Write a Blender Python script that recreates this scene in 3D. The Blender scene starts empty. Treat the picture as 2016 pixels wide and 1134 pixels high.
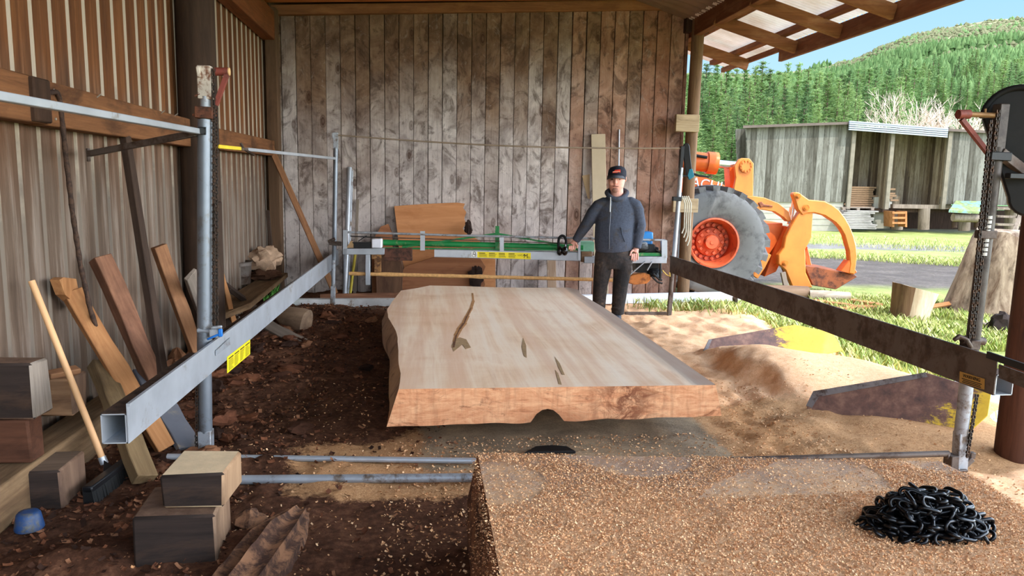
import bpy, bmesh, math, random
import numpy as np
from math import sin, cos, pi, radians, atan, sqrt
from mathutils import Vector, Matrix, noise as mnoise

S = bpy.context.scene
COL = S.collection
rnd = random.Random(7)

# ------------------------------------------------------------------ camera
FPX, CX, CY, H, ROLL = 1450.0, 1008.0, 567.0, 1.58, 0.02
_c, _s = cos(ROLL), sin(ROLL)
_dx, _dy = 836 - CX, 357 - CY
_vx, _vy = _dx * _c + _dy * _s, -_dx * _s + _dy * _c
PITCH = atan(-_vy / FPX)
YAW = atan(-_vx * cos(PITCH) / FPX)
CF = Vector((sin(YAW) * cos(PITCH), cos(YAW) * cos(PITCH), -sin(PITCH)))
R0 = Vector((cos(YAW), -sin(YAW), 0))
U0 = R0.cross(CF)
CR = R0 * _c + U0 * _s
CU = U0 * _c - R0 * _s
CAM = Vector((0, 0, H))
FH = Vector((sin(YAW), cos(YAW), 0))          # horizontal viewing direction

def ray(px, py): return CF + CR * ((px - CX) / FPX) - CU * ((py - CY) / FPX)
def pz(px, py, z=0.0):
    d = ray(px, py); return CAM + d * ((z - H) / d.z)
def pX(px, py, x):
    d = ray(px, py); return CAM + d * (x / d.x)
def pY(px, py, y):
    d = ray(px, py); return CAM + d * (y / d.y)
def pP(px, py, o, n):
    d = ray(px, py); return CAM + d * ((Vector(o) - CAM).dot(n) / d.dot(n))

cd = bpy.data.cameras.new('camera')
cam = bpy.data.objects.new('camera', cd); COL.objects.link(cam)
cd.sensor_width = 36; cd.lens = 36 * FPX / 2016; cd.clip_start = 0.05; cd.clip_end = 6000
M = Matrix((CR, CU, -CF)).transposed().to_4x4(); M.translation = CAM
cam.matrix_world = M
S.camera = cam

# ------------------------------------------------------------------ materials
def new_mat(name):
    m = bpy.data.materials.new(name); m.use_nodes = True
    nt = m.node_tree; nt.nodes.clear()
    out = nt.nodes.new('ShaderNodeOutputMaterial'); b = nt.nodes.new('ShaderNodeBsdfPrincipled')
    nt.links.new(b.outputs[0], out.inputs[0])
    return m, nt, b
class N:
    """small wrapper to chain shader nodes"""
    def __init__(s, nt): s.nt = nt
    def n(s, t, **kw):
        x = s.nt.nodes.new(t)
        for k, v in kw.items():
            if k.startswith('i_'): x.inputs[k[2:]].default_value = v
            else: setattr(x, k, v)
        return x
    def l(s, a, b): s.nt.links.new(a, b)
    def coord(s, kind='Object', scale=(1, 1, 1), rot=(0, 0, 0), loc=(0, 0, 0)):
        t = s.n('ShaderNodeTexCoord'); m = s.n('ShaderNodeMapping')
        m.inputs['Scale'].default_value = scale; m.inputs['Rotation'].default_value = rot; m.inputs['Location'].default_value = loc
        s.l(t.outputs[kind], m.inputs[0]); return m.outputs[0]
    def noise(s, vec, scale=1, detail=6, rough=.6, dist=0):
        x = s.n('ShaderNodeTexNoise'); x.inputs['Scale'].default_value = scale; x.inputs['Detail'].default_value = detail
        x.inputs['Roughness'].default_value = rough; x.inputs['Distortion'].default_value = dist
        if vec is not None: s.l(vec, x.inputs['Vector'])
        return x.outputs['Fac']
    def ramp(s, fac, stops):
        r = s.n('ShaderNodeValToRGB'); e = r.color_ramp.elements
        while len(e) < len(stops): e.new(0.5)
        for el, (p, c) in zip(e, stops):
            el.position = p; el.color = (c, c, c, 1) if isinstance(c, (int, float)) else (*c[:3], 1)
        s.l(fac, r.inputs[0]); return r.outputs[0]
    def mix(s, fac, a, b, mode='MIX'):
        m = s.n('ShaderNodeMix', data_type='RGBA', blend_type=mode); m.clamp_result = False
        for v, i in ((fac, 0), (a, 6), (b, 7)):
            if isinstance(v, (int, float)): m.inputs[i].default_value = v if i == 0 else (v, v, v, 1)
            elif isinstance(v, tuple): m.inputs[i].default_value = (*v[:3], 1)
            else: s.l(v, m.inputs[i])
        return m.outputs[2]
    def math(s, op, a, b=None, c=None):
        m = s.n('ShaderNodeMath', operation=op)
        for i, v in enumerate((a, b, c)):
            if v is None: continue
            if isinstance(v, (int, float)): m.inputs[i].default_value = v
            else: s.l(v, m.inputs[i])
        return m.outputs[0]
    def sep(s, vec):
        x = s.n('ShaderNodeSeparateXYZ'); s.l(vec, x.inputs[0]); return x.outputs
    def bump(s, h, bsdf, strength=.5, dist=.01):
        b = s.n('ShaderNodeBump'); b.inputs['Strength'].default_value = strength; b.inputs['Distance'].default_value = dist
        s.l(h, b.inputs['Height']); s.l(b.outputs[0], bsdf.inputs['Normal'])

def srgb(r, g, b):
    f = lambda c: ((c / 255 + .055) / 1.055) ** 2.4 if c > 10 else c / 255 / 12.92
    return (f(r), f(g), f(b))
MATS = {}
def plain(name, col, rough=.6, metal=0.0, var=.25, scale=6.0, bump=.15, spec=.3, bd=.01):
    """one colour broken up by soft noise"""
    if name in MATS: return MATS[name]
    m, nt, b = new_mat(name); g = N(nt)
    v = g.coord('Object')
    f = g.noise(v, scale, 8, .65)
    dark = tuple(c * (1 - var) for c in col); lite = tuple(min(1, c * (1 + var)) for c in col)
    g.l(g.ramp(f, [(.3, dark), (.7, lite)]), b.inputs['Base Color'])
    b.inputs['Roughness'].default_value = rough; b.inputs['Metallic'].default_value = metal
    b.inputs['Specular IOR Level'].default_value = spec
    if bump: g.bump(g.noise(v, scale * 6, 6, .7), b, bump, bd)
    MATS[name] = m; return m
def wood(name, c1, c2, c3=None, axis='Z', grain=22.0, rough=.8, bump=.35, stain=.5, along=.06):
    """grain runs along the object's own axis"""
    if name in MATS: return MATS[name]
    m, nt, b = new_mat(name); g = N(nt)
    sc = {'X': (along, 1, 1), 'Y': (1, along, 1), 'Z': (1, 1, along)}[axis]
    v = g.coord('Object', sc)
    f1 = g.noise(v, grain, 8, .7, .6)
    base = g.ramp(f1, [(.3, c1), (.68, c2)])
    f2 = g.noise(g.coord('Object', {'X': (.35, 1, 1), 'Y': (1, .35, 1), 'Z': (1, 1, .35)}[axis], loc=(3, 1, 7)), 5, 6, .65, .4)
    c3 = c3 or tuple(c * .45 for c in c1)
    msk = g.ramp(f2, [(.5, 0.0), (.66, stain)])
    g.l(g.mix(msk, base, c3), b.inputs['Base Color'])
    b.inputs['Roughness'].default_value = rough; b.inputs['Specular IOR Level'].default_value = .2
    g.bump(g.noise(v, grain * 2.2, 8, .75, .5), b, bump, .006)
    MATS[name] = m; return m
def rusty(name, paint, rust, amount=.5, scale=7, rough=.5, metal=0.0, bump=.2):
    if name in MATS: return MATS[name]
    m, nt, b = new_mat(name); g = N(nt); v = g.coord('Object')
    f = g.noise(v, scale, 10, .72, .3)
    k = g.ramp(f, [(amount - .06, 0.0), (amount + .06, 1.0)])
    p2 = g.ramp(g.noise(v, scale * .6, 4), [(.3, tuple(c * .8 for c in paint)), (.7, tuple(min(1, c * 1.15) for c in paint))])
    r2 = g.ramp(g.noise(v, scale * 4, 6), [(.3, tuple(c * .6 for c in rust)), (.7, tuple(min(1, c * 1.3) for c in rust))])
    g.l(g.mix(k, r2, p2), b.inputs['Base Color'])
    b.inputs['Roughness'].default_value = rough; b.inputs['Metallic'].default_value = metal
    b.inputs['Specular IOR Level'].default_value = .35
    g.bump(g.noise(v, scale * 5, 6, .7), b, bump, .004)
    MATS[name] = m; return m

# ------------------------------------------------------------------ mesh building
class MB:
    def __init__(s): s.v = []; s.f = []; s.m = []
    def add(s, vs, fs, mi=0):
        o = len(s.v); s.v += [tuple(v) for v in vs]; s.f += [tuple(i + o for i in f) for f in fs]; s.m += [mi] * len(fs); return s
    def box(s, c, size, rot=None, mi=0):
        hx, hy, hz = (d / 2 for d in size); c = Vector(c); r = rot or Matrix.Identity(3)
        vs = [c + r @ Vector((x * hx, y * hy, z * hz)) for x in (-1, 1) for y in (-1, 1) for z in (-1, 1)]
        return s.add(vs, [(0, 1, 3, 2), (4, 6, 7, 5), (0, 4, 5, 1), (2, 3, 7, 6), (0, 2, 6, 4), (1, 5, 7, 3)], mi)
    def bb(s, lo, hi, mi=0):
        return s.box([(a + b) / 2 for a, b in zip(lo, hi)], [abs(b - a) for a, b in zip(lo, hi)], None, mi)
    def beam(s, p0, p1, w, h, up=(0, 0, 1), mi=0):
        """box from p0 to p1; h along up, w across"""
        p0 = Vector(p0); p1 = Vector(p1); d = (p1 - p0); L = d.length; d.normalize(); up = Vector(up)
        x = d.cross(up)
        if x.length < 1e-5: x = d.cross(Vector((1, 0, 0)))
        x.normalize(); u = x.cross(d)
        r = Matrix((x, d, u)).transposed()
        return s.box((p0 + p1) / 2, (w, L, h), r, mi)
    def tube(s, pts, r, n=12, caps=True, mi=0, ell=None, up=None):
        """tube through pts; r a number or a list; ell = list of (a,b) half axes with 'up' fixing the b axis"""
        pts = [Vector(p) for p in pts]; k = len(pts); o = len(s.v)
        rr = r if isinstance(r, (list, tuple)) else [r] * k
        prev = None; fs = []
        for i, p in enumerate(pts):
            d = (pts[min(i + 1, k - 1)] - pts[max(i - 1, 0)]).normalized()
            if up is not None: ref = Vector(up)
            else: ref = prev if prev is not None else (Vector((0, 0, 1)) if abs(d.z) < .9 else Vector((1, 0, 0)))
            x = d.cross(ref)
            if x.length < 1e-6: x = d.orthogonal()
            x.normalize(); u = x.cross(d).normalized(); prev = u
            a, b = ell[i] if ell else (rr[i], rr[i])
            for j in range(n):
                t = 2 * pi * j / n
                s.v.append(tuple(p + x * (a * cos(t)) + u * (b * sin(t))))
        for i in range(k - 1):
            for j in range(n):
                j2 = (j + 1) % n
                fs.append((o + i * n + j, o + i * n + j2, o + (i + 1) * n + j2, o + (i + 1) * n + j))
        if caps: fs.append(tuple(o + j for j in range(n))[::-1]); fs.append(tuple(o + (k - 1) * n + j for j in range(n)))
        s.f += fs; s.m += [mi] * len(fs); return s
    def cyl(s, p0, p1, r, n=16, mi=0, r1=None): return s.tube([p0, p1], [r, r if r1 is None else r1], n, True, mi)
    def lathe(s, prof, n=32, mat=None, mi=0, closed=False):
        """profile of (radius, height) turned about local z, placed by mat"""
        mat = mat or Matrix.Identity(4); o = len(s.v); k = len(prof); fs = []
        for (r, z) in prof:
            for j in range(n):
                t = 2 * pi * j / n; s.v.append(tuple(mat @ Vector((r * cos(t), r * sin(t), z))))
        for i in range(k if closed else k - 1):
            i2 = (i + 1) % k
            for j in range(n):
                j2 = (j + 1) % n
                fs.append((o + i * n + j, o + i * n + j2, o + i2 * n + j2, o + i2 * n + j))
        if not closed: fs.append(tuple(o + j for j in range(n))[::-1]); fs.append(tuple(o + (k - 1) * n + j for j in range(n)))
        s.f += fs; s.m += [mi] * len(fs); return s
    def prism(s, poly, ext, mi=0):
        """closed outline of world points swept by the vector ext"""
        ext = Vector(ext); k = len(poly); a = [Vector(p) for p in poly]; b = [p + ext for p in a]
        fs = [tuple(range(k)), tuple(range(2 * k - 1, k - 1, -1))] + [(i, i + k, (i + 1) % k + k, (i + 1) % k) for i in range(k)]
        return s.add(a + b, fs, mi)
    def blob(s, c, rad, seed=0, amp=.25, nu=16, nv=10, fr=1.6, rot=None, mi=0):
        c = Vector(c); o = len(s.v); fs = []; r = rot or Matrix.Identity(3); off = Vector((seed * 3.7, seed * 1.3, seed * 7.1))
        for i in range(nv + 1):
            ph = pi * i / nv
            for j in range(nu):
                t = 2 * pi * j / nu; d = Vector((sin(ph) * cos(t), sin(ph) * sin(t), cos(ph)))
                k = 1 + amp * (mnoise.fractal(d * fr + off, 1, 2, 4))
                s.v.append(tuple(c + r @ Vector((d.x * rad[0] * k, d.y * rad[1] * k, d.z * rad[2] * k))))
        for i in range(nv):
            for j in range(nu):
                j2 = (j + 1) % nu; fs.append((o + i * nu + j, o + (i + 1) * nu + j, o + (i + 1) * nu + j2, o + i * nu + j2))
        s.f += fs; s.m += [mi] * len(fs); return s
    def build(s, name, mat, parent=None, smooth=True, bevel=0.0, ang=52, seg=1):
        me = bpy.data.meshes.new(name); me.from_pydata(s.v, [], s.f)
        mats = mat if isinstance(mat, (list, tuple)) else [mat]
        for q in mats: me.materials.append(q)
        if len(mats) > 1: me.polygons.foreach_set('material_index', s.m)
        me.validate()
        bm = bmesh.new(); bm.from_mesh(me); bmesh.ops.recalc_face_normals(bm, faces=bm.faces); bm.to_mesh(me); bm.free()
        if smooth:
            me.polygons.foreach_set('use_smooth', [True] * len(me.polygons)); me.set_sharp_from_angle(angle=radians(ang))
        me.update()
        o = bpy.data.objects.new(name, me); COL.objects.link(o)
        if parent is not None: attach(o, parent)
        if bevel:
            b = o.modifiers.new('edge', 'BEVEL'); b.width = bevel; b.segments = seg; b.limit_method = 'ANGLE'; b.angle_limit = radians(40)
        return o
def attach(o, parent):
    o.parent = parent
    o.matrix_parent_inverse = world_of(parent).inverted()
def world_of(o):
    m = o.matrix_basis.copy()
    if o.parent is not None: m = world_of(o.parent) @ o.matrix_parent_inverse @ m
    return m
def tag(o, label=None, cat=None, group=None, kind=None):
    if label: o['label'] = label
    if cat: o['category'] = cat
    if group: o['group'] = group
    if kind: o['kind'] = kind
    return o
def thing(name, label, cat, loc=(0, 0, 0), group=None):
    o = bpy.data.objects.new(name, None); o.empty_display_size = .1; COL.objects.link(o); o.location = loc
    return tag(o, label, cat, group)
def struct(name, mb, mat, **kw):
    o = mb.build(name, mat, **kw); o['kind'] = 'structure'; return o
def raw_mesh(name, V, F, mats, mi=None, smooth=False):
    """quick mesh out of numpy arrays, F an (n,k) array"""
    me = bpy.data.meshes.new(name); V = np.asarray(V, dtype=np.float32); F = np.asarray(F, dtype=np.int32)
    me.vertices.add(len(V)); me.vertices.foreach_set('co', V.ravel())
    k = F.shape[1]; me.loops.add(F.size); me.loops.foreach_set('vertex_index', F.ravel())
    me.polygons.add(len(F)); me.polygons.foreach_set('loop_start', np.arange(0, F.size, k, dtype=np.int32))
    me.polygons.foreach_set('loop_total', np.full(len(F), k, dtype=np.int32))
    for m in mats: me.materials.append(m)
    if mi is not None: me.polygons.foreach_set('material_index', np.asarray(mi, dtype=np.int32))
    if smooth: me.polygons.foreach_set('use_smooth', np.ones(len(F), dtype=bool))
    me.update(calc_edges=True); me.validate(); return me
def link(name, me, parent=None):
    o = bpy.data.objects.new(name, me); COL.objects.link(o)
    if parent is not None: attach(o, parent)
    return o
def text_mesh(name, body, size, mat4, mat, parent, ext=.0015, align='CENTER', font_scale_x=1.0):
    cu = bpy.data.curves.new(name + '_src', 'FONT'); cu.body = body; cu.size = size; cu.extrude = ext; cu.align_x = align; cu.align_y = 'CENTER'
    cu.space_character = 1.0; cu.resolution_u = 3
    tmp = bpy.data.objects.new(name + '_src', cu); COL.objects.link(tmp)
    bpy.context.view_layer.update()
    dg = bpy.context.evaluated_depsgraph_get()
    me = bpy.data.meshes.new_from_object(tmp.evaluated_get(dg))
    bpy.data.objects.remove(tmp)
    me.transform(mat4 @ Matrix.Diagonal((font_scale_x, 1, 1, 1))); me.materials.clear(); me.materials.append(mat)
    me.name = name
    return link(name, me, parent)
def frame(o, x, y):
    """matrix with local x,y given as world directions, at o"""
    x = Vector(x).normalized(); y = Vector(y); z = x.cross(y).normalized(); y = z.cross(x)
    m = Matrix((x, y, z)).transposed().to_4x4(); m.translation = Vector(o); return m
def local_board(name, mat, p0, p1, w, t, facing, parent=None, bevel=.004, taper=1.0, jag=0.0, seg=6, seed=0):
    """a board with its own local axes: length along z from p0 to p1, width w across, thickness t along facing"""
    p0 = Vector(p0); p1 = Vector(p1); d = p1 - p0; L = d.length; d.normalize()
    fy = Vector(facing); fy = (fy - d * fy.dot(d)).normalized(); x = fy.cross(d)
    mb = MB(); r = random.Random(seed + len(name)); o = 0; vs = []; fs = []
    for i in range(seg + 1):
        q = i / seg; ww = w * (1 + (taper - 1) * q) / 2; j = lambda: r.uniform(-jag, jag)
        z = L * q
        vs += [(-ww + j(), -t / 2 + j() * .5, z + j() * (q in (0, 1))), (ww + j(), -t / 2 + j() * .5, z + j() * (q in (0, 1))), (ww + j(), t / 2 + j() * .5, z), (-ww + j(), t / 2 + j() * .5, z)]
    for i in range(seg):
        for k in range(4): fs.append((i * 4 + k, i * 4 + (k + 1) % 4, i * 4 + 4 + (k + 1) % 4, i * 4 + 4 + k))
    fs += [(3, 2, 1, 0), (seg * 4, seg * 4 + 1, seg * 4 + 2, seg * 4 + 3)]
    mb.add(vs, fs)
    ob = mb.build(name, mat, None, True, bevel)
    m = Matrix((x, fy, d)).transposed().to_4x4(); m.translation = p0
    ob.matrix_world = m
    if parent is not None:
        ob.parent = parent; ob.matrix_parent_inverse = world_of(parent).inverted()
    return ob
SKY, SUN, EXPO = 3.0, 2.2, 0.92
SUNDIR = (-.30, .70, -1.02)
ROOF0 = -1.0
# ------------------------------------------------------------------ sky, sun, view
w = bpy.data.worlds.new('sky'); S.world = w; w.use_nodes = True; nt = w.node_tree; nt.nodes.clear(); g = N(nt)
out = g.n('ShaderNodeOutputWorld'); bg = g.n('ShaderNodeBackground')
tc = g.n('ShaderNodeTexCoord'); sp = g.sep(tc.outputs['Generated'])
col = g.ramp(sp[2], [(0.0, srgb(205, 226, 240)), (.06, srgb(172, 214, 244)), (.25, srgb(126, 190, 240)), (1.0, srgb(105, 165, 230))])
cl = g.noise(g.coord('Generated', (1, 1, 2.5)), 2.2, 8, .6, .3)
fill_cloud = g.mix(g.ramp(cl, [(.40, 0.0), (.62, 1.0)]), g.mix(1.0, col, .62, 'MULTIPLY'), (1.0, .97, .94))
side = g.ramp(sp[1], [(0.25, 1.0), (.6, 0.0)])      # unseen bright clouds added behind and beside the viewer to fill the shed, clear blue over the hill
blue = g.mix(1.0, g.mix(.12, col, (1.0, 1.0, 1.0)), .235, 'MULTIPLY')
fill_cloud = g.mix(g.ramp(sp[0], [(.1, 0.0), (.8, 1.0)]), g.mix(1.0, fill_cloud, .75, 'MULTIPLY'), g.mix(1.0, fill_cloud, 2.9, 'MULTIPLY'))      # added clouds boosted on the sun side to light the interior
g.l(g.mix(side, blue, fill_cloud), bg.inputs[0]); bg.inputs[1].default_value = SKY
g.l(bg.outputs[0], out.inputs[0])
sl = bpy.data.lights.new('sun', 'SUN'); sl.energy = SUN; sl.angle = radians(.6); sl.color = (1, .955, .88)
so = bpy.data.objects.new('sun', sl); COL.objects.link(so)
so.rotation_euler = Vector(SUNDIR).normalized().to_track_quat('-Z', 'Y').to_euler()
S.view_settings.view_transform = 'Standard'; S.view_settings.look = 'None'; S.view_settings.gamma = 1; S.view_settings.use_curve_mapping = False
S.view_settings.exposure = EXPO
cy = S.cycles; cy.use_denoising = True; cy.max_bounces = 7; cy.diffuse_bounces = 5; cy.glossy_bounces = 3; cy.transmission_bounces = 4
cy.caustics_reflective = False; cy.caustics_refractive = False; cy.sample_clamp_indirect = 6
# ------------------------------------------------------------------ shed shell
steel_sheet, nt, b = new_mat('dusty_wall_sheet'); g = N(nt)
v = g.coord('Object'); xyz = g.sep(v)
st = g.noise(g.coord('Object', (1, 1, .07)), 9, 8, .7, .3); st2 = g.noise(g.coord('Object', (1, 1, .2)), 2.2, 6, .65)
hi = g.ramp(st, [(.28, srgb(60, 35, 19)), (.5, srgb(104, 64, 35)), (.72, srgb(132, 86, 50))])
lo = g.ramp(st, [(.28, srgb(66, 52, 42)), (.5, srgb(104, 86, 72)), (.72, srgb(152, 138, 126))])
hm = g.math('ADD', xyz[2], g.math('MULTIPLY', g.math('SUBTRACT', st2, .5), 1.6))
g.l(g.mix(g.ramp(g.math('MULTIPLY', hm, .3), [(.40, 0.0), (.66, 1.0)]), lo, hi), b.inputs['Base Color'])
b.inputs['Roughness'].default_value = .75; b.inputs['Specular IOR Level'].default_value = .2
g.bump(g.noise(g.coord('Object', (1, 1, .2)), 30, 6, .7), b, .25, .004)
rib_m, nt, b = new_mat('lit_rib'); g = N(nt); v = g.coord('Object'); z_ = g.sep(v)[2]  # light caught by the ribs painted as a pale tone, stronger higher up
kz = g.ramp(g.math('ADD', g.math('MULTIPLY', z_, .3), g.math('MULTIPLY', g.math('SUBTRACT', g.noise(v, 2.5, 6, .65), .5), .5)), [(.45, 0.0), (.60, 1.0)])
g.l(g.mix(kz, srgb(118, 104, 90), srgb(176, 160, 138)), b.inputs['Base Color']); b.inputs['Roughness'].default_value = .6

XW = -2.1
# ribbed sheet of the left wall: broad pans with narrow ribs
mb = MB(); ys = []; prof = []
y = -3.0 + .04
edge = [(y, 0.0, 0)]
k0 = 4.16 - math.ceil((4.16 + 3.0) / .215) * .215
yy = k0
while yy < 10.3:
    if yy > -2.9:
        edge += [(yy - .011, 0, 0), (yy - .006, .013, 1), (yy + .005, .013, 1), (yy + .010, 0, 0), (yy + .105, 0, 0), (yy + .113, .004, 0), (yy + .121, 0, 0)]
    yy += .215
edge.append((10.28, 0, 0))
vs = []; fs = []; ms = []
for i, (yv, xo, r) in enumerate(edge):
    vs += [(XW + xo, yv, -.1), (XW + xo, yv, 1.9), (XW + xo, yv, 3.9)]
for i in range(len(edge) - 1):
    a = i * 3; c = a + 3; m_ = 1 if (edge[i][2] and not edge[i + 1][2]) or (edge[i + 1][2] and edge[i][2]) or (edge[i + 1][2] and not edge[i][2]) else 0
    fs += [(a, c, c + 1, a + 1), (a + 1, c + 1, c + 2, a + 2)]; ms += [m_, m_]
mb.v = vs; mb.f = fs; mb.m = ms
# outer skin so that the sheet has a back
mb.bb((XW - .05, -3, -.1), (XW - .04, 10.3, 3.9))
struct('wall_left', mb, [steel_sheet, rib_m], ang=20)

girt_m = wood('girt_timber', srgb(96, 60, 36), srgb(136, 92, 58), srgb(60, 38, 25), 'Y', 26, .8, .4, .7)
dark_post = wood('dark_post', srgb(44, 32, 25), srgb(74, 55, 42), srgb(30, 22, 18), 'Z', 16)
orange_beam = wood('orange_beam', srgb(178, 100, 52), srgb(212, 130, 76), srgb(128, 72, 42), 'X', 20, .8, .3, .5)
orange_beam_y = wood('orange_beam_y', srgb(112, 64, 35), srgb(146, 88, 52), srgb(96, 60, 36), 'Y', 20, .8, .3, .5)
nail_m = plain('nail_steel', srgb(210, 205, 195), .4, .8, .1, 8, 0)
# girts and posts of the left wall
mb = MB(); mb.beam((-2.02, 4.20, 1.945), (-2.02, 6.75, 1.945), .13, .23)
o = struct('trim_1', mb, girt_m, bevel=.006)
mb = MB()
for (yy, zz) in ((4.27, 2.02), (4.27, 1.87)): mb.cyl((-1.956, yy, zz), (-1.950, yy, zz), .007, 8)
for (yy, zz) in ((4.8, 2.04), (5.9, 2.045), (6.2, 2.05)): mb.cyl((-1.956, yy, zz), (-1.93, yy, zz + .02), .004, 6)
n_ = mb.build('nail', nail_m, o)
mb = MB(); mb.beam((-2.02, 2.0, 1.95), (-2.02, 4.195, 1.95), .13, .23); struct('trim_2', mb, girt_m, bevel=.006)
mb = MB(); mb.bb((-2.0, 4.02, 1.84), (-1.93, 4.19, 2.06)); struct('trim_3', mb, wood('block_dark', srgb(52, 36, 26), srgb(74, 52, 38), None, 'Z'), bevel=.008)
mb = MB(); mb.beam((-2.02, 7.2, 1.94), (-2.02, 10.15, 1.97), .13, .2); struct('trim_4', mb, girt_m, bevel=.006)
mb = MB(); mb.tube([(-1.93, 6.72, -.1), (-1.93, 6.74, 2), (-1.93, 6.76, 4.0)], [.165, .16, .155], 20); struct('trim_5', mb, dark_post)
mb = MB(); mb.beam((-2.0, 2.0, 3.52), (-2.0, 10.2, 3.52), .16, .36); struct('trim_6', mb, orange_beam_y, bevel=.008)
mb = MB(); mb.bb((-2.05, 10.12, -.1), (-1.90, 10.3, 3.75)); mb.bb((-2.14, 10.24, -.1), (-2.05, 10.46, 3.9)); struct('trim_7', mb, wood('corner_post', srgb(86, 64, 46), srgb(112, 86, 64), srgb(60, 44, 33), 'Z'), bevel=.01)

# plank wall at the back
WA = Vector((-2.10, 10.45, 0)); WB = Vector((3.60, 10.18, 0)); WX = (WB - WA).normalized(); WN = Vector((WX.y, -WX.x, 0)); WL = (WB - WA).length
def wall_pt(px, py, off=0.0):                      # a point on the plank wall seen at a pixel, moved off towards the viewer
    return pP(px, py, WA + WN * off, WN)
pm, nt, b = new_mat('weathered_planks'); g = N(nt)
BW = .195
v = g.coord('Object'); xyz = g.sep(v)
idx = g.math('FLOOR', g.math('DIVIDE', xyz[0], BW))
wn = g.n('ShaderNodeTexWhiteNoise', noise_dimensions='1D'); g.l(idx, wn.inputs['W']); wn2 = g.n('ShaderNodeTexWhiteNoise', noise_dimensions='1D'); g.l(g.math('ADD', idx, 31.7), wn2.inputs['W'])
cmb = g.n('ShaderNodeCombineXYZ'); g.l(g.math('ADD', xyz[0], g.math('MULTIPLY', idx, 3.3)), cmb.inputs[0]); g.l(g.math('MULTIPLY', wn.outputs[0], 9), cmb.inputs[1]); g.l(g.math('MULTIPLY', xyz[2], .75), cmb.inputs[2])
bv = cmb.outputs[0]
n1 = g.noise(bv, 2.4, 9, .66, 1.2); n2 = g.noise(bv, 3.0, 8, .68, 2.0); n3 = g.noise(v, .75, 4, .5)
grain = g.n('ShaderNodeCombineXYZ'); g.l(g.math('MULTIPLY', xyz[0], 30), grain.inputs[0]); g.l(g.math('ADD', g.math('MULTIPLY', xyz[2], 1.6), g.math('MULTIPLY', idx, 5.1)), grain.inputs[2])
gn = g.noise(grain.outputs[0], 1.6, 6, .65, .8)
grey = g.ramp(n1, [(.3, srgb(138, 126, 122)), (.5, srgb(192, 180, 174)), (.72, srgb(222, 212, 206))])
brown = g.ramp(n1, [(.3, srgb(92, 68, 52)), (.52, srgb(130, 102, 82)), (.75, srgb(162, 134, 110))])
pink = g.ramp(n1, [(.3, srgb(116, 80, 64)), (.52, srgb(166, 126, 104)), (.75, srgb(202, 164, 142))])
low = g.math('ADD', g.math('MULTIPLY', xyz[2], .25), g.math('MULTIPLY', g.math('SUBTRACT', g.math('ADD', n3, g.math('MULTIPLY', wn.outputs[0], .35)), .67), 1.0))
c = g.mix(g.ramp(low, [(.40, 0.0), (.85, 1.0)]), grey, brown)
rt = g.math('ADD', g.math('MULTIPLY', xyz[0], .2), g.math('MULTIPLY', g.math('SUBTRACT', wn2.outputs[0], .5), .7))
rt2 = g.math('ADD', rt, g.math('MULTIPLY', g.math('SUBTRACT', n3, .5), .5))
c = g.mix(g.ramp(rt2, [(.66, 0.0), (1.0, .85)]), c, pink)
red = g.ramp(g.math('MULTIPLY', wn2.outputs[0], 1.0), [(.80, 0.0), (.86, .55)])
c = g.mix(red, c, srgb(132, 86, 64))
c = g.mix(g.ramp(n2, [(.51, 0.0), (.63, .66)]), c, srgb(70, 52, 42))
c = g.mix(g.ramp(g.noise(bv, 7, 9, .74, 3.0), [(.57, 0.0), (.66, .5)]), c, srgb(58, 42, 34))
c = g.mix(g.ramp(g.noise(bv, 4.5, 9, .75, 2.8), [(.56, 0.0), (.68, .3)]), c, srgb(206, 194, 186))
c = g.mix(g.ramp(gn, [(.32, .3), (.5, 0.0)]), c, srgb(80, 62, 52))
# knots: small dark eyes, a few to a board
vc = g.n('ShaderNodeCombineXYZ'); g.l(g.math('MULTIPLY', xyz[0], 5.13), vc.inputs[0]); g.l(g.math('ADD', g.math('MULTIPLY', xyz[2], 2.4), g.math('MULTIPLY', wn.outputs[0], 13)), vc.inputs[2])
vo = g.n('ShaderNodeTexVoronoi', voronoi_dimensions='3D'); vo.inputs['Scale'].default_value = 1.0; g.l(vc.outputs[0], vo.inputs['Vector'])
kn = g.ramp(vo.outputs['Distance'], [(.0, .0), (.10, .75), (.13, .9), (.17, .35), (.2, .6), (.24, 0.0)])
ksel = g.math('GREATER_THAN', g.sep(vo.outputs['Color'])[0], .62)
c = g.mix(g.math('MULTIPLY', kn, ksel), c, srgb(72, 48, 36))
g.l(c, b.inputs['Base Color']); b.inputs['Roughness'].default_value = .85; b.inputs['Specular IOR Level'].default_value = .15
g.bump(g.math('ADD', g.math('MULTIPLY', gn, .6), n2), b, .35, .006)
mb = MB(); nb = int(WL / BW)
for i in range(nb + 1):
    gap = rnd.choice((.004, .006, .008, .012)); t = rnd.uniform(-.006, .006)
    x0 = i * BW + gap / 2; x1 = min((i + 1) * BW - gap / 2, WL)
    zt = 3.70 + .30 * (i / nb) + .08
    mb.box(((x0 + x1) / 2, t, (zt - .1) / 2), (x1 - x0, .028, zt + .1))
mb.bb((0, .05, -.1), (WL, .07, 3.8))  # unseen backing sheet added to keep daylight out of the plank gaps
o = struct('wall_back', mb, pm, bevel=.004)
m4 = Matrix((WX, -WN, Vector((0, 0, 1)))).transposed().to_4x4(); m4.translation = WA; o.matrix_world = m4
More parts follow.
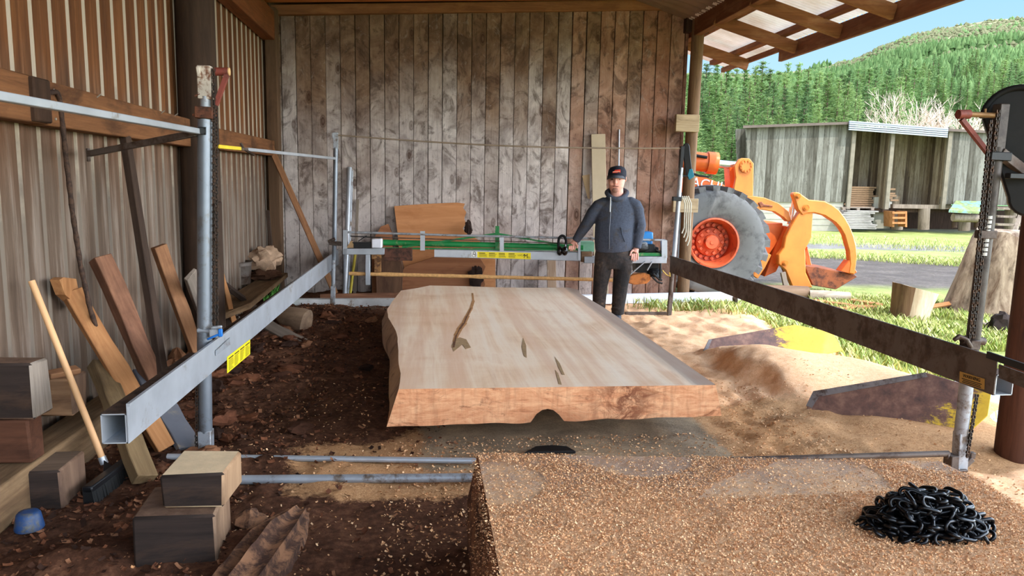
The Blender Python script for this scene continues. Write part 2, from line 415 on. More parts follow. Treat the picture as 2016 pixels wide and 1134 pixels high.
# beam nailed across the head of the planks
def wp(x, z, off): return WA + WX * x + WN * off + Vector((0, 0, z))
mb = MB(); mb.beam(wp(.10, 3.76, .06), wp(WL - .08, 4.03, .06), .09, .13); struct('trim_8', mb, wood('head_beam', srgb(116, 74, 48), srgb(150, 102, 68), srgb(170, 120, 78), 'X'), bevel=.006)
mb = MB(); mb.beam(wp(-.1, 3.93, .3), wp(WL + .15, 4.19, .3), .14, .24); struct('trim_9', mb, orange_beam, bevel=.006)
# round post and blocks at the right end
tan_post = wood('tan_pole', srgb(96, 72, 52), srgb(136, 106, 78), srgb(70, 52, 38), 'Z')
mb = MB(); mb.tube([(3.66, 10.02, -.2), (3.66, 10.02, 2), (3.68, 10.02, 4.0)], .085, 18); struct('trim_10', mb, tan_post)
pale_block = wood('pale_block', srgb(140, 118, 90), srgb(182, 160, 128), srgb(100, 82, 62), 'X', 30)
mb = MB(); a = pY(1330, 242, 9.90); mb.box(a + Vector((.16, 0, 0)), (.33, .07, .23)); struct('trim_11', mb, pale_block, bevel=.005)
mb = MB(); a = pY(1325, 404, 9.90); mb.box(a + Vector((.17, 0, 0)), (.36, .07, .19)); struct('trim_12', mb, pale_block, bevel=.005)
mb = MB(); mb.bb((3.52, 10.06, 3.66), (3.85, 10.2, 4.1)); struct('trim_13', mb, wood('dark_block', srgb(52, 36, 27), srgb(72, 52, 40), None, 'Z'), bevel=.006)

# eave: plate, rafters, purlins, fascias and sheet
brown_y = wood('brown_rafter_y', srgb(92, 54, 32), srgb(128, 80, 50), srgb(150, 112, 78), 'Y', 20)
brown_x = wood('brown_rafter_x', srgb(100, 60, 36), srgb(140, 92, 58), srgb(160, 122, 86), 'X', 20)
mb = MB(); mb.beam((3.66, ROOF0, 3.83), (3.66, 11.6, 3.83), .11, .46); struct('trim_14', mb, brown_y, bevel=.006)
EX, EZ = 4.70, 3.285
SLP = .275
i = 15
rys = [pz(px, py, EZ).y for (px, py) in ((1432, 137), (1562, 106), (1650, 76), (1764, 40))]
for k in range(9): rys.append(rys[3] - .98 * (k + 1))
for ry in rys:
    mb = MB(); mb.beam((3.60, ry, EZ + .075 + SLP * (EX - 3.60)), (EX, ry, EZ + .075), .05, .15); struct('trim_%d' % i, mb, brown_x, bevel=.004); i += 1
for (xp, y0, y1, h) in ((3.86, ROOF0, 11.6, .07), (4.52, ROOF0, 11.6, .07)):
    mb = MB(); zc = EZ + .19 + SLP * (EX - xp); mb.beam((xp, y0, zc), (xp, y1, zc), .1, h); struct('trim_%d' % i, mb, brown_y, bevel=.004); i += 1
fy = pz(1522, 118, EZ).y
mb = MB(); mb.beam((EX + .035, ROOF0, EZ + .08), (EX + .035, fy, EZ + .08), .05, .20); struct('trim_%d' % i, mb, brown_y, bevel=.004); i += 1
mb = MB(); mb.beam((EX + .03, fy, EZ + .15), (EX + .03, 11.7, EZ + .15), .05, .07); struct('trim_%d' % i, mb, brown_y, bevel=.004); i += 1
# corrugated sheet over the eave (lets a little sun through)
cm, nt, b = new_mat('corrugated_clear_sheet'); g = N(nt)
f = g.noise(g.coord('Object'), 1.2, 6, .6)
cc = g.ramp(f, [(.35, srgb(196, 178, 158)), (.65, srgb(238, 232, 222))])
g.l(cc, b.inputs['Base Color']); b.inputs['Roughness'].default_value = .45
tr = g.n('ShaderNodeBsdfTranslucent'); g.l(cc, tr.inputs[0]); mx = g.n('ShaderNodeMixShader'); mx.inputs[0].default_value = .2
outn = [n for n in nt.nodes if n.type == 'OUTPUT_MATERIAL'][0]
g.l(b.outputs[0], mx.inputs[1]); g.l(tr.outputs[0], mx.inputs[2]); g.l(mx.outputs[0], outn.inputs[0])
def corrugated(x0, z0, x1, z1, y0, y1, pitch=.076, amp=.009, step=6):
    n = int((y1 - y0) / pitch * step); vs = []; fs = []
    for k in range(n + 1):
        yy = y0 + (y1 - y0) * k / n; dz = amp * cos(2 * pi * k / step)
        vs += [(x0, yy, z0 + dz), (x1, yy, z1 + dz)]
    for k in range(n): fs.append((2 * k, 2 * k + 1, 2 * k + 3, 2 * k + 2))
    m_ = MB(); m_.add(vs, fs); return m_
zr = lambda x: EZ + .24 + SLP * (EX - x)
o = struct('ceiling_eave', corrugated(3.55, zr(3.55), EX + .09, zr(EX + .09), ROOF0, 11.75), cm)
roof_m = plain('roof_sheet', srgb(120, 96, 78), .6, .0, .2, 3, .05)
o = struct('ceiling', corrugated(.75, zr(3.6) + .85, 3.6, zr(3.6), ROOF0, 11.0, .2, .012, 4).add([], []), roof_m)
o = struct('ceiling_left', corrugated(-2.3, 3.9, .75, zr(3.6) + .85, ROOF0, 11.0, .2, .012, 4), roof_m)
mb = MB(); mb.prism([wp(0, 3.6, -.1), wp(WL, 3.85, -.1), wp(WL, 4.1, -.1), wp(2.8, 5.1, -.1), wp(0, 4.0, -.1)], WN * -.03); struct('wall_gable', mb, plain('gable_boards', srgb(90, 64, 46), .8))
# front right roof post
mb = MB(); mb.tube([(3.53, 3.86, -.15), (3.53, 3.86, 1.2), (3.53, 3.88, 3.65)], [.11, .105, .10], 18); struct('trim_%d' % i, mb, wood('red_brown_pole', srgb(64, 38, 27), srgb(100, 62, 44), srgb(40, 26, 20), 'Z')); i += 1
# ------------------------------------------------------------------ ground inside and outside
_perm = np.random.RandomState(3).rand(256, 256)
def vnoise(x, y):
    xi = np.floor(x).astype(int); yi = np.floor(y).astype(int); fx = x - xi; fy_ = y - yi
    fx = fx * fx * (3 - 2 * fx); fy_ = fy_ * fy_ * (3 - 2 * fy_)
    p = lambda a, b_: _perm[a % 256, b_ % 256]
    return (p(xi, yi) * (1 - fx) + p(xi + 1, yi) * fx) * (1 - fy_) + (p(xi, yi + 1) * (1 - fx) + p(xi + 1, yi + 1) * fx) * fy_
def fbm(x, y, s, oct=4):
    t = 0; a = .5
    for k in range(oct):
        t = t + a * (vnoise(x * s + 17 * k, y * s + 5 * k) - .5); s *= 2.03; a *= .5
    return t
def sst(a, b_, x):
    t = np.clip((x - a) / (b_ - a), 0, 1); return t * t * (3 - 2 * t)
def gauss(x, y, cx_, cy_, sx, sy, rot=0.0):
    dx = x - cx_; dy = y - cy_; a = dx * cos(rot) + dy * sin(rot); b_ = -dx * sin(rot) + dy * cos(rot)
    return np.exp(-(a / sx) ** 2 - (b_ / sy) ** 2)
def floor_h(x, y):
    x = np.asarray(x, float); y = np.asarray(y, float)
    left = 1 - sst(-1.0, .1, x + .5 * fbm(x, y, 1.2)); conc = slab_zone(x, y)
    rough = .16 * fbm(x, y, 2.3, 5) + .07 * np.abs(fbm(x, y, 9, 3))
    fine = .03 * fbm(x, y, 6, 4)
    h = fine + left * (rough + .03)
    # trampled sawdust to the right: heel marks and ridges
    rt = sst(1.75, 2.1, x) * sst(2.9, 3.6, y)
    h += rt * (.085 * fbm(x, y, 4.2, 5) - .11 * np.abs(fbm(x + 3, y - 2, 3.4, 4)) + .015 - .05 * np.clip(fbm(x + 9, y, 4.2, 2) - .08, 0, 1) * 2)
    # heap behind and between the two steel blades
    heap = .135 * gauss(x, y, 3.45, 5.7, .9, .75) + .05 * fbm(x, y, 1.7, 2) + .03 * gauss(x, y, 3.0, 6.1, .4, .3) + .13 * gauss(x, y, 4.0, 4.9, .6, .5)
    bank = sst(2.5, 2.74, x + .35 * fbm(x, y, 1.9, 4)) * sst(4.6, 5.1, y) * (1 - sst(6.4, 7.0, y))
    smooth_zone = sst(2.6, 3.0, x) * sst(3.3, 4.2, y) * (1 - sst(6.6, 7.2, y))
    h = h * (1 - .85 * smooth_zone) + heap * (.35 + .65 * bank) + .13 * bank * gauss(x, y, 2.85, 5.75, .4, .75)
    h += smooth_zone * .05 * fbm(x, y, 1.4, 2)
    h += .05 * gauss(x, y, 3.35, 4.15, .5, .35) + .045 * gauss(x, y, 3.0, 4.45, .28, .18, -.4)
    h = h * (1 - .93 * conc) + conc * .004
    # sinks under the outside ground along the open side
    h -= .16 * sst(3.9, 4.4, x + .25 * fbm(x, y, 1.5, 3)) * sst(6.6, 7.6, y) + .10 * sst(3.7, 4.3, x) * (1 - sst(6.6, 7.6, y))
    h -= .06 * sst(8.9, 9.6, y) * sst(2.6, 3.2, x)
    return h
def slab_zone(x, y):
    u = x + .25 * fbm(x, y, 1.8, 3); w_ = y + .2 * fbm(x + 7, y, 1.6, 3)
    return sst(-.25, .05, u) * (1 - sst(1.75, 2.0, u)) * sst(3.75, 4.0, w_) * (1 - sst(6.5, 7.5, w_))
fx_ = np.concatenate([np.arange(-2.14, 4.72, .028)]); fyy = np.concatenate([np.arange(-1.0, 2.4, .09), np.arange(2.4, 7.2, .026), np.arange(7.2, 10.75, .04)])
GX, GY = np.meshgrid(fx_, fyy, indexing='ij'); GZ = floor_h(GX, GY)
nx, ny = GX.shape; V = np.stack([GX, GY, GZ], -1).reshape(-1, 3)
ii = (np.arange(nx - 1)[:, None] * ny + np.arange(ny - 1)[None, :]).ravel(); F = np.stack([ii, ii + ny, ii + ny + 1, ii + 1], -1)
fm, nt, b = new_mat('sawdust_floor'); g = N(nt); v = g.coord('Object')
at = g.n('ShaderNodeAttribute', attribute_name='zone'); zr_ = g.sep(at.outputs['Color'])
f_big = g.noise(v, 3, 8, .7, .5); f_f = g.noise(v, 26, 8, .75); f_c = g.noise(v, 110, 4, .7)
bark = g.ramp(g.mix(.6, f_big, f_f), [(.33, srgb(42, 27, 20)), (.5, srgb(84, 55, 40)), (.68, srgb(130, 90, 66))])
dust = g.ramp(g.mix(.5, f_f, f_c), [(.28, srgb(202, 144, 102)), (.5, srgb(240, 186, 140)), (.72, srgb(250, 214, 176))])
conc = g.ramp(g.mix(.4, f_big, f_c), [(.3, srgb(98, 82, 66)), (.52, srgb(160, 138, 112)), (.7, srgb(204, 172, 134))])
tanz = g.ramp(g.mix(.6, f_f, f_c), [(.3, srgb(118, 80, 52)), (.5, srgb(186, 140, 98)), (.7, srgb(220, 178, 134))])
edge_n = g.math('MULTIPLY', g.math('SUBTRACT', f_f, .5), .9)
pick = lambda ch: g.ramp(g.math('ADD', zr_[ch], edge_n), [(.38, 0.0), (.62, 1.0)])
c = g.mix(pick(0), bark, dust); c = g.mix(pick(2), c, tanz); c = g.mix(pick(1), c, conc)
g.l(c, b.inputs['Base Color']); b.inputs['Roughness'].default_value = .95; b.inputs['Specular IOR Level'].default_value = .08
g.bump(g.math('ADD', f_f, g.math('MULTIPLY', f_c, .5)), b, .55, .012)
me = raw_mesh('floor', V, F, [fm], None, True)
ca = me.color_attributes.new('zone', 'FLOAT_COLOR', 'POINT')
X_, Y_ = V[:, 0], V[:, 1]
zd = sst(1.6, 2.05, X_ + .5 * fbm(X_, Y_, 1.6, 4)); zd = np.maximum(zd, .85 * sst(2.8, 3.3, X_))
zc = slab_zone(X_, Y_) * (1 - sst(4.6, 5.4, Y_)) * .9
zt = sst(-1.0, -.5, X_ + .5 * fbm(X_, Y_, 2.2, 4)) * (1 - sst(4.1, 4.7, Y_ - .3 * sst(-.4, .6, X_) * 2 + .4 * fbm(X_, Y_, 2, 3))) * sst(3.4, 3.75, Y_ + .25 * fbm(X_ + 3, Y_, 3, 3)) * .95
colr = np.stack([zd, zc, zt, np.ones_like(zd)], -1).astype(np.float32); ca.data.foreach_set('color', colr.ravel())
o = link('floor', me); o['kind'] = 'structure'
# front part of the dirt floor is darker bark; outside ground
gm, nt, b = new_mat('yard_ground'); g = N(nt); v = g.coord('Object')
dv = g.n('ShaderNodeVectorMath', operation='DOT_PRODUCT'); g.l(v, dv.inputs[0]); dv.inputs[1].default_value = tuple(FH)
wob = g.math('MULTIPLY', g.math('SUBTRACT', g.noise(v, .35, 5, .6), .5), 2.2)
d = g.math('DIVIDE', g.math('ADD', dv.outputs['Value'], wob), 100.0)
fb = g.noise(v, 1.6, 8, .7); ff = g.noise(v, 14, 6, .75)
grass = g.ramp(g.mix(.5, fb, ff), [(.32, srgb(86, 88, 46)), (.5, srgb(140, 150, 78)), (.68, srgb(186, 188, 122))])
mud = g.ramp(g.mix(.5, fb, ff), [(.32, srgb(50, 42, 38)), (.5, srgb(84, 74, 68)), (.68, srgb(118, 106, 98))])
wet = g.ramp(g.mix(.5, fb, ff), [(.32, srgb(84, 78, 74)), (.5, srgb(118, 112, 108)), (.68, srgb(150, 146, 142))])
zone = g.ramp(d, [(0, 0.0), (.120, 0.0), (.130, 1.0), (.180, 1.0), (.187, .0), (.202, .0), (.207, 1.0), (.224, 1.0), (.231, 0.0), (.300, 0.0), (.315, .8), (1, .2)])
wetz = g.ramp(d, [(0, 0.0), (.195, 0.0), (.205, 1.0), (.225, 1.0), (.235, 0.0)])
c = g.mix(g.math('ADD', zone, g.math('MULTIPLY', g.math('SUBTRACT', ff, .5), .5)), grass, g.mix(wetz, mud, wet))
g.l(c, b.inputs['Base Color']); b.inputs['Roughness'].default_value = .85; b.inputs['Specular IOR Level'].default_value = .3
g.bump(ff, b, .6, .05)
xs = np.concatenate([np.arange(-40, 3, 4.0), np.arange(3, 16, .16), np.arange(16, 70, 1.2)]); ysr = np.concatenate([np.arange(-30, 2, 2.5), np.arange(2, 20, .16), np.arange(20, 75, 1.2)])
def yard_h(x, y):
    return -.07 + .05 * fbm(np.asarray(x, float), np.asarray(y, float), .6, 4) - .05 * sst(3, 6, -np.asarray(x, float) + 3)
A_, B_ = np.meshgrid(xs, ysr, indexing='ij'); Zg = yard_h(A_, B_)
Zg = np.where((A_ < 4.0) & (B_ < 10.8), Zg - .35, Zg)
n1_, n2_ = A_.shape; ii = (np.arange(n1_ - 1)[:, None] * n2_ + np.arange(n2_ - 1)[None, :]).ravel()
me = raw_mesh('ground', np.stack([A_, B_, Zg], -1).reshape(-1, 3), np.stack([ii, ii + n2_, ii + n2_ + 1, ii + 1], -1), [gm], None, True)
o = link('ground', me); o['kind'] = 'structure'
# ------------------------------------------------------------------ the slabbing mill
galv = rusty('galvanised_steel', srgb(176, 180, 186), srgb(150, 140, 128), .36, 5, .42, .45, .08)
mast_steel = rusty('mast_steel', srgb(122, 128, 136), srgb(104, 98, 92), .40, 5, .4, .55, .08)
galv_dull = rusty('dull_galvanised', srgb(158, 162, 168), srgb(112, 98, 86), .44, 9, .5, .35, .15)
dirty_shaded_steel = rusty('dirty_shaded_steel', srgb(98, 86, 78), srgb(70, 52, 42), .48, 6, .55, .25, .15)  # brown-grey dirt, darkened further to carry the right rail's shade
dark_steel = rusty('dark_steel', srgb(74, 66, 60), srgb(52, 42, 36), .48, 6, .5, .2, .15)  # right mast's dark silhouette against the light is put into this colour
dusty_top = rusty('sawdust_caked_steel', srgb(86, 66, 52), srgb(56, 42, 34), .5, 8, .9, 0, .3)
black_m = plain('black_paint', srgb(26, 25, 25), .5, 0, .3, 8, .1)
rubber_m = plain('black_rubber', srgb(18, 18, 18), .7, 0, .2, 8, .1)
chain_m = rusty('oily_chain', srgb(58, 52, 48), srgb(92, 66, 48), .45, 30, .5, .5, .1)
rust_m = rusty('brown_rust', srgb(112, 66, 44), srgb(70, 44, 32), .5, 12, .8, 0, .3)
red_pipe = rusty('red_primer_pipe', srgb(132, 62, 50), srgb(92, 52, 42), .42, 9, .6, 0, .15)
white_rust = rusty('flaking_white_paint', srgb(196, 184, 168), srgb(120, 78, 54), .44, 14, .7, 0, .3)
yellow_m = plain('yellow_label', srgb(236, 214, 36), .45, 0, .06, 5, 0)
ink = plain('black_print', srgb(28, 26, 22), .6, 0, .05, 5, 0)
white_m = plain('white_label', srgb(232, 232, 228), .45, 0, .05, 5, 0)
green_m = rusty('green_paint', srgb(28, 122, 62), srgb(150, 142, 104), .40, 6, .45, 0, .1)
blue_m = plain('blue_plastic', srgb(36, 110, 190), .4, 0, .12, 6, .05)

def strip_chain(name, p0, p1, parent, pitch=.019, w=.0075):
    """roller chain hung between two points"""
    p0 = Vector(p0); p1 = Vector(p1); d = (p1 - p0); n = max(2, int(d.length / pitch)); mb = MB()
    up = Vector((0, 1, 0)); x = d.normalized().cross(up).normalized()
    for i in range(n):
        a = p0 + d * (i / n); b2 = p0 + d * ((i + .82) / n)
        ww = w if i % 2 else w * .6
        for s_ in (-1, 1): mb.beam(a + x * ww * s_, b2 + x * ww * s_, .004, .012, up)
        mb.cyl(a - x * w * .6, a + x * w * .6, .005, 6)
    return mb.build(name, chain_m, parent)

# --- rails
def rail(name, label, near, far, X, side, mast_y, plate_mat, box_w, box_h):
    """near/far: (px, py_top, py_bottom) of the inner plate; side -1 or +1 tells where the box lies"""
    nt_, nb_ = pX(near[0], near[1], X), pX(near[0], near[2], X); ft, fb_ = pX(far[0], far[1], X), pX(far[0], far[2], X)
    nb_.y = nt_.y; fb_.y = ft.y
    r = thing(name, label, 'mill rail', (X, (nt_.y + ft.y) / 2, 0), 'rails of the slabbing mill')
    mb = MB(); e = Vector((side * .004, 0, 0)); mb.prism([nb_, fb_, ft, nt_], e)
    mb.prism([nt_, ft, ft + Vector((0, 0, -.012)), nt_ + Vector((0, 0, -.012))], Vector((-side * .010, 0, 0)))
    lip = mb.build('plate', plate_mat, r, False)
    at = lambda y, z0: nb_.lerp(fb_, (y - nb_.y) / (fb_.y - nb_.y)) + Vector((0, 0, z0))
    for (ya, yb) in ((nt_.y, mast_y - .12), (mast_y + .16, ft.y)):
        mb = MB(); t = .005
        for (dx0, dx1, z0, z1, mi) in ((0, box_w, 0, t, 0), (0, box_w, box_h - t, box_h, 0), (box_w - t, box_w, 0, box_h, 0), (0, t, 0, box_h, 0), (0, box_w, box_h, box_h + .002, 1)):
            a, b2 = at(ya, 0), at(yb, 0); o_ = side * .006
            q = [a + Vector((o_ + side * dx0, 0, z0)), b2 + Vector((o_ + side * dx0, 0, z0)), b2 + Vector((o_ + side * dx1, 0, z0)), a + Vector((o_ + side * dx1, 0, z0))]
            mb.prism(q, Vector((0, 0, z1 - z0)), mi)
        mb.build('box_section', [galv, dusty_top], r, False)
    return r, at, nt_, ft
LX = -1.185
railL, atL, ntL, ftL = rail('mill_rail', 'long galvanised steel rail on the left, grey face lit, yellow label near its front mast', (250, 795, 877), (674, 484, 514), LX, -1, 4.27, galv, .098, .125)
RX = 2.90
railR, atR, ntR, ftR = rail('mill_rail', 'long dark brown steel rail on the right, running up to the orange loader wheel', (1964, 703, 782), (1320, 503, 537), RX, 1, 3.66, dirty_shaded_steel, .10, .11)
# splice of the right rail that runs on past the front mast
mb = MB(); a, b2, c2, d2 = (pX(px, py, RX + .012) for px, py in ((1966, 717), (2230, 812), (2230, 850), (1966, 744)))
mb.prism([a, b2, c2, d2], (.006, 0, 0)); mb.build('splice_plate', dirty_shaded_steel, railR, False)
mb = MB(); mb.beam(pX(1944, 698, RX - .012), pX(2160, 772, RX - .012), .012, .035); mb.build('splice_bar', black_m, railR, False)
def on_plane_label(parent, corners, mat, name, out):
    mb = MB(); mb.prism(corners, out); return mb.build(name, mat, parent, False)
# yellow warning sheet on the left rail
e_ = LX + .0025
q = [pX(px, py, e_) for px, py in ((447, 735), (492, 697), (492, 668), (447, 703))]
lab = on_plane_label(railL, q, yellow_m, 'warning_label', (.0015, 0, 0)); lab['label'] = 'yellow warning label'
mb = MB(); rr = random.Random(5)
def uvp(q, u, v_): return q[0].lerp(q[1], u).lerp(q[3].lerp(q[2], u), v_)
for colm in range(4):
    for row in range(9):
        u0 = .05 + colm * .24; u1 = u0 + rr.uniform(.12, .20); v0 = .80 - row * .085
        if row == 0: v0 = .86; u1 = u0 + .19
        hgt = .07 if row == 0 else .028
        mb.prism([uvp(q, u0, v0 - hgt), uvp(q, u1, v0 - hgt), uvp(q, u1, v0), uvp(q, u0, v0)], (.003, 0, 0))
mb.build('print_lines', ink, lab, False)
# bracket over the plate beside the mast
mb = MB(); q = [pX(px, py, LX + .004) for px, py in ((424, 700), (451, 679), (451, 665), (424, 690))]; mb.prism(q, (.006, 0, 0)); mb.build('clip_plate', galv_dull, railL, False)
# tan WARNING sticker on the right rail
e_ = RX - .002
q = [pX(px, py, e_) for px, py in ((1889, 752), (1938, 767), (1939, 746), (1890, 731))]
tan_lab = plain('tan_label', srgb(178, 138, 66), .5, 0, .06, 5, 0)
lab = on_plane_label(railR, q, tan_lab, 'warning_sticker', (-.0015, 0, 0)); lab['label'] = 'small tan warning sticker'
ux = (q[1] - q[0]); uy = (q[3] - q[0])
text_mesh('lettering', 'WARNING', .026, frame(uvp(q, .5, .72) + Vector((-.003, 0, 0)), ux, uy), ink, lab, .0006)
mb = MB()
for (u0, u1, v0) in ((.1, .9, .42), (.15, .85, .27), (.12, .88, .12)): mb.prism([uvp(q, u0, v0 - .05), uvp(q, u1, v0 - .05), uvp(q, u1, v0 + .03), uvp(q, u0, v0 + .03)], (-.002, 0, 0))
mb.build('print_lines', ink, lab, False)

# --- left front mast
YM = 4.27; q = lambda px, py, dy=0.0: pY(px, py, YM + dy)
t = thing('mill_mast', 'galvanised front mast of the left rail with roller chain and red pipe winch arm', 'mast', tuple(q(405, 890)), 'masts of the slabbing mill')
base = q(406, 888)
mb = MB(); a = q(406, 890); c2 = q(405, 846); mb.beam(a - Vector((0, 0, .05)), c2, .072, .072, (0, 1, 0)); mb.build('foot', galv_dull, t, bevel=.004)
mb = MB(); mb.cyl(q(405, 850), q(402, 660), .037, 20); mb.build('lower_tube', mast_steel, t)
mb = MB(); mb.cyl(q(403, 690), q(404, 236), .041, 20); mb.build('upright_tube', mast_steel, t)
mb = MB(); mb.cyl(q(404, 240), q(405, 190), .027, 16); mb.build('inner_tube', galv_dull, t)
mb = MB(); mb.beam(q(405, 196), q(403, 130), .072, .05, (0, 1, 0)); mb.beam(q(393, 152, -.03), q(390, 131, -.03), .02, .03, (0, 1, 0)); mb.build('head_box', white_rust, t, bevel=.004)
mb = MB(); mb.beam(q(405, 234), q(405, 211), .092, .09, (0, 1, 0)); mb.cyl(q(385, 225, -.02), q(379, 227, -.02), .008, 8); mb.build('clamp', rust_m, t, bevel=.004)
mb = MB(); mb.cyl(q(394, 185, -.02), q(383, 189, -.02), .006, 8); mb.build('hook', rust_m, t)
mb = MB(); mb.beam(q(399, 265, -.04), q(399, 250, -.04), .035, .03, (0, 1, 0)); mb.cyl(q(398, 258, -.07), q(398, 258, -.03), .016, 10); mb.build('arm_bracket', black_m, t)
strip_chain('drive_chain', q(421, 640, -.02), q(421, 134, -.02), t)
strip_chain('drive_chain', q(427, 640, .02), q(426, 210, .02), t)
strip_chain('lower_chain', q(387, 880, -.02), q(388, 745, -.02), t)
w0, w1 = q(424, 141), q(450, 141)
mb = MB(); mb.cyl(w0, w1, .022, 16); mb.build('winch_axle', red_pipe, t)
mb = MB(); mb.cyl(w1 - Vector((.004, 0, 0)), w1 + Vector((.006, 0, 0)), .021, 16); mb.build('axle_end', plain('cut_end', srgb(206, 168, 120), .7), t)
mb = MB(); mb.beam(q(447, 146), q(425, 207), .022, .03, (0, 1, 0)); mb.build('winch_brace', red_pipe, t)
# clamp and blue strap where the mast meets the rail
mb = MB(); mb.cyl(q(388, 650, -.03), q(415, 652, -.03), .014, 10); mb.box(q(425, 655, -.05), (.06, .05, .05)); mb.beam(q(415, 645, -.05), q(437, 643, -.05), .02, .015); mb.build('lock_handle', galv_dull, t, bevel=.004)
mb = MB(); mb.box(q(434, 655, -.075), (.022, .02, .045)); mb.beam(q(408, 668, -.07), q(436, 656, -.075), .02, .012); mb.build('lock_strap', blue_m, t, bevel=.004)
# arm that runs towards the viewer, and its stay
za = q(388, 258).z
mb = MB(); a = q(392, 259, -.03); b2 = pz(-150, 163, za); mb.beam(a, b2, .04, .03); mb.build('side_arm', galv, t, bevel=.003)
mb = MB(); mb.beam(q(386, 262, -.02), pX(174, 303, -2.02), .03, .035); a = pX(174, 305, -2.02); mb.cyl(a + Vector((0, 0, -.04)), a + Vector((0, 0, .04)), .012, 8); mb.build('arm_stay', dirty_shaded_steel, t, bevel=.003)

# --- right front mast
YM2 = 3.66; q2 = lambda px, py, dy=0.0: pY(px, py, YM2 + dy)
t = thing('mill_mast', 'dark front mast of the right rail with black hooded winch and double chain', 'mast', tuple(q2(1888, 935)), 'masts of the slabbing mill')
mb = MB(); mb.beam(q2(1888, 940) - Vector((0, 0, .06)), q2(1893, 850), .062, .062, (0, 1, 0)); mb.build('foot', galv_dull, t, bevel=.004)
mb = MB(); mb.box(q2(1872, 910, -.02), (.045, .07, .09)); mb.cyl(q2(1866, 897, -.02), q2(1862, 897, -.02), .02, 10); mb.beam(q2(1898, 915), q2(1912, 902), .04, .03); mb.beam(q2(1912, 902), q2(1914, 890), .03, .03); mb.beam(q2(1862, 929, -.05), q2(1904, 926, -.05), .02, .012); mb.build('foot_bracket', dirty_shaded_steel, t, bevel=.003)
mb = MB(); mb.cyl(q2(1892, 855), q2(1904, 745), .036, 18); mb.build('lower_tube', galv_dull, t)
mb = MB(); mb.cyl(q2(1913, 690), q2(1962, 290), .036, 20); mb.build('upright_tube', dark_steel, t)
mb = MB(); mb.beam(q2(1960, 310), q2(1972, 205), .055, .06, (0, 1, 0)); mb.build('head_box', dark_steel, t, bevel=.004)
mb = MB(); mb.beam(q2(1945, 307, -.03), q2(1986, 309, -.03), .05, .045); mb.build('upper_clamp', black_m, t, bevel=.004)
mb = MB(); mb.beam(q2(1924, 461, -.03), q2(1957, 462, -.03), .05, .045); mb.build('middle_clamp', dirty_shaded_steel, t, bevel=.004)
mb = MB()
for i in range(9): mb.cyl(q2(1946 - i * 1.3, 505 - 0 + i * 9 - 80, -.035), q2(1945.5 - i * 1.3, 511 + i * 9 - 80, -.035), .019, 12)
mb.build('spiral_wrap', plain('pale_wrap', srgb(190, 188, 180), .6), t)
mb = MB(); mb.cyl(q2(1878, 668, -.04), q2(1892, 664, -.04), .011, 8); mb.tube([q2(1878, 670, -.05), q2(1888, 661, -.05), (q2(1903, 668, -.05)), q2(1912, 684, -.05)], .012, 8); mb.cyl(q2(1893, 668), q2(1938, 672), .022, 12); mb.box(q2(1910, 676), (.06, .09, .05)); mb.build('lock_handle', dirty_shaded_steel, t, bevel=.003)
strip_chain('drive_chain', q2(1909, 665, -.055), q2(1951, 235, -.055), t)
strip_chain('drive_chain', q2(1916, 665, -.045), q2(1965, 215, -.045), t)
strip_chain('lower_chain', q2(1904, 900, -.05), q2(1924, 775, -.02), t)
mb = MB(); mb.cyl(q2(1886, 225, -.0), q2(1908, 225, -.0), .024, 16); mb.build('axle_collar', red_pipe, t)
mb = MB(); mb.cyl(q2(1906, 225), q2(1972, 228), .014, 12); mb.cyl(q2(1940, 214), q2(1940, 232), .006, 6); mb.build('winch_axle', plain('bronze_pipe', srgb(140, 104, 66), .5, .3), t)
mb = MB(); mb.beam(q2(1893, 235), q2(1947, 304), .022, .024, (0, 1, 0)); mb.build('winch_brace', red_pipe, t)
# hooded pulley wheel on the near side of the mast
hc = q2(2002, 232)
def hood(cc, r_top, r_bot, drop, lean, wid, depth_dir):
    pts = []
    for i in range(17):
        a = pi * (1 - i / 16); pts.append((r_top * cos(a), r_top * sin(a)))
    for i in range(11):
        a = -pi * i / 10; pts.append((lean + r_bot * cos(a), -drop + r_bot * sin(a)))
    return pts
mb = MB(); xd = Vector((.80, -.60, 0)); pts = hood(hc, .155, .10, .42, .10, .1, None)
mb.prism([hc + xd * x + Vector((0, 0, z)) for x, z in pts], Vector((.6, .8, 0)) * .13); mb.build('winch_hood', black_m, t, bevel=.012, seg=2)
mb = MB(); mb.tube([hc + xd * (x * 1.01) + Vector((0, 0, z * 1.01)) - Vector((.6, .8, 0)) * .012 for x, z in pts[:17]], .016, 8); mb.build('hood_rim', rubber_m, t)
mb = MB(); mb.beam(q2(1968, 300, -.02), q2(2040, 356, -.02), .05, .045, (0, 1, 0)); mb.build('hood_stay', dirty_shaded_steel, t, bevel=.003)
mb = MB(); mb.beam(q2(1983, 346, -.08), q2(2090, 350, -.08), .04, .03); mb.build('crank_bar', black_m, t, bevel=.004)

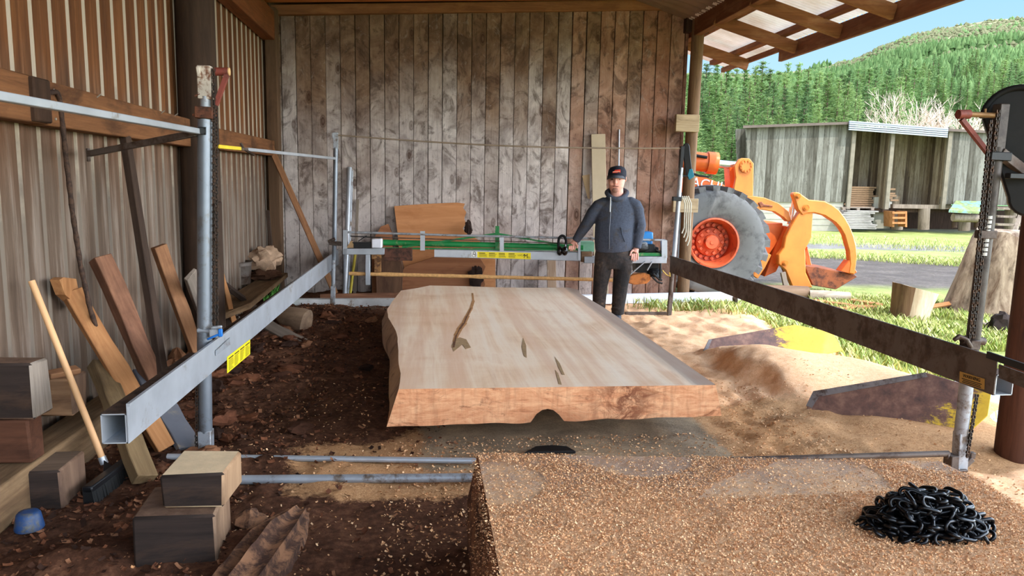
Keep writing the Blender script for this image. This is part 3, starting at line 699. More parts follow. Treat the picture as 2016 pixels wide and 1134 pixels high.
# --- masts at the back
YB = 9.23; qb = lambda px, py, dy=0.0: pY(px, py, YB + dy)
t = thing('mill_mast', 'slim back mast of the left rail with galvanised level arm', 'mast', tuple(qb(656, 606)), 'masts of the slabbing mill')
mb = MB(); mb.cyl(qb(658, 512), qb(661, 290), .028, 16); mb.build('upright_tube', mast_steel, t)
mb = MB(); mb.beam(qb(661, 293), qb(661, 261), .058, .05, (0, 1, 0)); mb.beam(qb(655, 272, -.02), qb(655, 262, -.02), .02, .02, (0, 1, 0)); mb.build('head_box', galv_dull, t, bevel=.004)
mb = MB(); mb.cyl(qb(656, 575), qb(657, 505), .024, 14); mb.build('lower_tube', galv_dull, t)
mb = MB(); mb.beam(qb(655, 608), qb(656, 563), .055, .055, (0, 1, 0)); mb.build('foot', galv_dull, t, bevel=.003)
mb = MB(); mb.beam(qb(625, 616), qb(680, 613), .14, .03); mb.build('foot_board', wood('foot_board_wood', srgb(110, 74, 54), srgb(150, 106, 80), None, 'X'), t, bevel=.004)
mb = MB(); mb.beam(qb(649, 478, -.03), qb(673, 480, -.03), .06, .05); mb.cyl(qb(646, 476, -.03), qb(660, 470, -.03), .02, 10); mb.build('lock_handle', dirty_shaded_steel, t, bevel=.003)
zb = qb(655, 312).z
mb = MB(); mb.beam(qb(659, 312, -.03), pz(486, 294, zb), .035, .03); mb.build('side_arm', galv, t, bevel=.003)
mb = MB(); mb.beam(pz(472, 292.6, zb), pz(428, 288.2, zb), .035, .03); mb.build('arm_sleeve', plain('yellow_sleeve', srgb(226, 196, 50), .5), t, bevel=.003)
mb = MB(); a = pz(486, 294, zb); mb.beam(pz(472, 292.6, zb), a, .026, .022); mb.tube([a + Vector((-.05, 0, .05)), a + Vector((-.02, -.02, 0)), a + Vector((.07, -.02, -.05))], .012, 8); mb.build('arm_hook', dirty_shaded_steel, t)
YB2 = 8.72; qc = lambda px, py, dy=0.0: pY(px, py, YB2 + dy)
t = thing('mill_mast', 'dark back mast of the right rail with slim black and blue winch guard', 'mast', tuple(qc(1318, 621)), 'masts of the slabbing mill')
mb = MB(); mb.beam(qc(1317, 621), qc(1321, 575), .05, .05, (0, 1, 0)); mb.build('foot', dirty_shaded_steel, t, bevel=.003)
mb = MB(); mb.cyl(qc(1320, 580), qc(1324, 530), .028, 14); mb.build('lower_tube', dirty_shaded_steel, t)
mb = MB(); mb.cyl(qc(1327, 505), qc(1341, 330), .027, 16); mb.build('upright_tube', galv, t)
mb = MB(); mb.beam(qc(1339, 345), qc(1343, 288), .04, .05, (0, 1, 0)); mb.build('head_box', black_m, t, bevel=.003)
mb = MB(); mb.beam(qc(1324, 391, -.02), qc(1341, 392, -.02), .06, .05); mb.build('upper_clamp', black_m, t, bevel=.003)
hb = qc(1351, 296)
mb = MB(); pts = [(.045 * cos(a), .09 * sin(a)) for a in [pi * (1 - i / 10) for i in range(11)]] + [(.075, -.2), (.10, -.30), (.055, -.34), (.02, -.30)]
xd = Vector((cos(.25), -sin(.25), 0)); mb.prism([hb + xd * x + Vector((0, 0, z)) for x, z in pts], Vector((.25, .97, 0)) * .09); mb.build('winch_guard', [black_m], t, bevel=.006)
mb = MB(); mb.prism([hb + xd * x + Vector((0, -.004, z)) for x, z in ((.048, -.22), (.085, -.22), (.112, -.31), (.056, -.352), (.030, -.30))], Vector((.25, .97, 0)) * .10); mb.build('guard_foot', plain('teal_paint', srgb(44, 120, 140), .45), t, bevel=.004)
mb = MB(); mb.tube([hb + Vector((.08, 0, -.27)), hb + Vector((.17, -.02, -.30)), hb + Vector((.29, -.02, -.31))], .013, 8); mb.cyl(qc(1338, 346), qc(1360, 347), .012, 8); mb.build('crank', black_m, t)
mb = MB()
for i in range(4):
    a0 = qc(1338 + i * 4, 391, -.04); mb.tube([a0, a0 + Vector((.03, 0, .03)), a0 + Vector((.07, 0, -.06)), a0 + Vector((.075, 0, -.35 - .05 * i)), a0 + Vector((.05, 0, -.42 - .05 * i))], .008, 6)
mb.build('webbing_strap', plain('pale_webbing', srgb(190, 184, 168), .8), t)
# rod between the mast heads
mb = MB(); a = qb(663, 266); b2 = qc(1342, 292); pts = [a.lerp(b2, i / 12) - Vector((0, 0, .05 * sin(pi * i / 12))) for i in range(13)]
mb.tube(pts, .010, 8); o = mb.build('tie_rod', plain('weathered_rod', srgb(150, 132, 114), .6, .2), None)
tag(o, 'thin weathered rod spanning between the two back mast heads across the plank wall', 'rod')
# floor ties
def floor_pipe(name, p0, p1, r, mat, label, grp=None):
    mb = MB(); mb.cyl(p0, p1, r, 14); o = mb.build(name, mat, None); return tag(o, label, 'pipe', grp)
floor_pipe('tie_pipe', pz(330, 899, .03), pz(985, 908, .03), .017, galv, 'thin galvanised floor pipe at the left front mast foot, farther one of two')
floor_pipe('tie_pipe', pz(330, 946, .03), pz(960, 940, .03), .024, galv_dull, 'thicker grey floor pipe nearer the viewer, ending at the chip-covered slab')
floor_pipe('tie_pipe', pz(1400, 907, .06), q2(1868, 893, -.02), .017, dirty_shaded_steel, 'grey floor pipe ending at the foot of the right front mast')

# --- carriage
CA = Vector((-1.10, 9.02, 0)); CB = Vector((2.95, 8.66, 0)); CXd = (CB - CA).normalized(); CN = Vector((CXd.y, -CXd.x, 0))
def qk(px, py, off=0.0): return pP(px, py, CA + CN * off, CN)       # off > 0 is towards the viewer
def cbox(mb, x0, y0, x1, y1, d0, d1, mi=0):
    """box over a pixel rectangle of the carriage plane, from d0 to d1 away from the viewer"""
    c = [qk(x0, y0), qk(x1, y0), qk(x1, y1), qk(x0, y1)]
    c[1].z = c[0].z + (qk(x1, y0).z - c[0].z); mb.prism([p - CN * d0 for p in c], -CN * (d1 - d0), mi)
t = thing('saw_carriage', 'galvanised and green slabbing saw carriage riding across the two rails', 'saw carriage', tuple((CA + CB) / 2))
mb = MB(); c = [qk(855, 491), qk(1143, 497), qk(1143, 514), qk(855, 506)]; mb.prism(c, -CN * .006); top = [c[0], c[1], c[1] - CN * .09, c[0] - CN * .09]; mb.prism(top, Vector((0, 0, -.006))); bot = [c[3], c[2], c[2] - CN * .09, c[3] - CN * .09]; mb.prism(bot, Vector((0, 0, .006)))
beam_o = mb.build('main_beam', galv, t, False)
mb = MB(); cbox(mb, 675, 489, 757, 501, -.02, .10); mb.build('end_beam', galv, t, bevel=.004)
mb = MB(); cbox(mb, 757, 489, 811, 511, .0, .06); cbox(mb, 757, 507, 812, 513, -.03, .02); mb.build('rusted_panel', rusty('rust_panel', srgb(92, 58, 44), srgb(60, 40, 32), .5, 10, .85, 0, .3), t, bevel=.003)
mb = MB(); cbox(mb, 720, 501, 729, 561, -.02, .01); mb.build('drop_leg', galv, t, bevel=.003)
mb = MB(); cbox(mb, 736, 503, 749, 537, .03, .08); cbox(mb, 731, 501, 750, 510, .01, .1); mb.build('bar_holder', rusty('dusty_holder', srgb(150, 108, 66), srgb(96, 66, 46), .5, 20, .9, 0, .4), t, bevel=.003)
mb = MB(); pts = [qk(686 + (1262 - 686) * i / 40, 539.5 + 14.0 * i / 40) - CN * .05 for i in range(41)]
mb.tube(pts, 0, 10, True, 0, [(.022 + .010 * mnoise.noise(Vector((i * .9, 0, 0))) * (i < 22), .022 + .022 * max(0, mnoise.noise(Vector((i * .7, 3, 0)))) * (i < 22)) for i in range(41)], (0, 0, 1)); mb.build('slabbing_bar', plain('sawdust_caked_bar', srgb(214, 164, 106), .95, 0, .22, 30, .5), t)['label'] = 'long slabbing bar caked in orange sawdust'
mb = MB(); mb.tube([qk(684, 457), qk(900, 463.5), qk(1310, 473)], .014, 10); mb.build('top_rail', galv_dull, t)
for (px, y0, y1, w_) in ((832, 455, 493, 4.5), (988, 467, 495, 4)): mb = MB(); cbox(mb, px - w_, y0, px + w_, y1, -.008, .006); mb.build('rail_post', galv, t, False)
for args in ((1138, 470, 1143, 512, -.01, .02), (676, 453, 684, 500, -.02, .06), (1302, 473, 1313, 507, -.02, .05)):
    mb = MB(); cbox(mb, *args); mb.build('rail_post', galv, t, False)
mb = MB(); mb.tube([qk(700, 466) - CN * .03, qk(1135, 480) - CN * .03], .006, 8); mb.build('throttle_rod', dirty_shaded_steel, t)
mb = MB(); mb.tube([qk(752, 479) - CN * .12, qk(1150, 489) - CN * .12], .036, 16); mb.build('green_tube', green_m, t)
mb = MB(); mb.beam(qk(790, 488) - CN * .10, qk(978, 461) - CN * .10, .03, .022); mb.beam(qk(978, 461) - CN * .10, qk(1110, 484) - CN * .10, .03, .022); cbox(mb, 975, 446, 983, 496, .08, .12); mb.beam(qk(752, 490) - CN * .1, qk(1135, 493.5) - CN * .1, .03, .02); mb.build('green_truss', green_m, t, False)
mb = MB(); mb.beam(qk(905, 485) - CN * .14, qk(1135, 492) - CN * .14, .09, .03); mb.build('dust_tray', plain('tan_dust', srgb(150, 122, 88), .95), t)
mb = MB(); cbox(mb, 732, 470, 752, 488, -.03, .07); mb.build('fuel_bottle', plain('white_plastic', srgb(222, 222, 230), .35, 0, .05), t, bevel=.012, seg=2)
mb = MB(); cbox(mb, 694, 477, 731, 488, -.02, .08); mb.beam(qk(690, 465), qk(750, 468), .02, .012); mb.beam(qk(722, 464), qk(705, 475), .01, .01); mb.build('end_plate', black_m, t, bevel=.003)
mb = MB(); mb.prism([qk(682, 488, .02), qk(690, 475, .02), qk(696, 480, .02), qk(696, 488, .02)], -CN * .1); mb.build('dust_heap', plain('tan_dust', srgb(150, 122, 88), .95), t)
# warning strip and maker's mark on the main beam
q = [qk(px, py, .001) for px, py in ((928, 506.5), (1045, 510.5), (1045, 497.8), (928, 495.2))]
def sub(q, u0, u1, v0=0, v1=1): return [uvp(q, u0, v0), uvp(q, u1, v0), uvp(q, u1, v1), uvp(q, u0, v1)]
mb = MB(); mb.prism(sub(q, .1, 1.0), CN * .0015); lab = mb.build('yellow_label', yellow_m, t, False); lab['label'] = 'yellow warning strip'
qs = [p + CN * .0025 for p in q]
mb = MB()
for colm in range(4):
    for row in range(5):
        u0 = .13 + colm * .165; v0 = .84 - row * .15; mb.prism(sub(qs, u0, u0 + (.10 if row == 0 else rr.uniform(.10, .135)), v0 - (.09 if row == 0 else .05), v0), CN * .0008)
mb.build('print_lines', ink, lab, False)
text_mesh('lettering', 'LUCAS', .034, frame(uvp(qs, .845, .58), q[1] - q[0], q[3] - q[0]), ink, lab, .0006, 'CENTER', .9)
text_mesh('lettering', 'M', .075, frame(uvp(qs, .915, .44), q[1] - q[0], q[3] - q[0]), ink, lab, .0006, 'CENTER', .9)
text_mesh('lettering', 'ILL', .034, frame(uvp(qs, .962, .30), q[1] - q[0], q[3] - q[0]), ink, lab, .0006, 'CENTER', .9)
mb = MB(); mb.prism(sub(q, .0, .098), CN * .0015); lab2 = mb.build('white_label', white_m, t, False)
text_mesh('lettering', 'CE', .05, frame(uvp(qs, .05, .28), q[1] - q[0], q[3] - q[0]), ink, lab2, .0006)
mb = MB(); mb.lathe([(.012, 0), (.018, 0), (.018, .001), (.012, .001)], 14, frame(uvp(qs, .05, .74), q[1] - q[0], q[3] - q[0]), 0, True); mb.build('round_mark', ink, lab2, False)
# engine end
mb = MB(); cbox(mb, 1150, 505, 1312, 518, -.02, .10); mb.build('engine_beam', galv, t, bevel=.004)
mb = MB(); cbox(mb, 1145, 496, 1166, 516, .0, .1); mb.build('wood_packer', wood('packer', srgb(110, 84, 62), srgb(140, 110, 84), None, 'X'), t)
mb = MB(); cbox(mb, 1140, 478, 1172, 497, .10, .3); mb.build('green_tray', plain('pale_green_sheet', srgb(120, 170, 140), .5), t)
mb = MB(); cbox(mb, 1252, 498, 1304, 504, .0, .3); mb.build('green_base', green_m, t)
eng = None
mb = MB(); cbox(mb, 1254, 482, 1292, 498, .06, .3); mb.blob(qk(1262, 488) - CN * .1, (.13, .12, .07), 3, .15, 14, 8); cbox(mb, 1284, 488, 1300, 498, .08, .22); mb.build('engine_block', black_m, t, bevel=.01, seg=2)
mb = MB(); cbox(mb, 1264, 458, 1290, 474, .10, .3); cbox(mb, 1266, 472, 1290, 485, .14, .3); mb.build('fuel_tank', plain('blue_tank', srgb(48, 130, 196), .35, 0, .08), t, bevel=.02, seg=3)
mb = MB(); cbox(mb, 1258, 477, 1274, 485, .02, .1);
for i in range(4): cbox(mb, 1259, 478 + i * 2, 1275, 479 + i * 2, -.01, .02)
mb.build('muffler', galv_dull, t, bevel=.004)
mb = MB(); mb.cyl(qk(1306, 474), qk(1306, 496), .012, 8); mb.cyl(qk(1292, 492), qk(1306, 500), .010, 8); cbox(mb, 1298, 494, 1310, 502, .0, .06); mb.build('control_lever', black_m, t)
mb = MB(); mb.beam(qk(1240, 541, .02), qk(1270, 515, .02), .012, .028, CN); mb.beam(qk(1274, 532, .02), qk(1284, 515, .02), .012, .036, CN); mb.build('stay_bars', galv, t)
mb = MB(); cbox(mb, 1254, 519, 1300, 538, .08, .3); mb.blob(qk(1292, 538) - CN * .1, (.10, .10, .06), 8, .3, 12, 8); mb.cyl(qk(1240, 512) - CN * .08, qk(1240, 555) - CN * .08, .03, 10); mb.build('gearbox', black_m, t, bevel=.01)
mb = MB(); pts = []
for (px, py) in ((1236, 543), (1268, 538), (1281, 541), (1282, 552), (1274, 559), (1250, 561), (1236, 558)): pts.append(qk(px, py) - CN * .02)
mb.prism(pts, -CN * .10); mb.build('chain_cover', rusty('orange_cover', srgb(190, 118, 62), srgb(134, 82, 50), .46, 9, .8, 0, .3), t, bevel=.01)
mb = MB(); mb.tube([qk(1300, 518), qk(1300, 548), qk(1297, 552)], .016, 8); mb.tube([qk(1286, 539), qk(1296, 548), qk(1303, 552)], .014, 8); mb.tube([qk(1284, 545), qk(1294, 555), qk(1304, 558)], .012, 8); mb.build('hook_arm', black_m, t)
# trailing cable
mb = MB(); mb.tube([qk(1304, 532), qk(1312, 541), qk(1319, 544), qk(1318, 535)], .008, 6); mb.build('cable', plain('yellow_cable', srgb(196, 160, 70), .6), t)
# left hanging ear muffs
e = thing('ear_muffs', 'shiny black ear muffs hooked over the carriage top rail beside the man', 'ear muffs', tuple(qk(1107, 500, .04)))
mb = MB(); pts = [qk(1107 + 7.5 * cos(a), 476 - 12 * sin(a), .03 + .0) for a in [pi * i / 14 for i in range(15)]]; pts = [qk(1099.5, 489, .03)] + pts[::-1] + [qk(1114, 489, .03)]
mb.tube(pts, 0, 8, True, 0, [(.016, .006)] * len(pts), CN); mb.build('headband', rubber_m, e)
shiny = plain('glossy_black', srgb(20, 20, 20), .15, 0, .1, 5, 0, .6)
for (px, py, s_) in ((1102, 494, -1), (1112, 494, 1)):
    mb = MB(); mb.blob(qk(px, py, .05 + .02 * s_), (.038, .05, .058), 1, .03, 16, 10); mb.build('ear_cup', shiny, e)
mb = MB(); mb.cyl(qk(1114, 480, .03), qk(1113, 487, .04), .006, 6); mb.build('wire_fork', galv, e)
# ------------------------------------------------------------------ the big slab on its bearers
def slab_mat(name, cols, side_cols, shav=False):
    m, nt, b = new_mat(name); g = N(nt); v = g.coord('Object')
    return m, nt, b, g, v
SZ, SB = .385, .165
sm, nt, b = new_mat('fresh_sawn_slab'); g = N(nt); v = g.coord('Object'); xyz = g.sep(v)
gr = g.noise(g.coord('Object', (1, .05, 1)), 13, 8, .68, 1.0); bl = g.noise(v, 1.1, 5, .55, .6); fi = g.noise(v, 40, 5, .7)
cross = g.noise(g.coord('Object', (.04, 1, 1)), 60, 4, .6)
base = g.ramp(g.mix(.6, gr, bl), [(.32, srgb(206, 164, 130)), (.44, srgb(230, 198, 166)), (.55, srgb(238, 214, 188)), (.68, srgb(222, 184, 150))])
base = g.mix(g.ramp(cross, [(.38, .07), (.52, 0.0)]), base, srgb(190, 150, 118))
# greyed sapwood strip down each long edge
ed = g.ramp(g.math('ADD', xyz[0], g.math('MULTIPLY', bl, .2)), [(.0, 1.0), (.02, 1.0), (.12, 0.0)])
ed2 = g.ramp(g.math('MULTIPLY', g.math('ADD', xyz[0], g.math('MULTIPLY', gr, .12)), .5), [(.90, 0.0), (.93, 1.0)])
band = g.noise(g.coord('Object', (1, .035, 1), loc=(4, 2, 0)), 5.5, 5, .6, .5)
base = g.mix(g.ramp(band, [(.40, .5), (.52, 0.0)]), base, srgb(214, 168, 136)); base = g.mix(g.ramp(band, [(.55, 0.0), (.68, .6)]), base, srgb(240, 222, 202))
base = g.mix(g.math('MULTIPLY', ed, .35), base, srgb(178, 132, 104)); base = g.mix(g.math('MULTIPLY', ed2, .75), base, srgb(150, 128, 116))
g.l(base, b.inputs['Base Color']); b.inputs['Roughness'].default_value = .75; b.inputs['Specular IOR Level'].default_value = .25
g.bump(g.math('ADD', cross, g.math('MULTIPLY', gr, .6)), b, .15, .004)
se, nt, b = new_mat('slab_end_grain'); g = N(nt); v = g.coord('Object')
a1 = g.noise(g.coord('Object', (1, 1, 2.5), rot=(0, .5, 0)), 6, 9, .7, 1.6); a2 = g.noise(g.coord('Object', (.45, 1, 2.6), rot=(0, .35, 0)), 5, 9, .7, 2.2)
c = g.ramp(g.mix(.5, a1, a2), [(.30, srgb(142, 82, 52)), (.45, srgb(212, 146, 104)), (.6, srgb(234, 178, 134)), (.75, srgb(206, 134, 90))])
c = g.mix(g.ramp(g.noise(g.coord('Object', (.8, 1, 1.8), loc=(2.3, 0, 1)), 4.2, 8, .75, 1.5), [(.56, 0.0), (.68, .8)]), c, srgb(110, 58, 36))
sx_ = g.sep(v)[0]; near_ = g.ramp(g.math('ABSOLUTE', g.math('SUBTRACT', sx_, 1.36)), [(.0, .9), (.12, .6), (.30, 0.0)])
c = g.mix(g.math('MULTIPLY', near_, g.ramp(g.noise(g.coord('Object', (1, 1, 1.5), rot=(0, .6, 0)), 7, 8, .75, 2.0), [(.42, 0.0), (.56, 1.0)])), c, srgb(104, 54, 36))
hole_ = g.ramp(g.math('ABSOLUTE', g.math('SUBTRACT', sx_, .93)), [(.0, .8), (.14, .5), (.26, 0.0)]); lowz = g.ramp(g.sep(v)[2], [(.17, 1.0), (.27, 0.0)])
c = g.mix(g.math('MULTIPLY', g.math('MULTIPLY', hole_, lowz), g.ramp(a1, [(.35, .3), (.6, 1.0)])), c, srgb(116, 64, 40))
saw = g.noise(g.coord('Object', (1, 1, .12), rot=(0, .75, 0)), 26, 4, .6)
c = g.mix(g.ramp(saw, [(.36, .25), (.5, 0.0)]), c, srgb(136, 82, 54))
g.l(c, b.inputs['Base Color']); b.inputs['Roughness'].default_value = .85; b.inputs['Specular IOR Level'].default_value = .15
g.bump(g.math('ADD', saw, a1), b, .4, .008)
live = rusty('live_edge', srgb(188, 148, 114), srgb(142, 104, 78), .44, 4, .85, 0, .25)
# outline of the top in plan, clockwise from the front left corner
topL = [(785, 766), (787, 735), (784, 700), (783, 665), (776, 645), (764, 625), (763, 608), (774, 590), (790, 572)]
topB = [(822, 567), (846, 562), (900, 563), (990, 566), (1060, 566.5), (1118, 566), (1140, 571)]
topR = [(1142, 578), (1190, 606), (1240, 640), (1300, 682), (1355, 720), (1408, 757)]
P = [pz(px, py, SZ) for px, py in topL + topB + topR]
fy0 = P[0].y
def dense(pts, d):
    out = []
    for a, b2 in zip(pts[:-1], pts[1:]):
        n = max(1, int((b2 - a).length / d)); out += [a.lerp(b2, i / n) for i in range(n)]
    return out + [pts[-1]]
nl = len(topL); nb_ = nl + len(topB)
left = dense(P[:nl], .12); back = dense(P[nl - 1:nb_], .15)[1:]; right = dense(P[nb_ - 1:], .25)[1:]
front_x0, front_x1 = P[0].x, P[-1].x
# front edge with the round hole on the under side
hx0, hx1 = pz(1062, 800, .3).x, pz(1116, 800, .3).x
top_loop = left + back + right
k = len(top_loop)
for i, p in enumerate(top_loop):
    if 0 < i < len(left): p.x += .010 * mnoise.noise(p * 3)
zbot = lambda x: SB - .006 + .03 * max(0, min(1, (x - front_x0) / (front_x1 - front_x0)))
bot_loop = []
for i, p in enumerate(top_loop):
    if i < len(left):
        q_ = i / len(left); off = -.06 * (1 - .3 * q_) - .03 * mnoise.noise(p * 1.6); bot_loop.append(Vector((p.x + off, p.y, zbot(p.x))))
    elif i < len(left) + len(back): bot_loop.append(Vector((p.x, p.y + .05, zbot(p.x))))
    else: bot_loop.append(Vector((p.x + .05, p.y, zbot(p.x))))
mid_loop = [a.lerp(b2, .5) + Vector((0 if i in (0, k - 1) else -.03 if i < len(left) else .01, 0, 0)) for i, (a, b2) in enumerate(zip(top_loop, bot_loop))]
SLB = Vector((front_x0, fy0, 0))
mb = MB(); vs = top_loop + mid_loop + bot_loop; fs = []; mi = []
for L in range(2):
    for i in range(k - 1): fs.append((L * k + i, L * k + i + 1, (L + 1) * k + i + 1, (L + 1) * k + i)); mi.append(2)
# front face: strip of columns
cols = [front_x0 + (front_x1 - front_x0) * i / 60 for i in range(61)]
bl_, br_ = bot_loop[0], bot_loop[-1]
def low_z(x):
    z = zbot(x) + .010 * mnoise.noise(Vector((x * 6, 1, 2))) * min(1, 8 * min(x - front_x0, front_x1 - x))
    hc_ = (hx0 + hx1) / 2; hr = (hx1 - hx0) / 2 * 1.05
    if abs(x - hc_) < hr: z = max(z, SB - .01 + sqrt(hr * hr - (x - hc_) ** 2) * 1.15)
    return z
base_i = len(vs)
for x in cols:
    u = (x - front_x0) / (front_x1 - front_x0); xb = bl_.x + (br_.x - bl_.x) * u
    vs += [Vector((x, fy0, SZ)), Vector((x * .5 + xb * .5, fy0 - .0, (SZ + low_z(x)) / 2)), Vector((xb, fy0, low_z(x))), Vector((xb, fy0 + .30, low_z(x) + .0))]
for i in range(60):
    a = base_i + i * 4
    for j, m_ in ((0, 1), (1, 1), (2, 1)): fs.append((a + j, a + 4 + j, a + 5 + j, a + 1 + j)); mi.append(m_)
# top face (ngon): loop plus the front edge points
fs.append(tuple(range(k)) + tuple(base_i + i * 4 for i in range(59, 0, -1))); mi.append(0)
fs.append(tuple(range(2 * k, 3 * k)) + tuple(base_i + i * 4 + 3 for i in range(59, 0, -1))); mi.append(2)
mb.v = [tuple(Vector(p) - SLB) for p in vs]; mb.f = fs; mb.m = mi
big = mb.build('timber_slab', [sm, se, live], None, True, 0, 30); big.location = SLB
tag(big, 'huge clean pale live-edge timber slab lying under the mill, sawn front end with a half-round hole', 'timber slab')
def smat(name, c): return plain(name, c, .9, 0, .25, 25, .4)
# cracks and gum marks on the top, thin insets
mb = MB()
crack = [(930, 577), (932, 592), (928, 606), (920, 622), (914, 636), (905, 648), (899, 660), (896, 672), (893, 684)]
for i, (a, b2) in enumerate(zip(crack[:-1], crack[1:])):
    w_ = [3, 5, 6, 8, 10, 9, 7, 6, 5][i]
    mb.prism([pz(a[0] - w_ * .6, a[1], SZ + .0012), pz(b2[0] - w_ * .7, b2[1], SZ + .0012), pz(b2[0] + w_ * .5, b2[1], SZ + .0012), pz(a[0] + w_ * .6, a[1], SZ + .0012)], (0, 0, -.001))
mb.build('crack', smat('gum_crack', srgb(170, 122, 76)), big, False)
mb = MB()
for i, (a, b2) in enumerate(zip(crack[2:-1], crack[3:])):
    w_ = 1.5 + (i % 3)
    mb.prism([pz(a[0] - w_, a[1], SZ + .002), pz(b2[0] - w_ * .6, b2[1], SZ + .002), pz(b2[0] + w_ * .5, b2[1], SZ + .002), pz(a[0] + w_ * .4, a[1], SZ + .002)], (0, 0, -.001))
mb.build('crack_core', smat('crack_dark', srgb(104, 66, 42)), big, False)
mb = MB()
for poly in ([(896, 668), (905, 664), (918, 668), (927, 684), (917, 687), (910, 678), (903, 684), (893, 692), (889, 680)],
             [(1030, 665), (1036, 680), (1037, 704), (1031, 700), (1027, 682)], [(1092, 702), (1102, 715), (1112, 738), (1106, 737), (1099, 722)],
             [(1093, 728), (1099, 735), (1106, 757), (1100, 756)]):
    mb.prism([pz(px, py, SZ + .0016) for px, py in poly], (0, 0, -.001))
mb.build('gum_stain', smat('gum_mark', srgb(158, 128, 92)), big, False)
# bearers under the slab
bear_m = wood('bearer_wood', srgb(60, 42, 32), srgb(90, 66, 50), None, 'X')
for yy, lab_ in ((5.1, 'dark timber bearer under the big pale slab, nearest its sawn front end'), (7.4, 'dark timber bearer under the far end of the big pale slab')):
    mb = MB(); mb.bb((-.05, yy - .08, -.03), (1.70, yy + .08, SB - .008)); o = mb.build('slab_bearer', bear_m, None, bevel=.006); tag(o, lab_, 'bearer', 'bearers under the slab')

# ------------------------------------------------------------------ the chip-covered slab in front
FZ = .43
fs_m, nt, b = new_mat('shavings_covered_top'); g = N(nt); v = g.coord('Object')
f1 = g.noise(v, 38, 8, .75, .4); f2 = g.noise(v, 120, 4, .7); f3 = g.noise(v, 2.3, 6, .6)
shv = g.ramp(g.mix(.5, f1, f2), [(.28, srgb(190, 138, 98)), (.45, srgb(230, 182, 138)), (.58, srgb(242, 200, 158)), (.74, srgb(250, 218, 182))])
bare = g.ramp(f1, [(.3, srgb(140, 112, 96)), (.7, srgb(186, 160, 144))])
y_ = g.sep(v)[1]
bm_ = g.ramp(g.math('ADD', g.math('MULTIPLY', y_, .25), g.math('MULTIPLY', g.math('SUBTRACT', g.mix(.5, f3, f1), .5), .9)), [(.60, 0.0), (.72, .8)])
g.l(g.mix(bm_, shv, bare), b.inputs['Base Color']); b.inputs['Roughness'].default_value = .95; b.inputs['Specular IOR Level'].default_value = .08
g.bump(g.math('ADD', f1, g.math('MULTIPLY', f2, .5)), b, .8, .02)
fl_m = rusty('slab_side', srgb(146, 98, 66), srgb(88, 56, 38), .5, 7, .9, 0, .5)
ftop = [(975, 1230), (985, 1134), (968, 1040), (955, 970), (940, 893), (1100, 896), (1200, 898), (1300, 899), (1480, 903), (1660, 905), (1850, 908), (1930, 946), (2016, 1000), (2200, 1110), (2300, 1230)]
TP = [pz(px, py, FZ) for px, py in ftop]
TP[0] = Vector((TP[1].x, 1.55, FZ)); TP[-1] = Vector((2.5, 1.55, FZ)); TP[-2] = Vector((2.45, 1.9, FZ))
def inside(p, poly):
    c_ = False; j = len(poly) - 1
    for i in range(len(poly)):
        a, b2 = poly[i], poly[j]
        if (a.y > p[1]) != (b2.y > p[1]) and p[0] < (b2.x - a.x) * (p[1] - a.y) / (b2.y - a.y) + a.x: c_ = not c_
        j = i
    return c_
loop = dense(TP + [TP[0]], .08)[:-1]; k = len(loop)
low = []
for i, p in enumerate(loop):
    off = Vector((-.035, 0, 0)) if p.x < .5 else Vector((0, 0, 0))
    if p.y > 2.55 and p.x > .5: off = Vector((.02, .06, 0))
    low.append(Vector((p.x, p.y, -.03)) + off + Vector((.03 * mnoise.noise(p * 5), 0, 0)))
midl = [a.lerp(b2, .45) + Vector((-.012 + .03 * mnoise.noise(a * 6 + Vector((0, 0, 3))), 0, 0)) for a, b2 in zip(loop, low)]
mb = MB(); mb.v = [tuple(p) for p in loop + midl + low]; mb.f = [(L * k + i, L * k + (i + 1) % k, (L + 1) * k + (i + 1) % k, (L + 1) * k + i) for L in range(2) for i in range(k)] + [tuple(range(k))]; mb.m = [1] * (2 * k) + [0]
fslab = mb.build('timber_slab', [fs_m, fl_m], None, True, 0, 30)
tag(fslab, 'sawdust and shavings covered timber slab in front with a heap of black chain on it', 'timber slab')
# shavings lying on it: curls and flakes, one loose mass
def shaving_mesh(name, pts, mat_list, rs, size=(.006, .016)):
    V = []; F = []; MI = []
    for (x, y, z) in pts:
        L = rs.uniform(*size); w_ = L * rs.uniform(.25, .6); cur = rs.uniform(.2, 2.6); a = rs.uniform(0, 2 * pi); tl = rs.uniform(-.8, .8); tl2 = rs.uniform(-.6, .6)
        R = Matrix.Rotation(a, 3, 'Z') @ Matrix.Rotation(tl, 3, 'X') @ Matrix.Rotation(tl2, 3, 'Y'); o = len(V)
        for i in range(4):
            t_ = (i / 3 - .5) * cur; px_ = L * sin(t_) / max(cur, .3); pz_ = L * (1 - cos(t_)) / max(cur, .3)
            for s_ in (-1, 1): V.append(tuple(R @ Vector((px_, s_ * w_ / 2, pz_)) + Vector((x, y, z))))
        for i in range(3): F.append((o + 2 * i, o + 2 * i + 1, o + 2 * i + 3, o + 2 * i + 2))
        MI += [rs.randrange(len(mat_list))] * 3
    return raw_mesh(name, V, F, mat_list, MI)
shm = [plain('shaving_%d' % i, c, .9, 0, .15, 30, 0, .1) for i, c in enumerate((srgb(230, 180, 134), srgb(218, 166, 120), srgb(202, 148, 102), srgb(236, 194, 150), srgb(190, 136, 94), srgb(224, 174, 126)))]
rs = random.Random(11); pts = []
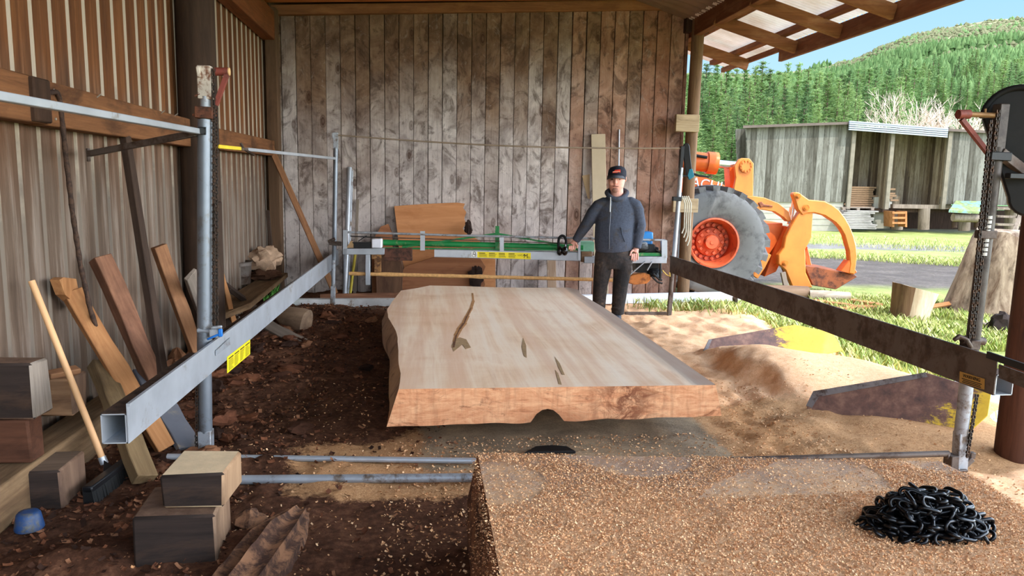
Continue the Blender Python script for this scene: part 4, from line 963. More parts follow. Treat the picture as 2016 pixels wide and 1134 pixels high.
while len(pts) < 66000:
    x = rs.uniform(.18, 2.5); y = 1.6 + (3.05 - 1.6) * rs.random() ** .9
    if not inside((x, y), TP): continue
    if y > 2.5 and mnoise.noise(Vector((x * 2.2, y * 2.2, 1))) < -.05 + (y - 2.5) * .5 and rs.random() < .8: continue
    pts.append((x, y, FZ + .002 + .012 * max(0, mnoise.noise(Vector((x * 7, y * 7, 5)))) + rs.random() * .004))
le = [p for p in loop if p.x < .32]
for i in range(3500):
    p = rs.choice(le); t_ = rs.random() ** 1.6; pts.append((p.x - .012 - .03 * t_ + rs.uniform(-.008, .02), p.y + rs.uniform(-.05, .05), FZ + .004 - .3 * t_))
o = link('wood_shavings', shaving_mesh('wood_shavings', pts, shm, rs, (.004, .0105))); tag(o, 'loose curled shavings and sawdust strewn over the front slab', 'shavings', None, 'stuff')
# shavings on the floor, loose mass
pts = []
while len(pts) < 9000:
    x = rs.uniform(-1.2, 3.4); y = rs.uniform(2.7, 5.6)
    if -.35 < x < 1.95 and 4.4 < y: continue
    if x < -.2 and rs.random() < .8: continue
    if 2.6 < x and y > 3.5 and rs.random() < .85: continue
    pts.append((x, y, 0))
hs = floor_h(np.array([p[0] for p in pts]), np.array([p[1] for p in pts])); pts = [(p[0], p[1], float(h) + .003) for p, h in zip(pts, hs)]
o = link('wood_chips', shaving_mesh('wood_chips', pts, shm, rs, (.006, .02))); tag(o, 'loose wood chips scattered over the sawdust floor around the slabs', 'wood chips', None, 'stuff')
barkm = [plain('bark_%d' % i, c, .95, 0, .3, 20, .3, .1) for i, c in enumerate((srgb(100, 62, 44), srgb(72, 46, 34), srgb(134, 92, 66), srgb(112, 70, 48), srgb(56, 38, 30)))]
pts = []
while len(pts) < 7000:
    x = rs.uniform(-2.0, .2); y = rs.uniform(2.3, 9.5)
    if x > -.7 and rs.random() < .75: continue
    if -1.3 < x and 3.0 < y < 4.0 and rs.random() < .6: continue
    pts.append((x, y, 0))
hs = floor_h(np.array([p[0] for p in pts]), np.array([p[1] for p in pts])); pts = [(p[0], p[1], float(h) + .008) for p, h in zip(pts, hs)]
o = link('bark_litter', shaving_mesh('bark_litter', pts, barkm, rs, (.008, .045))); tag(o, 'litter of brown bark scraps over the dirt floor on the left', 'bark litter', None, 'stuff')
# heap of chain
def link_mesh(name, L=.036, R=.0195, r=.0075, n1=10, n2=7):
    c_ = []
    for i in range(n1): a = -pi / 2 + pi * i / (n1 - 1); c_.append((L / 2 + R * cos(a), R * sin(a)))
    for i in range(n1): a = pi / 2 + pi * i / (n1 - 1); c_.append((-L / 2 + R * cos(a), R * sin(a)))
    k_ = len(c_); mb = MB(); vs = []; fs = []
    for i, (x, y) in enumerate(c_):
        x0, y0 = c_[i - 1]; x1, y1 = c_[(i + 1) % k_]; t_ = Vector((x1 - x0, y1 - y0, 0)).normalized(); nn = Vector((-t_.y, t_.x, 0))
        for j in range(n2): a = 2 * pi * j / n2; vs.append(Vector((x, y, 0)) + nn * (r * cos(a)) + Vector((0, 0, r * sin(a))))
    for i in range(k_):
        for j in range(n2): fs.append((i * n2 + j, i * n2 + (j + 1) % n2, ((i + 1) % k_) * n2 + (j + 1) % n2, ((i + 1) % k_) * n2 + j))
    mb.add(vs, fs); return mb
blk = plain('oiled_black_chain', srgb(22, 22, 25), .28, .55, .2, 20, .05, .6)
cc0 = pz(1822, 1042, FZ)
CHS = .86
ch = thing('lifting_chain', 'heap of glossy black steel chain lying on the chip-covered front slab', 'chain', (cc0.x, cc0.y, FZ)); ch.scale = (CHS,) * 3
first = link_mesh('link').build('link', blk, None, True, 0, 75); first.parent = ch
rc = random.Random(4); mats4 = []
CR0 = Vector((CR.x, CR.y, 0)).normalized(); CD0 = Vector((-CR0.y, CR0.x, 0))
def heap_h(u, w_):   # profile of the heap along the viewer's right and away
    return max(0, .135 * math.exp(-((u - .0) / .095) ** 2 - (w_ / .09) ** 2) + .05 * math.exp(-((u + .10) / .09) ** 2 - (w_ / .10) ** 2) + .055 * math.exp(-((u - .13) / .09) ** 2 - (w_ / .09) ** 2) + .045 * math.exp(-(u / .2) ** 4 - (w_ / .13) ** 4))
pos = []
for lay in range(6):
    for i in range(500):
        u = rc.uniform(-.26, .26); w_ = rc.uniform(-.13, .13)
        if (u / .25) ** 2 + (w_ / .125) ** 2 > 1: continue
        hmax = heap_h(u, w_) ; z = .010 + lay * .026
        if z > hmax + .01: continue
        if all((Vector((u, w_, z)) - Vector(p)).length > .029 for p in pos): pos.append((u, w_, z))
for (u, w_, z) in pos:
    Rm = Matrix.Rotation(rc.uniform(0, 6.28), 4, 'Z') @ Matrix.Rotation(rc.choice((0.25, 1.1, -.9, .6)) + rc.uniform(-.4, .4), 4, 'X') @ Matrix.Rotation(rc.uniform(-.5, .5), 4, 'Y')
    mats4.append((u, w_, z, Matrix.Translation(CR0 * u + CD0 * w_ + Vector((0, 0, max(.014, z)))) @ Rm))
mats4.sort(key=lambda e_: e_[1] - e_[2] * 1.2)
first.matrix_basis = mats4[0][3]
for e_ in mats4[1:96]:
    c_ = first.copy(); COL.objects.link(c_); c_.parent = ch; c_.matrix_basis = e_[3]
mb = MB(); lm = link_mesh('x')
for e_ in mats4[96:]: mb.add([e_[3] @ Vector(p) for p in lm.v], lm.f)
if mb.v:
    o = mb.build('inner_links', blk, None, True, 0, 75); o.parent = ch; o['kind'] = 'stuff'
print('chain links', len(mats4))
# ------------------------------------------------------------------ timbers and tools along the left wall
w_light = wood('light_pine', srgb(146, 96, 58), srgb(182, 130, 84), srgb(104, 66, 40), 'Z', 20)
w_mid = wood('mid_brown_timber', srgb(120, 80, 54), srgb(164, 118, 82), srgb(78, 50, 36), 'Z', 20)
w_red = wood('red_brown_timber', srgb(104, 66, 48), srgb(150, 106, 80), srgb(66, 42, 32), 'Z', 20)
w_grey = wood('grey_timber', srgb(104, 92, 82), srgb(150, 136, 122), srgb(70, 58, 50), 'Z', 20)
w_dark = wood('dark_timber', srgb(46, 34, 28), srgb(78, 60, 48), None, 'Z', 20)
EXP = Vector((.75, -.66, 0))
def lean(name, label, mat, p0, p1, w_, t_, facing=EXP, cat='plank', grp='timbers leaning on the left wall', **kw):
    o = local_board(name, mat, p0, p1, w_, t_, facing, **kw); return tag(o, label, cat, grp)
lean('timber_plank', 'light orange plank with a flared notched top end leaning on the left wall', w_light, pz(326, 884, .02), pX(140, 574, -2.0), .105, .05, jag=.006)
# flared end of that plank
A_ = COL.objects['timber_plank']
mb = MB(); pp = [pX(x, y, -1.985) for x, y in ((117, 551), (125, 546), (150, 549), (156, 578), (172, 600), (160, 606), (146, 596), (128, 580))]; mb.prism(pp, (-.05, .0, 0)); fl = mb.build('flared_end', w_light, A_, False)
lean('square_timber', 'thick squared reddish timber leaning on the left wall between the rail and the dark bar', w_red, pz(345, 846, .0), pX(198, 506, -1.98), .105, .09, cat='timber', jag=.007)
lean('timber_board', 'blue-grey weathered board end below the left rail, left of the front mast foot', rusty('bluegrey_board', srgb(104, 104, 110), srgb(150, 132, 104), .38, 5, .85, 0, .3), pz(374, 884, .0), pX(282, 730, -1.76), .15, .035, jag=.005)
lean('dark_batten', 'tall dark batten leaning on the left wall under the sloping arm stay', w_dark, pz(338, 856, .0), pX(246, 268, -1.98), .062, .05, (1, -.3, 0))
lean('timber_plank', 'brown plank leaning on the left wall just left of the dark round post', w_mid, pz(404, 738, .02), pX(312, 484, -1.97), .10, .06, jag=.004)
lean('timber_plank', 'short grey weathered plank end beside the foot of the dark round post', w_grey, pz(425, 690, .02), pX(374, 540, -1.72), .105, .03, jag=.006)
lean('timber_plank', 'thin orange split plank leaning behind the left front mast', w_light, pz(468, 668, .02), pX(426, 492, -1.80), .07, .025, taper=.35, jag=.005)
lean('timber_plank', 'dark brown narrow plank standing upright behind the chain of the left front mast', w_dark, pz(436, 690, .0), pX(428, 398, -1.75), .07, .03)
lean('timber_post', 'olive brown split post lying against the left rail above the broom head', wood('olive_timber', srgb(94, 74, 50), srgb(136, 112, 80), srgb(54, 42, 32), 'Z', 20), pz(286, 945, .02), pX(196, 716, -1.86), .115, .07, cat='post', jag=.005)
lean('timber_plank', 'grey plank lying slanted on the dirt below the left rail beside the log end', w_grey, pz(598, 677, .03), pz(527, 640, .14), .12, .03, (0, -.5, .8), jag=.005)
lean('timber_plank', 'dark plank lying slanted off the bench below the rusty bucket', w_dark, pz(520, 620, .05), pX(445, 562, -1.85), .12, .04, (.5, -.5, .7), jag=.005)
t = lean('diagonal_prop', 'slim orange brown prop leaning diagonally in the back left corner', w_mid, pY(660, 578, 9.6), pY(529, 281, 10.05), .075, .045, (.3, -1, 0), 'prop', None)
# bent reinforcing bar on a nail
mb = MB(); pts = [pX(x, y, xx) for x, y, xx in ((94, 193, -2.0), (97, 182, -1.96), (112, 181, -1.94), (118, 196, -1.945), (130, 310, -1.95), (143, 420, -1.94), (158, 520, -1.92), (178, 610, -1.88), (205, 690, -1.84), (232, 770, -1.8), (262, 850, -1.76))]
sm_ = []
for a, b2 in zip(pts[:-1], pts[1:]):
    for i in range(6): sm_.append(a.lerp(b2, i / 6))
mb.tube(sm_, [.012 + .003 * (i % 2) for i in range(len(sm_))], 8)
o = mb.build('steel_bar', rusty('rebar', srgb(78, 56, 42), srgb(54, 38, 30), .5, 30, .8, .2, .3)); tag(o, 'long bent rusty steel bar hooked over the left girt', 'steel bar')
# push broom
b0 = pz(203, 906, .10); b1 = pX(62, 553, -2.0)
t = thing('push_broom', 'push broom with pale wooden handle and wide black head leaning on the left wall', 'broom', tuple(pz(215, 940)))
mb = MB(); mb.cyl(b0, b1, .0165, 14); mb.build('handle', plain('broom_handle_wood', srgb(214, 164, 116), .55, 0, .08, 4, .03), t)
mb = MB(); mb.cyl(b0 - (b1 - b0).normalized() * .02, b0 + (b1 - b0).normalized() * .02, .02, 12); mb.build('ferrule', galv, t)
h0, h1 = pz(171, 965, .075), pz(262, 898, .075)
mb = MB(); mb.beam(h0, h1, .05, .035); mb.prism([b0 + Vector((0, 0, .01)), h0.lerp(h1, .3), h0.lerp(h1, .62)], (.02, -.03, -.01)); mb.build('head', plain('black_plastic', srgb(24, 24, 26), .35, 0, .1, 5, 0), t, bevel=.006)
mb = MB()
hd_ = (h1 - h0).normalized(); hn_ = Vector((hd_.y, -hd_.x, 0)); nb2 = 40
for i in range(nb2):
    a, b2 = h0.lerp(h1, i / nb2), h0.lerp(h1, (i + .96) / nb2); fl_ = rnd.uniform(.03, .04)
    mb.add([a - hn_ * .022, b2 - hn_ * .022, b2 + hn_ * .022, a + hn_ * .022] + [v_ + Vector((0, 0, -.075 + rnd.uniform(-.004, .004))) for v_ in (a - hn_ * .02, b2 - hn_ * .02, b2 + hn_ * fl_, a + hn_ * fl_)], [(0, 1, 2, 3), (7, 6, 5, 4), (0, 4, 5, 1), (1, 5, 6, 2), (2, 6, 7, 3), (3, 7, 4, 0)])
mb.build('bristles', rubber_m, t)
# sill timber on the ground along the wall and blocks
tan_y = wood('sill_wood', srgb(96, 72, 50), srgb(140, 112, 82), srgb(66, 48, 34), 'Y', 20, .85, .4, .5)
mb = MB(); mb.prism([(-2.04, 2.4, .22), (-1.845, 2.4, .22), (-1.835, 4.85, .21), (-2.04, 4.85, .21)], (0, 0, -.21)); o = mb.build('sill_timber', tan_y, None, bevel=.015, seg=2); tag(o, 'long squared timber lying on the ground along the left wall with blocks on it', 'timber')
char = wood('charred_block', srgb(34, 27, 24), srgb(58, 46, 40), srgb(90, 66, 50), 'X', 14, .9, .5, .5)
blk_tan = wood('block_tan', srgb(116, 84, 60), srgb(160, 122, 90), srgb(66, 46, 34), 'X', 16)
block_top = plain('pale_sawn_top', srgb(210, 184, 148), .85, 0, .15, 9, .2)
block_side = wood('block_side', srgb(84, 62, 50), srgb(132, 104, 84), srgb(54, 40, 34), 'Z', 14)  # fronts near-black, sides paler: light from the right put into the colours
def block(name, label, lo, hi, mats, rz=0.0, cat='block', grp='cut timber blocks', jag=.008, seed=1):
    """cut block: own wood per face, sides lighter as if lit from the right; slightly uneven corners"""
    r = random.Random(seed); c = (Vector(lo) + Vector(hi)) / 2; hx, hy, hz = [(b_ - a_) / 2 for a_, b_ in zip(lo, hi)]
    j = lambda: r.uniform(-jag, jag)
    vs = [(sx * hx + j(), sy * hy + j(), sz * hz + (j() if sz > 0 else 0)) for sx in (-1, 1) for sy in (-1, 1) for sz in (-1, 1)]
    mb = MB(); mb.v = vs; mb.f = [(0, 1, 3, 2), (4, 6, 7, 5), (0, 4, 5, 1), (2, 3, 7, 6), (0, 2, 6, 4), (1, 5, 7, 3)]; mb.m = [2, 2, 0, 0, 1, 1]
    o = mb.build(name, mats, None, True, .010); o.location = c; o.rotation_euler.z = rz
    return tag(o, label, cat, grp)
a = pX(70, 826, -1.80); zk = a.z; rb_ = wood('dark_red_block', srgb(66, 40, 28), srgb(98, 62, 44), None, 'X', 14)
block('wood_block', 'big dark block on the long sill timber by the left wall', (a.x - .27, a.y, zk), (a.x + .0, a.y + .15, zk + .265), [char, block_side, w_grey], 0, seed=2)
block('wood_block', 'reddish block on the sill timber carrying the big dark block', (a.x - .27, a.y + .02, .222), (a.x - .04, a.y + .14, zk - .003), [rb_, rb_, rb_], 0, seed=12)
a = pX(124, 822, -1.90); zj = max(.223, a.z)
block('wood_block', 'small brown block behind the big dark one on the sill timber', (a.x - .13, a.y + .02, zj), (a.x + .04, a.y + .2, zj + .2), [blk_tan, blk_tan, block_side], 0, seed=3)
tag(local_board('timber_offcut', w_mid, Vector((a.x - .08, a.y + .04, zj + .222)), Vector((a.x + .02, a.y + .16, zj + .222)), .06, .03, (0, -.4, 1)), 'thin brown offcut lying on the small block on the sill timber', 'offcut')
a = pz(113, 1004, .0)
block('wood_block', 'dusty dark block on the dirt floor between the blue cup and the broom head', (a.x - .18, a.y, -.02), (a.x + .02, a.y + .26, .20), [char, wood('dusty_block_top', srgb(96, 78, 64), srgb(128, 106, 88), None, 'X'), block_side], .05, seed=4)
a = pz(412, 1124, .0)
block('wood_block', 'large dark block on the ground, lower of the two stacked blocks in front', (a.x - .30, a.y, -.03), (a.x + .02, a.y + .31, .235), [char, block_side, wood('split_side', srgb(110, 84, 66), srgb(156, 126, 100), srgb(52, 38, 32), 'Z', 10)], .06, seed=5)
block('wood_block', 'block with pale sawn top, upper of the two stacked blocks in front', (a.x - .19, a.y + .05, .245), (a.x + .06, a.y + .31, .395), [char, block_top, wood('split_side2', srgb(140, 108, 82), srgb(180, 146, 112), srgb(84, 60, 48), 'Z', 10)], -.03, seed=6)
for (x, y, sx, sy, sz, m_, lab_, sd) in ((205, 765, .26, .22, .25, char, 'dark block in the shadow behind the leaning light plank', 7),
        (165, 752, .2, .16, .10, blk_tan, 'flat brown block on the dirt at the foot of the steel bar', 8),
        (342, 692, .20, .22, .24, w_grey, 'pale grey block standing behind the brown plank by the round post', 9),
        (196, 745, .16, .18, .07, blk_tan, 'thin brown block beside the olive post', 10)):
    a = pz(x, y, .02); block('wood_block', lab_, (a.x - sx / 2, a.y, -.02), (a.x + sx / 2, a.y + sy, sz), [m_, m_, m_], .1, seed=sd)
# blue cup, chunks of wood
mb = MB(); c0 = pz(58, 1040, .02); mb.lathe([(.058, .0), (.060, .004), (.057, .02), (.048, .068), (.040, .078), (.02, .080)], 28, Matrix.Translation(c0)); o = mb.build('blue_cup', rusty('dusty_blue_plastic', srgb(34, 66, 112), srgb(86, 86, 84), .47, 14, .5, 0, .1)); tag(o, 'dusty blue plastic cup upside down on the dirt floor', 'cup')
rag = rusty('splintered_wood', srgb(136, 96, 68), srgb(70, 46, 34), .5, 9, .9, 0, .6)
mb = MB(); p0, p1 = pz(585, 1020, .04), pz(455, 1200, .0); pts = [p0.lerp(p1, i / 14) for i in range(15)]; n_ = 28; rr2 = random.Random(3); rad = [rr2.uniform(.75, 1.15) for _ in range(n_)]
mb.tube(pts, [.06 + .075 * min(1, i / 6) for i in range(15)], n_)
for i in range(15):
    for j in range(n_):
        q_ = Vector(mb.v[i * n_ + j]); mb.v[i * n_ + j] = tuple(pts[i] + (q_ - pts[i]) * (rad[j] * (1 + .1 * mnoise.noise(q_ * 9))))
o = mb.build('splintered_log', rag, None, True, 0, 50); tag(o, 'splintered brown log lying in the front between the stacked blocks and the chip-covered slab', 'log')
mb = MB(); mb.blob(pz(495, 1028, .05), (.07, .05, .065), 5, .5, 12, 8, 1.4); o = mb.build('wood_chunk', rag, None, True, 0, 25); tag(o, 'reddish wood chunk on the dirt right of the stacked blocks', 'wood chunk')
# bench plank with bucket and burl
zb_ = .36
fA, fB = pz(494, 596, zb_), pz(590, 518, zb_)
fA = Vector((max(fA.x, -1.8), fA.y, zb_)); fB = fA.lerp(fB, min(1, (9.85 - fA.y) / (fB.y - fA.y))); d_ = (fB - fA)
mb = MB(); mb.prism([fA, fB, Vector((-2.02, min(fB.y, 9.9), zb_)), Vector((-2.02, fA.y - .6, zb_)), Vector((fA.x - .1, fA.y - .6, zb_))], (0, 0, -.06)); o = mb.build('bench_plank', tan_y, None, bevel=.006); tag(o, 'rough plank bench along the back of the left wall holding bucket and burl', 'bench')
mb = MB(); mb.bb((-2.0, fA.y - .3, -.02), (-1.82, fA.y - .1, zb_ - .06)); mb.build('leg', w_dark, o); mb = MB(); mb.bb((-2.0, fB.y - .4, -.02), (-1.82, fB.y - .2, zb_ - .06)); mb.build('leg', w_dark, o)
bc = pz(468, 558, zb_); bc.z = zb_
mb = MB(); k_ = 1.0; R_ = 28 / FPX * (bc - CAM).dot(CF); h_ = 44 / FPX * (bc - CAM).dot(CF)
mb.lathe([(.0, .004), (R_ * .80, .004), (R_ * .80, .0), (R_ * .84, 0), (R_ * .88, h_ * .33), (R_ * .91, h_ * .35), (R_ * .90, h_ * .38), (R_ * .96, h_ * .80), (R_ * .99, h_ * .82), (R_ * .97, h_ * .85), (R_ * 1.0, h_), (R_ * 1.03, h_), (R_ * 1.02, h_ * .97), (R_ * .96, h_ * .95), (R_ * .8, .012), (0, .012)], 36, Matrix.Translation(bc))
o = mb.build('metal_bucket', rusty('old_bucket', srgb(104, 94, 86), srgb(78, 60, 48), .48, 10, .6, .3, .2)); tag(o, 'old ribbed metal bucket on the bench by the left wall', 'bucket')
uc = pz(523, 550, zb_); s_ = (uc - CAM).dot(CF) / FPX
mb = MB(); mb.blob(uc + Vector((0, 0, 42 * s_)), (30 * s_, 24 * s_, 24 * s_), 21, .45, 24, 16, 2.2, Matrix.Rotation(-.5, 3, 'Y')); o = mb.build('burl', plain('burl_wood', srgb(176, 146, 120), .9, 0, .45, 7, .7, .1), None, True, 0, 40); tag(o, 'pale knobbly wood burl sitting on top of a dark root on the bench', 'burl')
mb = MB(); mb.blob(uc + Vector((0, 0, 11 * s_)), (30 * s_, 24 * s_, 12 * s_), 33, .4, 22, 14, 2.2); o = mb.build('root_chunk', plain('root_wood', srgb(84, 58, 44), .95, 0, .45, 9, .7, .1), None, True, 0, 40); tag(o, 'dark brown root chunk under the pale burl on the bench', 'wood chunk')
# log end with its grey ring, near the big slab
lc = pz(604, 655, .0); s_ = (lc - CAM).dot(CF) / FPX
mb = MB(); c0 = lc + Vector((0, 0, 22 * s_)); ax = Vector((-.9, .45, .12)).normalized(); pts = [c0, c0 + ax * 10 * s_, c0 + ax * 50 * s_, c0 + ax * 60 * s_]; mb.tube(pts, [24 * s_, 25 * s_, 22 * s_, 18 * s_], 18)
for i, p in enumerate(mb.v): mb.v[i] = tuple(Vector(p) + Vector((mnoise.noise(Vector(p) * 6), mnoise.noise(Vector(p) * 6 + Vector((5, 0, 0))), mnoise.noise(Vector(p) * 6 + Vector((0, 9, 0))))) * .025)
o = mb.build('log_end', wood('log_grey', srgb(104, 82, 64), srgb(150, 124, 100), srgb(70, 52, 42), 'X', 10), None, True, 0, 50); tag(o, 'short grey log end lying on the dirt beyond the left rail', 'log')
# bark slabs and rubble on the dirt
rub = [(485, 752, .14, .10, .05, 'largest brown bark slab on the dirt beside the yellow label of the left rail'), (385, 705, .10, .10, .10, 'reddish rubble chunk against the left rail below the blue strap'), (350, 720, .12, .10, .12, 'pinkish rotten wood chunk behind the left rail'), (450, 610, .1, .1, .1, 'grey wood chunk behind the left front mast'), (470, 640, .09, .08, .07, 'mossy wood chunk beside the thin orange plank'), (520, 695, .12, .07, .03, 'flat bark piece lying below the middle of the left rail')]
for i, (x, y, a, b_, c_, lab_) in enumerate(rub):
    mb = MB(); p = pz(x, y, .03); mb.blob(p, (a, b_, c_), 40 + i, .55, 16, 10, 1.5, Matrix.Rotation(i, 3, 'Z')); o = mb.build('wood_chunk', [barkm[3], barkm[2], barkm[2], w_grey, w_grey, barkm[2]][i], None, True, 0, 25); tag(o, lab_, 'wood chunk')
for i in range(46):
    x = rs.uniform(-1.75, -.35); y = rs.uniform(4.1, 8.6)
    if x > -1.0 and rs.random() < .5: x -= .6
    L = rs.uniform(.05, .13); hgt = float(floor_h(np.array([x]), np.array([y]))[0])
    mb = MB(); mb.blob((0, 0, 0), (L, L * rs.uniform(.35, .7), L * rs.uniform(.2, .45)), 80 + i, .6, 12, 8, 1.6); o = mb.build('bark_lump', rs.choice(barkm), None, True, 0, 25); o.location = (x, y, hgt + .01); o.rotation_euler = (rs.uniform(-.3, .3), rs.uniform(-.3, .3), rs.uniform(0, 6))
    tag(o, 'brown bark lump lying on the dirt floor between the left wall and the big slab', 'bark lump', 'bark lumps on the dirt floor')
# weeds showing under the bench
leafg = plain('weed_leaf', srgb(96, 160, 70), .6, 0, .3, 12, 0)
mb = MB(); c0 = pz(522, 600, .05)
for i in range(70):
    a = rnd.uniform(0, 6.28); L = rnd.uniform(.12, .34); b0_ = c0 + Vector((rnd.uniform(.0, .3), rnd.uniform(-.2, .3), -.04)); tip = b0_ + Vector((cos(a) * L * .5, sin(a) * L * .5, L)); sd = Vector((-sin(a), cos(a), 0)) * .014; m_ = b0_.lerp(tip, .5) + Vector((0, 0, .03))
    mb.add([b0_ - sd * .4, b0_ + sd * .4, m_ + sd, tip, m_ - sd], [(0, 1, 2, 3, 4)])
o = mb.build('weed_clump', leafg, None, False); tag(o, 'bright green weeds growing below the bench by the left wall', 'weeds')
o = tag(local_board('timber_plank', w_dark, pX(540, 560, -1.85), pX(527, 415, -1.98), .05, .04, (1, 0, 0)), 'thin grey stick standing in the dark back left corner', 'stick')

# ------------------------------------------------------------------ things against the plank wall
def wslab(name, label, outline, off_top, off_bot, thick, mats, cat, grp=None, parent=None):
    ys_ = [p[1] for p in outline]; y0, y1 = min(ys_), max(ys_)
    pts = [wall_pt(px, py, off_top + (off_bot - off_top) * (py - y0) / (y1 - y0)) for px, py in outline]
    mb = MB(); mb.prism(pts, WN * -thick); o = mb.build(name, mats, None, False); return tag(o, label, cat, grp) if label else o
face1 = wood('orange_slab_face', srgb(178, 118, 74), srgb(204, 144, 98), srgb(150, 92, 56), 'X', 9, .85, .2, .4)
face2 = wood('brown_slab_face', srgb(132, 84, 56), srgb(168, 114, 80), srgb(96, 58, 40), 'X', 9, .85, .3, .5)
ragged = [(776, 406), (800, 404), (860, 400.5), (900, 399), (915, 401), (912, 410), (918, 418), (914, 430), (917, 440), (911, 450), (916, 458), (926, 462), (934, 468), (944, 474), (952, 486), (975, 490), (976, 585), (790, 590), (785, 480)]
wslab('offcut_slab', 'large pale orange sawn slab with ragged right edge leaning on the plank wall', ragged, .12, .34, .05, face1, 'slab', 'slabs leaning on the plank wall')
wslab('offcut_slab', 'brown slab with dark bark hole, standing in front of the pale orange slab', [(790, 535), (800, 524), (850, 508), (900, 500), (925, 499), (945, 508), (956, 525), (950, 540), (955, 560), (945, 590), (794, 592)], .42, .5, .05, face2, 'slab', 'slabs leaning on the plank wall')
wslab('log_piece', 'dark rough cut log piece standing left of the brown slab', [(742, 592), (740, 530), (748, 508), (762, 498), (786, 500), (793, 530), (790, 592)], .50, .55, .22, wood('dark_log_cut', srgb(84, 58, 44), srgb(124, 92, 70), srgb(52, 36, 30), 'Z', 10), 'log')
wslab('offcut_slab', 'small red-brown pointed offcut behind the white fuel bottle', [(732, 590), (732, 478), (740, 462), (750, 446), (764, 441), (772, 460), (778, 590)], .15, .30, .06, face2, 'slab', 'slabs leaning on the plank wall')
dk = plain('bark_hole', srgb(48, 32, 26), .95, 0, .4, 30, .5)
kn_ = COL.objects['offcut_slab.001']
mb = MB(); mb.blob(wall_pt(938, 545, .495), (.09, .02, .15), 9, .5, 16, 10, 2.0); mb.build('bark_pocket', dk, kn_, True, 0, 30)
mb = MB(); mb.blob(wall_pt(922, 448, .30) , (.05, .03, .09), 14, .6, 16, 10, 2.0); mb.build('bark_edge', dk, COL.objects['offcut_slab'], True, 0, 30)
tag(local_board('narrow_board', wood('speckled_board', srgb(140, 112, 88), srgb(172, 146, 122), srgb(214, 200, 184), 'Z', 26, .8, .3, .8), wall_pt(1087, 590, .30), wall_pt(1085, 508, .12), .125, .03, WN), 'narrow speckled board standing against the plank wall under the carriage beam', 'board')
pb = local_board('pale_board', plain('pale_mdf', srgb(182, 164, 138), .8, 0, .08, 3, .05), wall_pt(1184, 592, .34), wall_pt(1177.5, 264, .06), .198, .02, WN); tag(pb, 'tall pale board leaning on the plank wall behind the man', 'board')
mb = MB(); c0 = wall_pt(1174, 366, .14); xv = WX; pts = [c0 + xv * (.05 * cos(a)) + Vector((0, 0, .07 * sin(a))) for a in [2 * pi * i / 24 for i in range(20)]]; mb.tube(pts, .007, 6); mb.build('ring_stain', dk, pb)
wslab('board_offcut', 'small pale pointed offcut beside the tall pale board', [(1146, 346), (1161, 343), (1161, 392), (1157, 390)], .05, .08, .015, plain('pale_mdf2', srgb(188, 160, 124), .8, 0, .08, 3, .05), 'offcut')
mb = MB(); mb.cyl(wall_pt(1214, 592, .2), wall_pt(1219, 255, .03), .012, 8); o = mb.build('steel_rod', galv); tag(o, 'thin shiny steel rod standing against the plank wall above the cap', 'rod')
mb = MB(); mb.cyl(wall_pt(679, 590, .55), wall_pt(688, 330, .06), .034, 16); o = mb.build('long_pipe', galv); tag(o, 'thick galvanised pipe leaning on the plank wall by the slim back mast', 'pipe')
mb = MB(); mb.cyl(wall_pt(685, 590, .50), wall_pt(693, 335, .05), .018, 12); o = mb.build('long_pipe', galv_dull); tag(o, 'thinner pipe close beside the thick leaning pipe', 'pipe')
mb = MB(); mb.cyl(wall_pt(688, 590, .62), wall_pt(702, 480, .30), .018, 10); o = mb.build('yellow_rod', plain('yellow_rod_paint', srgb(170, 150, 50), .6)); tag(o, 'short yellow rod leaning behind the left end of the carriage', 'rod')
tag(local_board('narrow_board', w_grey, wall_pt(698, 590, .3), wall_pt(704, 392, .05), .04, .02, WN), 'slim grey lath leaning on the plank wall right of the pipes', 'lath')
# steel lying along the back
zz = .11
mb = MB(); a, b2 = pz(560, 597, .055), pz(792, 596, .055); mb.beam(a, b2, .10, .11); o = mb.build('steel_channel', rusty('white_galv', srgb(206, 206, 206), srgb(150, 132, 118), .40, 8, .5, .1, .1), None, False, .004); tag(o, 'pale galvanised steel channel on the ground left of the big slab end', 'steel beam')
mb = MB(); a, b2 = pz(1120, 590, .06), pz(1455, 583, .06); mb.beam(a, b2, .10, .12); mb.beam(a + Vector((0, -.05, -.055)), b2 + Vector((0, -.05, -.055)), .03, .01); o = mb.build('steel_channel', plain('white_steel', srgb(226, 228, 232), .4, .1, .06, 4, .02), None, False, .004); tag(o, 'clean white steel channel on the sawdust behind the man', 'steel beam')
tag(local_board('ground_batten', w_red, pz(630, 588, .08), pz(800, 585, .08), .05, .12, (0, 0, 1)), 'brown batten lying on the ground behind the pale steel channel', 'batten')
mb = MB(); mb.cyl(pz(570, 610, .02), pz(770, 611, .02), .03, 12); mb.cyl(pz(726, 610, .03), pz(740, 610, .03), .045, 10); o = mb.build('ground_pipe', rusty('brown_pipe', srgb(120, 96, 74), srgb(84, 60, 46), .5, 8, .8, 0, .2)); tag(o, 'brown dusty pipe on the ground in front of the pale steel channel', 'pipe')
mb = MB(); a, b2 = pz(1230, 617, .04), pz(1312, 617, .04); mb.beam(a, b2, .04, .035); o = mb.build('ground_bar', dirty_shaded_steel, None, False, .003); tag(o, 'brown steel bar on the sawdust running to the right back mast foot', 'bar')
# black shovel blade tip on the floor before the front slab
mb = MB(); c0 = pz(1082, 889, .02)
pts = [c0 + Vector((x, y, 0)) for x, y in ((-.16, -.05), (-.08, .045), (.02, .06), (.11, .035), (.15, -.05))]; mb.prism(pts, (0, 0, .02)); o = mb.build('shovel_blade', black_m, None, False, .006); tag(o, 'black shovel blade lying on the floor behind the chip-covered slab', 'shovel blade')

